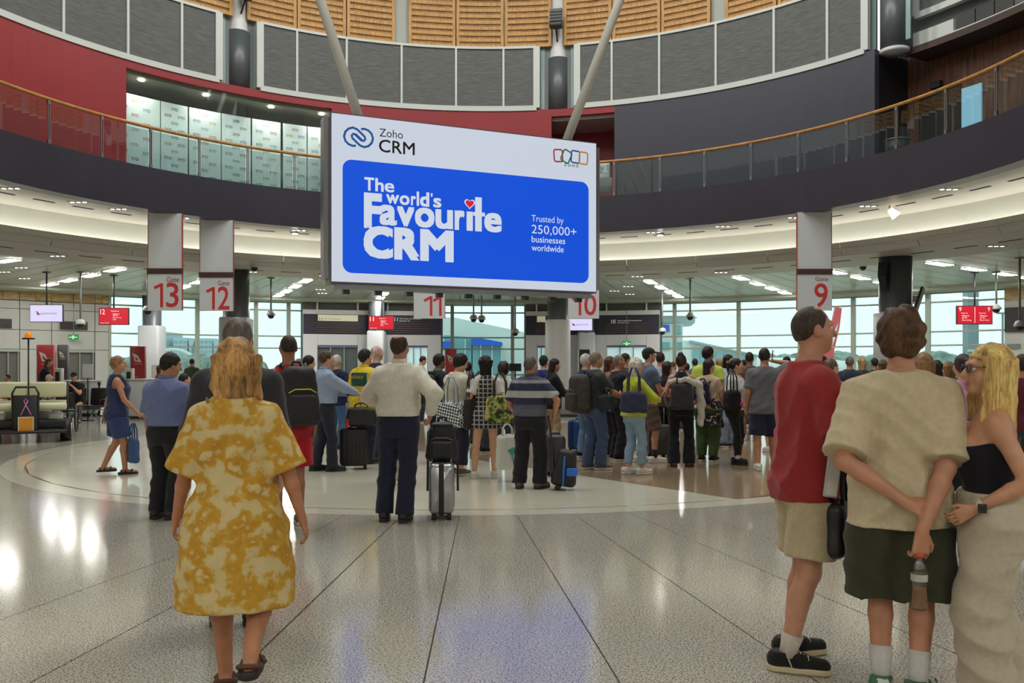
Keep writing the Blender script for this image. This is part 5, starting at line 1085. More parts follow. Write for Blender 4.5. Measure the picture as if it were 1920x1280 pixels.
# ---------- right-hand group close to the camera
P_red = person(at(1513, 4.45), -84, 1.815, 'm', .97, 1.0, lean=(0,.015), head=(-4,0,0), RH=(.18,.28,1.02), Rel=(.5,-.9,0), LH=(-.2,.26,1.02), Lel=(-.7,-.7,0), LF=(-.10,-.02,4), RF=(.12,-.13,-26),
    top=tee((156,50,52), hem=.80, loose=.026, sleeve=.86, sr=.086, boxy=.98, wr=.006), bottom=shr((188,172,138), hem=.54, lr=.118, loose=.026), shoes=('sneaker', cloth((34,32,32)), mat('sole_cream', (200,186,150), .6)), sock=(cloth((196,184,172)), .09),
    hair=('short', (66,54,44), dict(side=-.02, nape=-.06, vol=-.004, mess=.0015, front=.07)), sk=(196,140,112), h=.0075, ch=.0085, label='man in dark red tee and khaki shorts standing at the right', face=True, seed=3, curlR=60, curlL=50)
P_tan = person(at(1683, 4.02), -18, 1.755, 'm', 1.05, 1.05, lean=(.012,-.01), head=(-12,3,0), LH=(.01,-.21,.91), Lel=(-1,-.1,.2), RH=(.07,-.25,.79), Rel=(1,-.1,.2), arm=1.2, dirR=(-.05,.0,-1), palmR=(-.3,.9,0), dirL=(.8,-.05,-.35), palmL=(0,.8,-.5), curlL=48, curlR=55,
    LF=(-.075,-.03,-10), RF=(.075,-.06,-25), top=tee((206,190,156), hem=.775, loose=.034, sleeve=.9, sr=.096, boxy=1.0, wr=.0055), bottom=shr((62,62,46), hem=.42, lr=.150, loose=.05, wr=.008), shoes=('sneaker', blobs('shoe_green', [(0,(70,110,84)),(.5,(214,214,206))], 14), WHS), sock=(cloth((206,204,198)), .14),
    hair=('short', (84,58,36), dict(vol=.02, nape=-.12, side=-.06, mess=.011, fq=48, front=.05)), sk=(196,138,108), h=.0075, ch=.0085, label='man in cream tee and olive shorts with hands behind his back', seed=11)
P_blo = person(at(1858, 3.85), 70, 1.60, 'f', 1.05, 1.05, head=(14,2,0), LH=(-.205,.10,.985), Lel=(-.3,-1,0), RH=(.2,.12,.99), Rel=(.3,-1,0), LF=(-.09,.05,6), RF=(.1,-.06,-8), curlL=25,
    top=dict(kind='tank', m=cloth((28,27,32)), sleeve=0, hem=1.0, loose=.008, low=1.29, lowb=.05, wr=.003, name='strapless_top'), bottom=trs((196,184,160), waist=1.05, lr=.12, kr=.112, loose=.04, hem=.05, wr=.009), shoes=('sandal', mat('sandal_brown', (92,60,44), .6), DKS),
    hair=('long', BLO, dict(L=.36, curtain=.24, wd=.098, vol=.006, mess=.003, fq=110, side=-.05, front=.058, cy=-.02)), sk=(206,150,116), h=.0075, ch=.0085, label='blonde woman in strapless black top and loose cream trousers', face=True, seed=5, bust=1.0, cat='person')
# glasses on the blonde woman
def glasses(p, label, c=(48,40,52)):
    hp = p['hp']; g = empty('eyeglasses', loc2w(p, hp(0,.1,.008)), p['e'].rotation_euler.z, label, 'glasses'); m = mat('frame_dark', c, .3); o = hp(0,.1,.008); L = lambda x, y, z: tuple(np.array(hp(x,y,z))-o)
    for s in (-1,1):
        MB().tube([L(s*.033+.024*math.cos(t), .104-.006*abs(math.cos(t)), .006+.019*math.sin(t)) for t in [2*math.pi*k/20 for k in range(21)]], .0024, 6).build('rim', m, g)
        MB().add([L(s*.033+.023*math.cos(t), .104, .006+.018*math.sin(t)) for t in [2*math.pi*k/20 for k in range(20)]], [tuple(range(20))]).build('lens', glass('lens_glass', (216,206,220), .08), g)
        MB().tube([L(s*.057,.1,.012), L(s*.08,.06,.014), L(s*.084,-.01,.012)], .0024, 6).build('temple', m, g)
    MB().tube([L(-.01,.108,.012), L(0,.112,.014), L(.01,.108,.012)], .0024, 6).build('bridge', m, g)
glasses(P_blo, 'dark framed glasses worn by the blonde woman')
wr_ = P_blo['WL']; dd = P_blo['WL']-P_blo['EL']; dd = dd/np.linalg.norm(dd); g = empty('wristwatch', loc2w(P_blo, wr_-dd*.03), P_blo['e'].rotation_euler.z, 'pale strapped smartwatch on the wrist of the blonde woman', 'watch')
MB().tube([tuple(-dd*.012), tuple(dd*.012)], .031, 18).build('band', mat('watch_band', (206,196,176), .5), g); q = np.cross(dd, [0,1,0]); q = q/np.linalg.norm(q); q = -q if q[0] > 0 else q; MB().rbox(tuple(q*.031), (.012,.034,.038), .004, 0).build('case', mat('watch_case', (40,40,44), .2), g)
# bottle in the cream-tee man's hand
bt = loc2w(P_tan, P_tan['WR']+np.array([-.01,.0,-.135])); e = empty('drink_bottle', (bt.x, bt.y, bt.z-.2), 0, 'clear plastic bottle half full of amber drink held behind the back', 'bottle')
MB().lathe([(0,0),(.030,.0),(.034,.01),(.033,.06),(.030,.09),(.034,.12),(.034,.16),(.028,.19),(.015,.215),(.015,.225),(0,.225)], 24).build('shell', glass('bottle_plastic', (226,222,210), .12, .08), e)
MB().lathe([(0,.004),(.029,.004),(.031,.012),(.031,.06),(.028,.088),(.028,.10),(0,.10)], 24).build('drink', mat('amber', (150,100,44), .15), e); MB().lathe([(0,.225),(.018,.225),(.018,.245),(0,.246)], 18).build('cap', mat('cap_orange', (206,84,52), .4), e); MB().lathe([(.0345,.125),(.0348,.155)], 24).build('label', mat('bottle_label', (190,186,176), .5), e)
e = tote((at(1573, 4.3)[0], 4.3, zat(1040, 4.3)), math.radians(60), (.26,.09,.27), mat('leather_black', (24,24,28), .45), 'black handbag hanging between the red and cream shirted men', .24, None, .008, 'handbag')
p = at(1556, 4.22); e = empty('document_folder', (p[0], p[1], zat(930, 4.22)), math.radians(8), 'pale grey folder held by the man in the dark red tee', 'folder'); M = Matrix.Rotation(.14, 4, 'Y'); MB().rbox((0,0,.13), (.07,.02,.27), .008, 1, 2, M=M).build('cover', mat('folder_grey', (186,184,182), .5), e); MB().box((0,-.012,.13), (.05,.004,.25), M=M).build('pages', mat('paper', (222,220,214), .7), e)
# ---------- woman in the yellow dress, the man in front of her and others on the left
FLORAL = blobs('floral', [(0,(220,204,158)),(.43,(214,192,136)),(.49,(204,158,52)),(.6,(194,142,38)),(.68,(220,196,136))], 11, (1,1,1.1), 'LINEAR', 3.)
P_yel = person(at(442, 4.0), 12, 1.62, 'f', 1.0, 1.0, head=(5,0,0), LH=(-.30,.12,.86), Lel=(-.6,-.9,0), RH=(.37,.0,.72), Rel=(.6,-.9,0), LF=(-.06,.12,4), RF=(.10,-.34,-6,.20),
    top=dict(kind='dress', m=FLORAL, hem=.46, flare=.065, loose=.034, sleeve=.98, sr=.115, wr=.004, neck=1.47), shoes=('sandal', mat('sandal_brown', (92,60,44)), DKS), hair=('long', (178,134,80), dict(L=.31, wd=.125, vol=.016, mess=.006, fq=70)), sk=(190,130,98), h=.008, ch=.009, label='woman in mustard floral dress walking away in the left foreground', seed=21)
P_gry = person(at(446, 5.15), 2, 1.795, 'm', 1.05, 1.05, head=(-4,0,0), top=lsl((54,54,60), kind='jacket', hem=.78, loose=.034, sr=.052, boxy=1.0), bottom=trs((48,46,52)), collar=cloth((206,208,214)), shoes=BSH, hair=('short', (104,96,88), dict(side=-.035, nape=-.08)), sk=PALE, h=.010, label='grey haired man in dark jacket ahead of the floral dress', seed=22)
P_jer = person(at(541, 8.35), 30, 1.82, 'm', 1.08, 1.06, head=(-4,0,0), top=dict(kind='tank', m=blobs('jersey', [(0,(168,30,42)),(1,(176,34,46))], 3), sleeve=0, hem=.78, loose=.028, boxy=1.0, name='basketball_jersey'), bottom=shr((190,34,44), hem=.55, lr=.13, loose=.04), shoes=GSN, hair=('short', (58,44,36), dict(vol=-.005, side=-.01, nape=-.05, mess=.001, front=.075)), sk=(168,116,88), h=.010, label='man in red basketball jersey wearing a large black backpack', seed=23)
q = loc2w(P_jer, P_jer['tp'](.02,-.15,1.19)); backpack(q, math.radians(30), (.36,.20,.56), BLK, 'large black backpack with yellow zip pulls on the jersey man', zipm=mat('zip_yellow', (206,196,50), .5), h=.010)
P_blu = person(at(312, 8.7), -16, 1.645, 'm', 1.06, 1.05, head=(-34,-14,0), LH=(-.26,.05,.84), RH=(.12,.30,1.10), Rel=(.8,-.6,0), top=dict(lsl((112,124,170), sleeve=.88, sr=.088, hem=.985, loose=.032, boxy=.98), kind='long'), collar=cloth((112,124,170)), bottom=trs((38,38,42), loose=.024, lr=.085, kr=.08), belt=BLS, shoes=BSH, hair=('short', BLKH, dict(vol=.006, mess=.003)), sk=TAN_, h=.010, label='man in short sleeved blue shirt and black trousers', seed=24)
P_nav = person(at(220, 12.35), -62, 1.67, 'f', 1.14, 1.15, head=(-8,0,0), RH=(.22,.25,.92), Rel=(.4,-1,0), LH=(-.22,-.16,.86), LF=(-.08,-.16,5,.03), RF=(.09,.12,-5), top=dict(kind='tank', m=cloth((46,56,92)), sleeve=0, hem=.84, loose=.022, boxy=.95), bottom=shr((52,66,112), hem=.56, lr=.13, loose=.04), shoes=('sandal', BLS, DKS), hair=('short', (150,114,74), dict(vol=.004, mess=.004)), sk=TAN_, h=.012, label='woman in navy sleeveless top and shorts walking by the buggy', seed=25)
tote((at(250, 12.3)[0], 12.3, zat(868, 12.3)), math.radians(-50), (.28,.12,.36), cloth((60,84,128)), 'blue cloth bag swinging beside the woman in navy shorts', .2)
# man in the white shirt with silver suitcase
P_wht = person(at(748, 8.6), -6, 1.83, 'm', 1.02, 1.02, head=(-16,0,0), LH=(-.12,.24,1.06), Lel=(-1,-.2,0), RH=(.30,.0,.995), Rel=(.7,-.7,0), curlR=65, LF=(-.13,-.02,6), RF=(.075,-.07,-4), top=lsl((226,222,208), loose=.034, sr=.045, hem=.985, boxy=.96, wr=.008), collar=cloth((226,222,208)), bottom=trs((40,42,64), loose=.02, lr=.082, kr=.078), belt=BLS, shoes=BSH, hair=('balding', (62,48,40), dict(side=-.03)), sk=TAN_, h=.010, label='man in white long sleeved shirt and navy trousers walking with suitcase', seed=26)
SILV = mat('silver_shell', (176,178,182), .28, .75)
suitcase((at(828, 8.75)[0], 8.75, 0), math.radians(4), (.25,.36,.50), SILV, 'silver hard shell suitcase with a black strap and black backpack on top', .36, 0, None, BLK)
backpack((at(827, 8.75)[0], 8.93, .555+.20), math.radians(2), (.30,.20,.40), BLK, 'black backpack riding on the silver suitcase', h=.011, straps=False, slack=.32)
# ---------- middle of the queue
P_gls = person(at(610, 12.7), -64, 1.75, 'm', 1.08, 1.12, head=(2,-3,0), RH=(.12,.50,1.10), Rel=(.5,-1,0), LH=(-.16,.40,1.12), curlR=60, LF=(-.09,-.10,6), RF=(.1,.10,-6), top=lsl((152,168,196), loose=.03, boxy=.98), collar=cloth((152,168,196)), bottom=trs((44,46,62), lr=.08), belt=BLS, shoes=BSH, hair=('short', (84,62,46), dict(vol=.003)), h=.012, label='man in pale blue shirt gripping a black suitcase handle', seed=30)
suitcase((at(664, 12.95)[0], 12.95, 0), math.radians(12), (.42,.26,.56), mat('shell_black', (30,30,32), .45), 'black ribbed suitcase gripped by the man in pale blue shirt', .48, 6)
e = tote((at(675, 12.95)[0]+.02, 12.93, .65), math.radians(10), (.44,.24,.27), BLK, 'black travel bag strapped on the black ribbed suitcase', .06, None, .012, 'travel_bag')
e = empty('luggage_tag', (at(651, 12.78)[0], 12.78, .62), 0, 'red luggage tag dangling from the black travel bag', 'tag'); MB().rbox((0,0,.07), (.045,.008,.13), .01, 1, 3).build('tag', mat('tag_red', (206,40,52), .5), e); MB().tube([(0,0,.13),(0,.03,.2)], .005, 6).build('cord', BLK, e)
YJ = NT('aussie_jacket'); tc = YJ.n('TexCoord'); sp_ = YJ.n('SeparateXYZ', {0: tc.outputs['Object']}); cnd = YJ.math('MULTIPLY', YJ.math('GREATER_THAN', sp_.outputs[2], 1.22), YJ.math('MULTIPLY', YJ.math('LESS_THAN', sp_.outputs[1], -.03), YJ.math('MULTIPLY', YJ.math('LESS_THAN', sp_.outputs[2], 1.43), YJ.math('LESS_THAN', YJ.math('ABSOLUTE', sp_.outputs[0]), .17)))); YJ.link(YJ.mix(cnd, (226,196,38), (28,84,74)), YJ.p.inputs['Base Color']); YJ.p.inputs['Roughness'].default_value = .6
P_aus = person(at(684, 13.7), -34, 1.79, 'm', 1.05, 1.05, head=(-26,0,0), top=dict(lsl((220,190,40), hem=.76, loose=.045, sr=.055, boxy=1.02, name='jacket'), kind='jacket', m=YJ.m), bottom=trs((40,42,60)), collar=cloth((226,196,38)), shoes=BSH, hair=('short', BLKH, dict(vol=.01, nape=-.1, side=-.05)), sk=ASN, h=.012, label='person in bright yellow and green team jacket', seed=31)
mb = MB(); text_into(mb, 'AUSTRALIA', ((-.14, -.182, 1.335), (.28,0,0), (0,0,.05)), 0, .01); mb.build('jacket_lettering', mat('aus_text', (226,200,60), .6), P_aus['e'])
P_n = person(at(631, 16.2), -20, Hof(665, 16.2), 'm', 1.0, 1.0, top=lsl((44,46,84), kind='jacket', hem=.8), bottom=trs((70,104,150)), shoes=BSH, hair=('short', WHT, dict()), h=.015, label='white haired man in navy jacket and jeans behind the blue shirted man', seed=32)
backpack(loc2w(P_n, P_n['tp'](0,-.13,1.2)), math.radians(-20), (.30,.16,.44), BLK, 'black backpack on the white haired man in jeans', h=.014)
person(at(706, 14.6), -50, Hof(648, 14.6), 'm', 1.05, 1.0, head=(-10,0,0), top=lsl((46,44,62), kind='jacket', hem=.8), bottom=trs((52,52,70)), shoes=BSH, hair=('balding', (222,190,186), dict()), sk=(226,176,160), h=.015, label='pink scalped white haired man right of the yellow jacket', seed=33)
person(at(577, 14.4), -50, Hof(667, 14.4), 'm', .98, 1.0, head=(0,-6,0), top=tee((206,200,196)), bottom=trs((60,60,66)), shoes=GSN, hair=('short', BLKH, dict(vol=.006)), sk=ASN, h=.015, label='dark haired person half hidden beside the large black backpack', seed=34)
person(at(748, 11.2), 0, 1.6, 'f', top=tee((150,150,150)), bottom=trs((176,172,164), lr=.12, kr=.11, loose=.04), shoes=BSH, hair=('short', DKBR, {}), h=.015, label='person in wide grey trousers hidden behind the white shirted man', seed=35)
person(at(789, 24), -70, Hof(666, 24), 'm', head=(0,-22,0), RH=(.1,.36,1.2), LH=(-.1,.36,1.18), top=tee((196,178,178)), bottom=trs((52,54,66)), shoes=GSN, hair=('short', DKBR, {}), h=.017, label='distant young man in pale pink tee looking down at his phone', seed=36)
P_hod = person(at(822, 13.8), -40, Hof(664, 13.8), 'm', head=(-16,-4,0), top=lsl((36,38,44), kind='jacket', hem=.8, loose=.035, boxy=1.0), collar=cloth((120,124,120)), bottom=trs((44,46,60)), shoes=BSN, hair=('short', BLKH, dict(vol=.006)), sk=BRN, h=.013, label='man in black jacket with grey hood and backpack', seed=37)
backpack(loc2w(P_hod, P_hod['tp'](0,-.15,1.17)), math.radians(-40), (.32,.20,.50), BLK, 'black backpack on the man with the grey hood', h=.013)
P_wt = person(at(857, 12.2), -44, 1.70, 'f', 1.12, 1.1, head=(-14,-20,0), RH=(.06,.34,1.18), LH=(-.02,.34,1.15), Rel=(.7,-.7,-.2), Lel=(-.7,-.7,-.2), top=tee((222,216,200), hem=.82, loose=.034, sleeve=.92, sr=.1, boxy=1.0), bottom=trs((42,42,62), lr=.085, hem=.16), shoes=GSN, hair=('short', BLKH, dict(vol=.014, nape=-.1, side=-.06)), sk=ASN, h=.012, label='black haired woman in cream tee with a chequered shoulder bag', seed=38)
tote((at(845, 11.95)[0], 11.95, zat(800, 11.95)), math.radians(-35), (.44,.16,.34), checks('houndstooth', (222,226,226), (40,54,64), 34), 'black and white chequered shoulder bag on the woman in cream tee', .34, cloth((150,160,170)), .012, 'shoulder_bag')
phone(loc2w(P_wt, P_wt['WR']+np.array([-.03,.1,.04])), math.radians(-44), 'phone held up by the woman in cream tee')
P_pl = person(at(911, 11.9), 6, 1.66, 'f', 1.0, 1.0, head=(-4,-3,0), RH=(.30,-.02,.78), Rel=(.6,-.8,0), LH=(-.20,.16,1.0), LF=(-.17,-.02,8), RF=(.12,0,-6), top=dict(kind='tank', m=plaid('plaid_bw', (34,34,38), (170,168,166), 52.), sleeve=0, hem=.72, flare=.02, loose=.024, name='plaid_dress'), shoes=('sneaker', cloth((206,206,200)), WHS), hair=('bob', (26,20,20), dict(L=.17, wd=.094, vol=.006)), sk=ASN, h=.011, label='girl with black bob in a plaid pinafore dress', seed=39, curlR=60)
vx = Vox((-.4,-.3,1.0), (.4,.3,1.55), .013); s_ = P_pl['s']
for S_, E_, sx in ((P_pl['SL'],P_pl['EL'],-1),(P_pl['SR'],P_pl['ER'],1)): vx.rc(P_pl['tp'](sx*.07,-.01,1.44), S_, .06*s_, .07*s_, .03); vx.rc(S_, S_+(E_-S_)*.62, .07*s_, .085*s_, .03, True)
vox_obj('blouse', vx, cloth((222,220,214)), P_pl['e'])
tote((at(938, 11.8)[0], 11.68, zat(792, 11.68)), math.radians(12), (.40,.14,.36), blobs('camo', [(0,(52,56,38)),(.42,(112,128,62)),(.5,(188,178,104)),(.6,(96,116,50)),(.68,(50,50,36))], 9), 'green camouflage tote bag behind the girl in plaid', .3, cloth((60,60,44)))
tote((at(884, 11.9)[0], 11.85, zat(805, 11.85)), math.radians(25), (.22,.12,.44), BLK, 'long black tote on the left hip of the girl in plaid', .34)
SB = tote((at(951, 11.5)[0], 11.55, zat(880, 11.55)), math.radians(4), (.30,.14,.47), cloth((214,216,210)), 'white paper shopping bag with a teal emblem hanging from a hand', .13, cloth((206,206,200)), .013, 'shopping_bag')
mb = MB(); mb.add([(.0,-.078,.26),(.07,-.078,.30),(.13,-.078,.29),(.09,-.078,.25),(.075,-.078,.20),(.06,-.078,.1),(.05,-.078,.2)], [(0,1,6),(1,2,3),(1,3,4,6),(4,5,6)]); mb.build('emblem', mat('teal', (60,160,150), .6), SB)
person(at(944, 14.2), -10, Hof(680, 14.2), 'f', top=tee((206,210,204)), bottom=trs((60,64,80)), shoes=GSN, hair=('short', (44,32,28), dict(vol=.022, mess=.008, fq=60, nape=-.1)), sk=ASN, h=.015, label='curly haired woman in white top behind the girl in plaid', seed=41)
STR = banded('stripe_polo', [(0,(92,94,110)),(.985,(84,86,102)),(1.045,(44,46,72)),(1.13,(176,176,174)),(1.215,(44,46,72)),(1.305,(140,140,146)),(1.345,(70,72,94)),(1.42,(96,98,112))])
P_str = person(at(994, 10.9), -18, 1.65, 'm', 1.12, 1.18, head=(-22,0,0), RH=(.30,.10,.96), Rel=(.9,-.5,0), LH=(-.22,.18,.92), Lel=(-.9,-.5,0), curlR=70, LF=(-.13,-.04,8), RF=(.14,0,-22), top=dict(kind='tee', m=STR, hem=.955, loose=.03, sleeve=.8, sr=.086, boxy=1.0, name='striped_polo'), collar=cloth((84,86,102)), bottom=trs((36,36,42), loose=.03, lr=.095, kr=.092, waist=1.0), belt=mat('belt_brown', (120,72,52), .5), shoes=('shoe', mat('shoe_brown', (96,74,60), .6), DKS), hair=('short', (92,88,84), dict(vol=-.004, front=.08, side=-.02)), sk=TAN_, h=.010, label='stocky man in blue and grey striped polo with wheeled bag', seed=42)
# wheeled bag with blue trim
e = empty('wheeled_bag', (at(1060, 10.75)[0], 10.75, 0), math.radians(-8), 'black wheeled bag with bright blue trim and pull handle', 'bag')
vx = Vox((-.2,-.2,0), (.2,.2,.55), .011); vx.rbox((0,0,.27), (.27,.22,.45), .06, rotm(0,0,8), 0, taper=.3); vox_obj('bag_body', vx, BLK, e)
BT = mat('trim_blue', (40,110,214), .5); MB().tube([(-.02,-.115,.06),(-.01,-.12,.26),(.0,-.1,.42),(.02,-.05,.48)], .014, 8).build('trim', BT, e); MB().rbox((.09,-.12,.23), (.13,.03,.10), .02, 1).build('pocket_flap', BT, e)
for s in (-1,1): q = MB(); q.tube([(-.09,s*.09-.015,.035),(-.09,s*.09+.015,.035)], .035, 14); q.build('wheel', WHEEL, e)
for s in (-.05,.05): MB().tube([(-.13,s,.12),(-.155,s,.5),(-.21,s*.6,.9)], .008, 8).build('handle_tube', mat('tube_black', (40,40,42), .35), e)
MB().tube([(-.21,-.05,.9),(-.215,.05,.9)], .016, 8).build('grip', BLK, e)
suitcase((at(1041, 12.1)[0], 12.1, 0), math.radians(10), (.24,.30,.52), mat('shell_charcoal', (48,48,50), .5), 'charcoal suitcase behind the blue trimmed wheeled bag', .0)
person(at(1019, 17.2), -30, Hof(668, 17.2), 'm', top=lsl((44,58,120), kind='jacket', hem=.8), bottom=trs((60,60,70)), shoes=BSN, hair=('short', DKBR, {}), hat=('beanie', cloth((30,62,48))), h=.015, label='person in dark green beanie and blue jacket', seed=43)
P_bw = person(at(1036, 15.4), -70, Hof(672, 15.4), 'f', head=(0,-14,0), RH=(.1,.36,1.05), LH=(-.08,.34,1.05), top=lsl((34,34,38), kind='jacket', hem=.82, loose=.035), bottom=trs((186,166,138), lr=.08), shoes=BSN, hair=('long', (44,30,28), dict(L=.28)), sk=ASN, h=.014, label='long haired woman in black jacket and beige trousers holding a phone', seed=44)
phone(loc2w(P_bw, P_bw['WR']+np.array([-.06,.09,.05])), math.radians(-70), 'white phone in the hand of the woman in black jacket', c=(214,214,214))
P_bp = person(at(1117, 12.9), -68, 1.74, 'm', 1.04, 1.06, head=(-8,2,0), RH=(.06,.36,1.12), LH=(-.04,.36,1.10), Rel=(.8,-.6,-.2), Lel=(-.8,-.6,-.2), LF=(-.08,-.08,4), RF=(.08,.06,-4), top=dict(tee((58,58,62), hem=.92, loose=.028, boxy=.96, sleeve=.8)), collar=cloth((206,204,196)), bottom=trs((76,94,130), lr=.085, kr=.082), shoes=GSN, hair=('short', (128,118,106), dict(vol=.002)), sk=TAN_, h=.011, label='grey haired man in charcoal polo and jeans with olive backpack', seed=45)
backpack(loc2w(P_bp, P_bp['tp'](0,-.13,1.13)), math.radians(-68), (.36,.27,.58), mat('bag_olive', (58,56,50), .7, 0, .2, 20), 'big olive black backpack on the grey haired man in jeans', h=.012)
e = tote((at(1137, 12.55)[0], 12.55, zat(772, 12.55)), math.radians(-60), (.28,.13,.26), blobs('bag_blue', [(0,(34,36,42)),(.62,(36,40,60)),(.66,(60,110,206))], 9), 'black waist bag with blue top beside the olive backpack man', .08, BLK, .012, 'waist_bag')
suitcase((at(1084, 15.6)[0], 15.6, 0), math.radians(50), (.36,.24,.52), mat('shell_blue', (36,84,160), .4), 'bright blue suitcase behind the man in jeans', 0)
person(at(1098, 14.6), -60, Hof(663, 14.6), 'm', top=lsl((40,52,84), kind='jacket', hem=.85), bottom=trs((110,140,170)), shoes=BSN, hair=('short', (196,192,186), {}), h=.015, label='silver haired man in navy jacket left of the olive backpack man', seed=46)
person(at(1141, 14.9), -80, Hof(668, 14.9), 'f', head=(-10,-8,0), top=tee((150,110,84)), bottom=trs((50,50,56)), shoes=BSN, hair=('long', (92,60,42), dict(L=.26)), sk=(180,124,92), h=.015, label='brown haired woman between the grey haired and bald men', seed=47)
person(at(1159, 14.2), -76, Hof(665, 14.2), 'm', 1.08, 1.12, RH=(.1,.34,1.08), LH=(-.1,.34,1.08), top=tee((36,38,48), hem=.86, boxy=1.0), bottom=trs((34,34,42), lr=.09), shoes=BSN, hair=('short', (132,124,116), dict(vol=-.006, front=.085)), sk=TAN_, h=.014, label='cropped grey haired man in black tee and black trousers', seed=48)
person(at(1172, 16.5), -70, Hof(662, 16.5), 'm', top=tee((70,60,56)), bottom=trs((50,50,60)), shoes=BSN, hair=('short', DKBR, {}), h=.016, label='dark haired man just visible behind the lime sweater woman', seed=49)
P_lim = person(at(1190, 12.3), -64, 1.63, 'f', 1.05, 1.05, head=(0,-8,0), RH=(.12,.36,1.12), LH=(-.1,.34,1.08), Rel=(.7,-.8,0), LF=(-.09,-.06,4), RF=(.08,.10,-4), top=lsl((184,190,56), hem=.88, loose=.034, sr=.05, name='sweater', boxy=.96), bottom=trs((142,172,196), lr=.062, kr=.064, hem=.16, loose=.012), shoes=SNK, hair=('bob', WHT, dict(L=.17, wd=.1, vol=.01)), h=.011, label='white haired woman in lime green sweater and light jeans', seed=50)
tote((at(1188, 12.0)[0], 11.98, zat(774, 11.98)), math.radians(-25), (.38,.14,.30), cloth((56,58,84)), 'navy shoulder tote on the woman in lime sweater', .32)
phone(loc2w(P_lim, P_lim['WR']+np.array([-.03,.1,.05])), math.radians(-64), 'phone in the hand of the woman in lime sweater')
P_cap = person(at(1216, 13.9), -76, 1.83, 'm', head=(0,2,0), RH=(.1,.34,1.08), LH=(-.1,.34,1.08), LF=(-.09,-.1,4), RF=(.09,.08,-4), top=tee((92,106,132), hem=.86), bottom=shr((112,96,86), hem=.5), shoes=SNK, sock=(cloth((40,40,44)), .12), hair=('short', DKBR, {}), hat=('cap', cloth((34,46,46))), h=.012, label='tall man in dark cap and grey blue tee', seed=51)
person(at(1238, 16.2), -20, Hof(660, 16.2), 'm', 1.04, 1.0, top=tee((186,186,204), hem=.84, boxy=1.0), bottom=trs((80,80,86)), shoes=GSN, hair=('short', DKBR, {}), h=.015, label='man in pale lavender shirt seen from behind', seed=52)
P_or = person(at(1251, 15.2), -50, 1.62, 'f', top=dict(tee((206,78,50)), m=banded('orange_black', [(0,(34,34,36)),(1.0,(214,84,56)),(1.13,(36,34,38))])), bottom=trs((34,34,38)), shoes=SNK, hair=('long', DKBR, dict(L=.25)), h=.015, label='woman in black top with orange band beside the tall black suitcase', seed=53)
suitcase((at(1236, 14.6)[0], 14.6, 0), math.radians(20), (.36,.26,.50), mat('shell_grey', (72,76,80), .4), 'dark grey suitcase between the capped man and the vest top woman', .30)
P_tk = person(at(1277, 13.3), -8, Hof(664, 13.3), 'f', 1.02, 1.0, head=(-14,0,0), LH=(-.22,.14,.98), RH=(.24,.2,1.0), Rel=(.8,-.6,0), LF=(-.11,-.02,6), RF=(.12,0,-20), top=dict(kind='tank', m=cloth((36,36,40)), sleeve=0, hem=.9, loose=.012), bottom=trs((30,30,36), lr=.098, kr=.072, hem=.05, loose=.012), shoes=('shoe', mat('shoe_rust', (110,64,48), .6), DKS), hair=('bun', (56,38,32), dict(at=(0,-.05,.11))), sk=(196,138,112), h=.011, label='woman in black vest top and flared trousers with hair in a bun', seed=54)
tote((at(1277, 13.05)[0], 13.0, zat(768, 13.0)), math.radians(-6), (.34,.13,.40), cloth((58,58,62)), 'dark grey tote slung on the back of the vest top woman', .20)
e = empty('folded_jacket', (at(1290, 13.1)[0], 13.1, .95), math.radians(-10), 'white jacket draped over the arm of the vest top woman', 'jacket'); vx = Vox((-.35,-.2,-.35), (.3,.25,.5), .014); vx.chain([(-.26,-.1,.35),(0,-.13,.38),(.16,-.06,.3),(.2,.05,.0),(.19,.05,-.28)], [.04,.045,.05,.06,.05], .02); vx.full(lambda x, y, z, g: g+.008*np.sin(x*40+z*30)); vox_obj('draped_cloth', vx, cloth((206,204,196)), e)
person(at(1327, 15.2), -20, Hof(651, 15.2), 'm', 1.04, 1.0, head=(-30,0,0), top=tee((200,216,92), hem=.82, boxy=1.0), bottom=trs((50,54,60)), shoes=BSN, hair=('short', BLKH, dict(vol=.014, mess=.005)), sk=TAN_, h=.014, label='tall dark haired man in neon yellow shirt', seed=55)
P_gt = person(at(1327, 14.0), -34, 1.645, 'f', 1.04, 1.02, head=(-26,-8,0), LH=(-.18,.26,1.0), RH=(.16,.3,1.0), top=tee((206,180,152), hem=.9), bottom=trs((74,98,58), lr=.075, kr=.105, loose=.05, hem=.1), shoes=BSN, hair=('long', (48,34,32), dict(L=.2, wd=.07)), sk=ASN, h=.012, label='girl in beige tee and green cargo trousers', seed=56)
backpack(loc2w(P_gt, P_gt['tp'](-.03,-.13,1.18)), math.radians(-34), (.28,.15,.36), cloth((36,38,62)), 'small navy backpack on the girl in green trousers', h=.013)
e = empty('tied_jacket', loc2w(P_gt, (0.02,0,.88)), math.radians(-34), 'black floral jacket tied round the waist of the girl in green trousers', 'jacket'); vx = Vox((-.3,-.3,-.35), (.3,.3,.25), .014); vx.loft([(-.3,.16,.11,.04,-.09),(-.1,.20,.15,.0,-.02),(.1,.18,.14,0,0)], 0, .02); vx.rc((.1,.16,.05), (.12,.22,-.3), .045, .05, .03); vx.full(lambda x, y, z, g: g+.008*np.sin(x*36+z*22)); vox_obj('draped_cloth', vx, blobs('black_floral', [(0,(206,196,190)),(.4,(34,32,34)),(.66,(150,130,120))], 24), e)
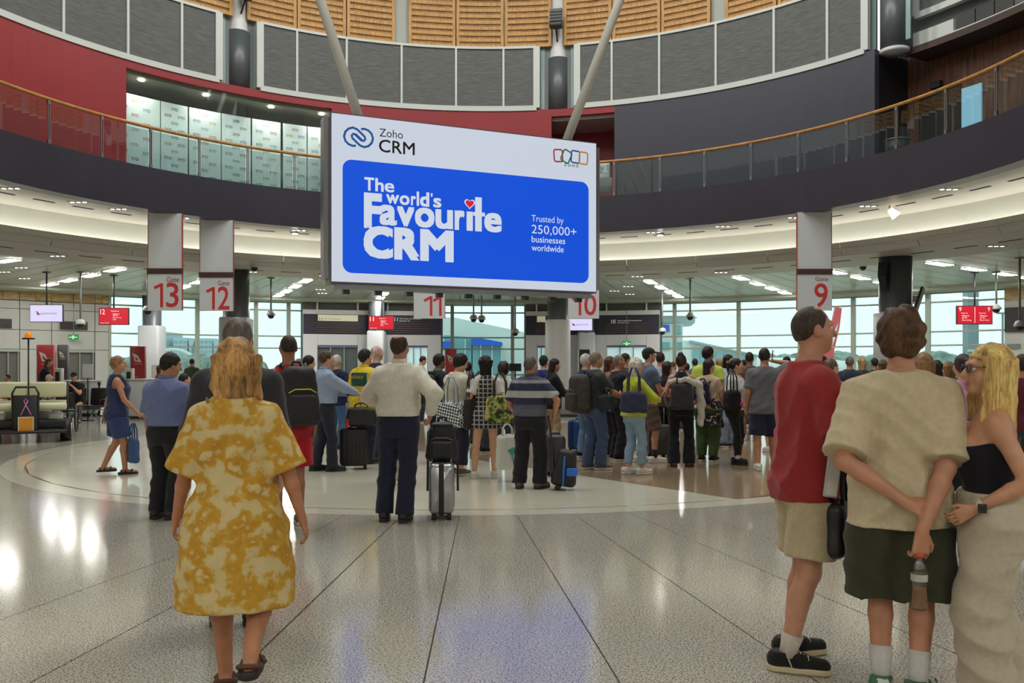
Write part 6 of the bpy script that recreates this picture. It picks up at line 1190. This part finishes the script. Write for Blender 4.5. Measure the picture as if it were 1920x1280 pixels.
WJ = NT('white_pink'); tc = WJ.n('TexCoord'); sp_ = WJ.n('SeparateXYZ', {0: tc.outputs['Object']}); cnd = WJ.math('MULTIPLY', WJ.math('LESS_THAN', sp_.outputs[2], 1.08), WJ.math('GREATER_THAN', WJ.math('ABSOLUTE', sp_.outputs[0]), .1)); WJ.link(WJ.mix(cnd, (214,216,216), (214,50,130)), WJ.p.inputs['Base Color']); WJ.p.inputs['Roughness'].default_value = .7
P_wj = person(at(1379, 13.6), -128, 1.645, 'f', 1.04, 1.02, head=(24,-3,0), LH=(-.22,.2,.95), RH=(.2,.22,.98), LF=(-.1,0,14), RF=(.09,.1,-4), top=dict(lsl((214,216,216), hem=.9, loose=.04, sr=.055, name='jacket', boxy=1.0), m=WJ.m, kind='jacket'), bottom=trs((42,42,42), lr=.052, kr=.06, hem=.16, loose=.006), shoes=DSN, sock=(cloth((206,206,206)), .08), hair=('pony', (44,32,30), dict(L=.2)), sk=ASN, h=.0115, face=True, label='girl in white and pink jacket with black leggings', seed=57)
tote((at(1371, 13.35)[0], 13.3, zat(770, 13.3)), math.radians(-150), (.32,.14,.32), blobs('bag_pink', [(0,(28,28,30)),(.6,(30,28,32)),(.63,(220,40,130))], 5), 'black and pink shoulder bag on the girl with leggings', .3, BLK)
person(at(1363, 16.6), -150, Hof(664, 16.6), 'f', head=(20,-10,0), top=lsl((176,190,206), hem=.88, sr=.05), bottom=trs((140,160,190), lr=.1, kr=.09), shoes=BSN, hair=('long', (40,30,28), dict(L=.25)), sk=ASN, h=.014, label='girl in pale blue top and loose jeans facing the camera', seed=58)
person(at(1405, 18.2), -16, Hof(660, 18.2), 'm', 1.06, 1.0, head=(-20,0,0), top=tee((104,78,64), hem=.8, boxy=1.02), bottom=shr((214,208,196), hem=.56), shoes=SNK, hair=('short', DKBR, {}), sk=BRN, h=.014, label='man in brown tee and white shorts', seed=59)
P_gt2 = person(at(1433, 12.9), -8, 1.80, 'm', 1.05, 1.03, head=(-14,-2,0), RH=(.15,.12,1.56), Rel=(1,-.2,-.3), LH=(-.24,.06,.86), LF=(-.1,-.08,5), RF=(.14,.1,-8), top=tee((104,104,112), hem=.80, boxy=1.0, loose=.03, sleeve=.75), bottom=shr((40,42,66), hem=.5, lr=.12, loose=.03), shoes=SNK, hair=('short', (44,34,30), dict(vol=-.002)), sk=TAN_, h=.0115, label='man in grey tee and navy shorts holding a phone to his ear', seed=60)
phone(loc2w(P_gt2, P_gt2['WR']+np.array([-.02,.0,.09])), math.radians(80), 'phone held to the ear of the man in grey tee', tilt=.1)
person(at(1448, 15.6), 10, 1.5, 'f', top=tee((150,120,80)), bottom=shr((190,150,50), hem=.45), shoes=SNK, hair=('short', DKBR, {}), h=.016, label='youngster in mustard shorts behind the grey tee man', seed=61)
# ---------- crowd at the far right
far = [(1540,13.5,666,'m',(190,170,120),(60,60,60),('short',DKBR,{}),TAN_,-90,'bearded man in yellowish top behind the red tee man'),
 (1557,11.2,672,'m',(196,178,136),(70,66,60),('short',(104,90,74),{}),PALE,-70,'man in beige shirt just right of the dark red tee'),
 (1593,18,668,'m',(56,60,76),(60,60,66),('short',(120,108,98),{}),TAN_,-20,'grey cropped man in dark blue top in the right crowd'),
 (1616,18.5,669,'f',(70,66,66),(60,60,66),('long',(186,150,100),dict(L=.3)),PALE,-10,'long haired blonde woman in the right crowd'),
 (1640,20,671,'m',(60,60,64),(60,60,66),('short',BLKH,{}),TAN_,10,'black haired man left of the cream tee man'),
 (1730,6.6,664,'f',(140,120,110),(70,66,66),('long',(140,104,70),dict(L=.3, vol=.008)),PALE,-30,'light brown haired girl peeking past the cream tee man'),
 (1744,18,673,'f',(60,56,60),(60,60,66),('bob',BLKH,dict(L=.16)),ASN,0,'small black bobbed head in the right crowd'),
 (1757,15,675,'f',(48,46,50),(50,50,56),('long',(40,32,30),dict(L=.32)),PALE,5,'dark long haired woman in black in the right crowd'),
 (1779,13.2,678,'f',(150,140,140),(60,60,66),('long',(120,84,58),dict(L=.36)),PALE,0,'brown long haired woman in grey left of the pink top'),
 (1917,9.5,664,'m',(96,40,48),(60,60,66),('short',DKBR,{}),TAN_,-20,'dark haired man in maroon at the right edge'),
 (1700,22,672,'m',(80,84,92),(60,60,66),('short',DKBR,{}),TAN_,0,'distant man in slate top hidden by the cream tee man'),
 (1841,20,676,'f',(80,84,92),(60,60,66),('long',DKBR,dict(L=.3)),PALE,0,'distant dark haired woman by the blonde woman'),
 (1508,16.5,668,'m',(84,80,76),(60,60,66),('short',BRH,{}),PALE,-30,'brown haired man behind the dark red tee'),
 (1655,16,674,'f',(120,96,84),(60,60,66),('long',BRH,dict(L=.28)),PALE,10,'brown haired woman behind the cream tee shoulder')]
for i, (x, Y, yt, sx, tc_, bc, hr, sk_, rz, lab) in enumerate(far):
    person(at(x, Y), rz, Hof(yt, Y), sx, top=tee(tc_), bottom=trs(bc), shoes=BSN, hair=hr, sk=sk_, h=.0165 if Y > 9 else .012, label=lab, seed=70+i)
P_pk = person(at(1806, 8.2), 4, Hof(664, 8.2), 'f', 1.0, 1.0, head=(-10,0,0), LH=(-.2,.2,1.02), RH=(.2,.25,1.05), top=lsl((206,150,184), hem=1.06, sr=.05, name='knit_top', loose=.03), bottom=dict(kind='skirt', m=cloth((30,30,34)), hem=.3, loose=.02, flare=.03), shoes=BSN, hair=('pony', (56,36,34), dict(L=.36, pz=.06, cy=-.02)), sk=PALE, h=.011, label='woman in pink knit top with long dark ponytail', seed=90)
# ---------- far queue between and behind, heads above the counters
farq = [(560,20,672,'m',(150,150,156),('short',GRY,{}),'grey haired man far behind the jersey man'),(360,30,672,'m',(70,84,60),('short',DKBR,{}),'worker in olive at the far window on the left'),(878,17,678,'m',(60,60,70),('short',BLKH,{}),'dark haired man between the cream tee and plaid dress'),(906,15.5,668,'m',(84,60,70),('short',(120,84,70),{}),'reddish haired man just behind the black bob'),(1207,20,680,'f',(60,70,80),('long',BLKH,dict(L=.2)),'distant dark haired woman by the capped man'),(1287,21,680,'m',(120,120,110),('short',DKBR,{}),'distant man beside the woman with a bun'),(1262,25,678,'m',(150,140,120),('short',BRH,{}),'distant man in sandy top at the window'),(1348,21,672,'f',(150,130,120),('long',(170,120,84),dict(L=.26)),'distant auburn haired woman behind the neon shirt'),(1303,24,672,'m',(96,100,104),('short',DKBR,{}),'distant man in grey left of the neon shirt'),(1395,23,674,'m',(90,90,80),('short',BLKH,{}),'distant dark haired man behind the girl with leggings'),(1475,19,668,'m',(70,66,64),('short',BLKH,{}),'black haired man left of the dark red tee'),(300,24,684,'f',(150,60,50),('bob',(84,50,40),dict(L=.14)),'short woman in red beside the pale column'),(345,14.5,700,'f',(34,34,38),('short',BLKH,{}),'short dark haired figure ahead of the blue shirt man')]
for i, (x, Y, yt, sx, tc_, hr, lab) in enumerate(farq):
    person(at(x, Y), RNG.uniform(-80, 20), Hof(yt, Y), sx, top=tee(tc_), bottom=trs((60,60,68)), shoes=BSN, hair=hr, sk=(PALE, TAN_, ASN)[i % 3], h=.017, label=lab, seed=100+i)
# ================================================================== BUGGY, SEATS, GATE FURNITURE
CRM = mat('cream_vinyl', (206,206,170), .5); BKM = mat('buggy_black', (36,36,38), .5); WPN = mat('buggy_white', (214,216,206), .4)
bx = at(52, 17.9); e = empty('electric_buggy', (bx[0], bx[1], 0), math.radians(26), 'parked electric passenger buggy with cream seats and pink ribbon', 'buggy')
def bp(nm, m, c, d, r=.03, ax=0, par=None): return MB().rbox(c, d, r, ax, 3).build(nm, m, par or e)
bp('chassis', BKM, (0,.9,.36), (1.42,2.5,.2), .05); bp('footboard', BKM, (0,-.42,.22), (1.46,.5,.06), .02)
for s in (-1,1):
    bp('seat_back', CRM, (s*.37,-.02,1.06), (.68,.12,.32), .05); bp('seat_base', CRM, (s*.37,-.2,.72), (.70,.5,.14), .05)
    bp('side_panel', WPN, (s*.52,-.1,.42), (.26,.3,.32), .03); bp('rear_panel', WPN, (s*.28,.12,.45), (.3,.06,.36), .02)
    bp('front_seat_back', CRM, (s*.37,1.0,1.05), (.66,.12,.3), .05); bp('front_seat_base', CRM, (s*.37,1.25,.72), (.66,.5,.14), .05)
    for y in (-.1, 1.75):
        q = MB(); q.tube([(s*.70-.1,y,.24),(s*.70+.1,y,.24)], .24, 24); w_ = q.build('wheel', WHEEL, e); q = MB(); q.tube([(s*.70+s*.09,y,.24),(s*.70+s*.115,y,.24)], .13, 18); q.build('hub', WPN, w_)
    MB().tube([(s*.73,-.1,.45),(s*.73,-.12,.8),(s*.73,-.02,1.0),(s*.73,.08,1.2)], .02, 8).build('arm_rail', BKM, e)
MB().tube([(-.22,-.55,.25),(-.24,-.55,1.0),(-.18,-.55,1.12),(.16,-.55,1.12),(.22,-.55,1.0),(.2,-.55,.25)], .022, 8).build('grab_hoop', BKM, e)
bd = bp('notice_board', BKM, (-.01,-.57,.58), (.42,.03,.76), .02, 1); MB().box((0,-.592,.36), (.28,.01,.34)).build('paper_notice', mat('notice_edge', (214,206,180), .7), bd); MB().box((0,-.598,.36), (.235,.006,.29)).build('notice_print', mat('notice_orange', (226,150,44), .7), bd)
q = MB(); q.tube([(-.09,-.6,.56),(-.02,-.605,.72),(.035,-.6,.84),(.0,-.6,.89),(-.035,-.6,.84),(.02,-.595,.72),(.09,-.6,.56)], .014, 6); q.build('pink_ribbon', mat('ribbon', (206,130,190), .6), bd)
MB().tube([(.0,.25,.4),(.0,.25,2.1)], .016, 8).build('beacon_pole', BKM, e); MB().lathe([(0,2.1),(.12,2.1),(.12,2.13),(0,2.13)], 14, (0,.25,0)).build('beacon_plate', BKM, e); MB().lathe([(.07,2.13),(.07,2.2),(.04,2.25),(0,2.26)], 14, (0,.25,0)).build('beacon', mat('beacon_orange', (236,140,40), .3, emit=(236,130,30), estr=.3), e)
MB().tube([(.3,1.8,.5),(.3,1.65,.95)], .02, 8).build('steering_column', BKM, e); q = MB(); q.tube([(.3+.18*math.cos(t), 1.62+.06*math.sin(t), .97+.16*math.sin(t)) for t in [2*math.pi*k/20 for k in range(21)]], .015, 8); q.build('steering_wheel', BKM, e)
# wheelchair beside the buggy
p = at(131, 20.6); e = empty('wheelchair', (p[0], p[1], 0), math.radians(20), 'folded black wheelchair standing beside the buggy', 'wheelchair')
for s in (-1,1):
    q = MB(); q.tube([(s*.14, .3*math.cos(t), .31+.3*math.sin(t)) for t in [2*math.pi*k/28 for k in range(29)]], .018, 8); w_ = q.build('wheel', WHEEL, e)
    for k in range(6): t = math.pi*k/6; MB().tube([(s*.14,.29*math.cos(t),.31+.29*math.sin(t)),(s*.14,-.29*math.cos(t),.31-.29*math.sin(t))], .004, 5).build('spoke', CHR, w_)
    MB().tube([(s*.12,.1,.5),(s*.12,-.2,.55),(s*.12,-.24,.95),(s*.12,-.36,.96)], .014, 8).build('frame', BKM, e); q = MB(); q.tube([(s*.12-.015,.38,.08),(s*.12+.015,.38,.08)], .08, 14); q.build('caster', WHEEL, e); MB().tube([(s*.12,.1,.5),(s*.12,.38,.12)], .012, 8).build('front_tube', BKM, e)
bp('seat', BKM, (0,.02,.5), (.24,.4,.04), .015); bp('backrest', BKM, (0,-.22,.75), (.24,.03,.36), .01)
# row of beam seats with seated people
p = at(160, 24.4)
sx0 = p[0]
for k in range(3):
    e = empty('beam_seat', (sx0-1.1+k*.62, 24.6, 0), math.radians(180), '%s black beam seat of the row behind the buggy' % ['left', 'middle', 'right'][k], 'seat', 'black beam seats')
    bp('seat_pan', BKM, (0,.0,.42), (.5,.46,.06), .03); MB().rbox((0,-.25,.72), (.48,.05,.5), .04, 1, M=Matrix.Rotation(.12, 4, 'X')).build('backrest', BKM, e); MB().tube([(-.31,0,.34),(.31,0,.34)], .03, 8).build('beam', CHR, e)
    for s in (-1,1): MB().tube([(s*.26,-.15,.42),(s*.27,-.1,.62),(s*.27,.18,.62),(s*.26,.2,.44)], .015, 8).build('armrest', BKM, e)
    MB().tube([(0,0,.34),(0,-.25,.02)], .016, 8).build('leg', CHR, e); MB().tube([(0,0,.34),(0,.25,.02)], .016, 8).build('leg', CHR, e)
P_sit = person((sx0-.15, 24.25), 190, 1.78, 'm', 1.06, 1.05, lean=(0,.26), head=(10,-6,0), seat=.43, LH=(-.02,.46,1.36), Lel=(-.6,.1,-1), RH=(.08,.44,1.02), Rel=(.6,.1,-1), LF=(-.16,.42,10), RF=(.2,.46,-12), knee=(0,.6,1), top=tee((34,34,36), hem=.85), bottom=trs((84,80,86)), shoes=('boot', mat('boot_tan', (186,140,80), .7), DKS), hair=('short', DKBR, {}), hat=('cap', cloth((34,34,36))), h=.013, label='seated man in black tee and cap resting chin on hand', seed=130)
person((sx0-1.1, 24.55), 200, 1.62, 'f', lean=(0,.05), seat=.43, LH=(-.12,.36,1.0), RH=(.12,.36,1.0), LF=(-.1,.42,4), RF=(.1,.42,-4), knee=(0,.6,1), top=tee((206,206,206), hem=.85), bottom=trs((120,120,130)), shoes=GSN, hair=('bob', WHT, dict(L=.13)), h=.016, label='seated white haired woman behind the capped man', seed=131)
person((at(78, 26.5)[0], 26.5), -70, Hof(670, 26.5), 'f', lean=(0,.12), head=(0,-20,0), RH=(.15,.5,1.0), LH=(-.1,.45,1.0), top=tee((40,40,52), hem=.84), bottom=trs((44,46,70)), shoes=BSN, hair=('long', (96,70,52), dict(L=.26)), h=.016, label='woman in dark top leaning over behind the buggy', seed=132)
person((at(14, 27.5)[0], 27.5), 150, 1.62, 'm', seat=.43, LF=(-.1,.42,4), RF=(.1,.42,-4), knee=(0,.6,1), top=tee((120,60,56), hem=.85), bottom=trs((60,60,70)), shoes=BSN, hair=('short', BLKH, {}), h=.017, label='seated dark haired man seen over the buggy seat at left', seed=133)
person((at(86, 27.5)[0], 27.5), 160, 1.6, 'm', seat=.43, LF=(-.1,.42,4), RF=(.1,.42,-4), knee=(0,.6,1), top=tee((150,150,150), hem=.85), bottom=trs((60,60,70)), shoes=BSN, hair=('short', (170,166,160), {}), h=.017, label='seated grey haired person seen over the buggy seat', seed=134)
for k, x in enumerate((14, 86)):
    e = empty('waiting_chair', (at(x, 27.5)[0], 27.55, 0), math.radians([150,160][k]), 'grey waiting chair under the %s seen over the buggy' % ['dark haired man', 'grey haired person'][k], 'chair')
    bp('seat_pan', BKM, (0,-.02,.38), (.5,.46,.06), .03); bp('backrest', BKM, (0,-.27,.68), (.48,.05,.46), .03)
    for s in (-1,1):
        for y in (-.2,.18): MB().tube([(s*.22,y,.36),(s*.22,y,0)], .015, 8).build('leg', CHR, e)
# totems, podiums, kiosks
def totem(x0, x1, y0, Y, c, label, word):
    p = at((x0+x1)/2, Y); wd = (x1-x0)*Y/F; zt = zat(y0, Y); e = empty('totem_sign', (p[0], p[1], 0), 0, label, 'sign')
    MB().rbox((0,0,zt/2), (wd,.16,zt), .03, 2, 3).build('panel', mat('totem_%d' % c[0], c, .4), e); MB().box((-wd/2-.02,0,zt/2), (.03,.17,zt)).build('edge', WPN, e); MB().box((0,0,.02), (wd+.2,.4,.04)).build('base', BKM, e)
    mb = MB(); u = wd; mb.add([(-.38*u,-.085,zt-.22),(.0*u,-.085,zt-.22-.18*wd),(.28*u,-.085,zt-.22-.68*wd),(-.2*u,-.085,zt-.22-.62*wd)], [(0,3,2,1)]); mb.build('emblem', WPN, e)
    mb = MB(); mb.add([(-.2*u,-.088,zt-.22-.25*wd),(.05*u,-.088,zt-.22-.45*wd),(-.02*u,-.088,zt-.22-.58*wd),(-.1*u,-.088,zt-.22-.5*wd)], [(0,3,2,1)]); mb.build('emblem_mark', mat('totem_%d' % c[0], c), e)
    mb = MB(); text_into(mb, word, ((-.2*u,-.086,zt-.22-.85*wd), (.55*u,0,0), (0,0,.05))); text_into(mb, 'Boarding', ((-.38*u,-.086,zt-1.05), (.4*u,0,0), (0,0,.05))); mb.build('lettering', WPN, e)
totem(72, 102, 646, 29, (164,40,46), 'red totem sign left of the gate twelve doors', 'QANTAS'); totem(110, 128, 646, 30, (58,58,62), 'charcoal totem sign before the gate twelve doors', 'Business'); totem(247, 273, 649, 29, (164,40,46), 'red totem sign beside the pale cased column', 'QANTAS')
totem(836, 856, 654, 33, (176,44,50), 'red totem sign in the middle window', 'QANTAS'); totem(1086, 1106, 655, 33, (40,40,44), 'black totem sign on the slim column by gate ten', 'Business')
def podium(x0, x1, y0, Y, label, m):
    p = at((x0+x1)/2, Y); wd = (x1-x0)*Y/F; zt = zat(y0, Y); e = empty('gate_counter', (p[0], p[1], 0), 0, label, 'counter'); MB().rbox((0,0,zt/2+.04), (wd,.7,zt-.08), .04, 2, 3).build('body', m, e); MB().rbox((0,0,zt), (wd+.06,.78,.04), .02, 2, 2).build('worktop', GPL, e); MB().box((0,0,.04), (wd-.06,.64,.08)).build('plinth', BKM, e)
podium(250, 282, 711, 26, 'pale gate counter left of the blue shirt man', GPL); podium(1046, 1092, 729, 27, 'grey gate counter below the white sleeved column', mat('counter_grey', (140,138,132), .5)); podium(940, 985, 712, 36, 'distant gate counter with monitors', mat('counter_grey', (140,138,132))); podium(110, 180, 714, 27.5, 'long pale counter behind the seated people', GPL)
def stand_sign(x, y0, y1, wpx, Y, label):
    p = at(x, Y); e = empty('notice_stand', (p[0], p[1], 0), 0, label, 'sign'); z1, z0 = zat(y0, Y), zat(y1, Y); wd = wpx*Y/F
    MB().rbox((0,0,(z0+z1)/2), (wd,.03,z1-z0), .02, 1, 3).build('panel', GPL, e); MB().box((0,-.018,(z0+z1)/2), (wd*.86,.006,(z1-z0)*.9)).build('sheet', mat('sheet_white', (222,222,218), .7), e); MB().tube([(0,.02,0.02),(0,.02,z0+.02)], .02, 8).build('pole', BKM, e); MB().lathe([(0,0),(.2,0),(.2,.02),(0,.025)], 18).build('base', BKM, e)
stand_sign(164, 682, 709, 20, 25, 'white notice on a stand behind the seated man'); stand_sign(293, 684, 708, 17, 25.2, 'white notice on a stand by the pale counter')
def kiosk(x, Y, label):
    p = at(x, Y); e = empty('sanitiser_stand', (p[0], p[1], 0), 0, label, 'dispenser'); MB().rbox((0,0,.75), (.22,.18,1.5), .03, 2, 3).build('column', WPN, e); MB().rbox((0,-.1,1.25), (.12,.08,.28), .02, 2, 3).build('dispenser', BKM, e); MB().rbox((0,-.095,.8), (.2,.01,.3), .003, 1, 2).build('label_plate', mat('plate_green', (60,110,96), .5), e); MB().rbox((0,0,.015), (.34,.3,.03), .02, 2, 3).build('base', BKM, e)
kiosk(111, 26.3, 'white dispenser stand left of the charcoal totem'); kiosk(244, 27, 'white dispenser stand left of the red totem by the column')
# barrier posts with belt at gate twelve
for k, x in enumerate((36, 50, 186, 232)):
    p = at(x, 27.2); e = empty('queue_post', (p[0], p[1], 0), 0, '%s belt barrier post from the left before the panelled wall' % names[k], 'barrier post', 'belt barrier posts'); MB().tube([(0,0,.02),(0,0,1.0)], .03, 10).build('post', BKM, e); MB().lathe([(0,0),(.17,0),(.16,.03),(0,.04)], 18).build('base', BKM, e); MB().rbox((0,0,1.02), (.08,.08,.08), .01, 2, 2).build('head', BKM, e)
# monitors at the distant counter
for k, x in enumerate((966, 912)):
    p = at(x, 36); e = empty('desk_monitor', (p[0], p[1], zat(712, 36)+.02 if k == 0 else 0), 0, 'dark desk monitor on the distant counter' if k == 0 else 'dark boarding gate reader in the middle window', 'monitor'); z = 0 if k == 0 else .6
    MB().box((0,0,.5+z), (.5,.05,.32)).build('screen', BKM, e); MB().tube([(0,.02,0),(0,.02,.4+z)], .03, 8).build('stem', BKM, e); MB().box((0,0,.01), (.28,.2,.02)).build('foot', BKM, e)
# sign and notices in the upstairs lobby
pz = pol(12.6, ang(1131, 12.6), 6.93); e = empty('lobby_notice_stand', pz, math.radians(-10), 'grey and white notice stand behind the balustrade by the billboard edge', 'sign')
MB().rbox((0,0,1.1), (.42,.03,.62), .01, 1, 2).build('picture_panel', GPL, e); MB().box((.02,-.02,1.2), (.34,.008,.36)).build('picture', blobs('lobby_pic', [(.3,(214,222,226)),(.5,(150,170,176)),(.7,(196,160,130))], 5), e); MB().rbox((.05,-.04,.62), (.5,.03,.5), .01, 1, 2).build('text_panel', mat('slate_panel', (96,100,100), .5), e); MB().tube([(0,.02,.02),(0,.02,1.0)], .02, 8).build('pole', STEEL, e); MB().box((0,0,.01), (.4,.3,.02)).build('base', BKM, e)
pz = pol(12.5, ang(1683, 12.5), 6.93); e = empty('litter_bin', pz, 0, 'round steel rimmed bin behind the balustrade on the right', 'bin'); MB().lathe([(0,.0),(.3,.0),(.32,.55),(.26,.56),(0,.5)], 28).build('drum', BKM, e); q = MB(); q.tube([(.32*math.cos(t), .32*math.sin(t), .56) for t in [2*math.pi*k/28 for k in range(29)]], .02, 8); q.build('rim', CHR, e)
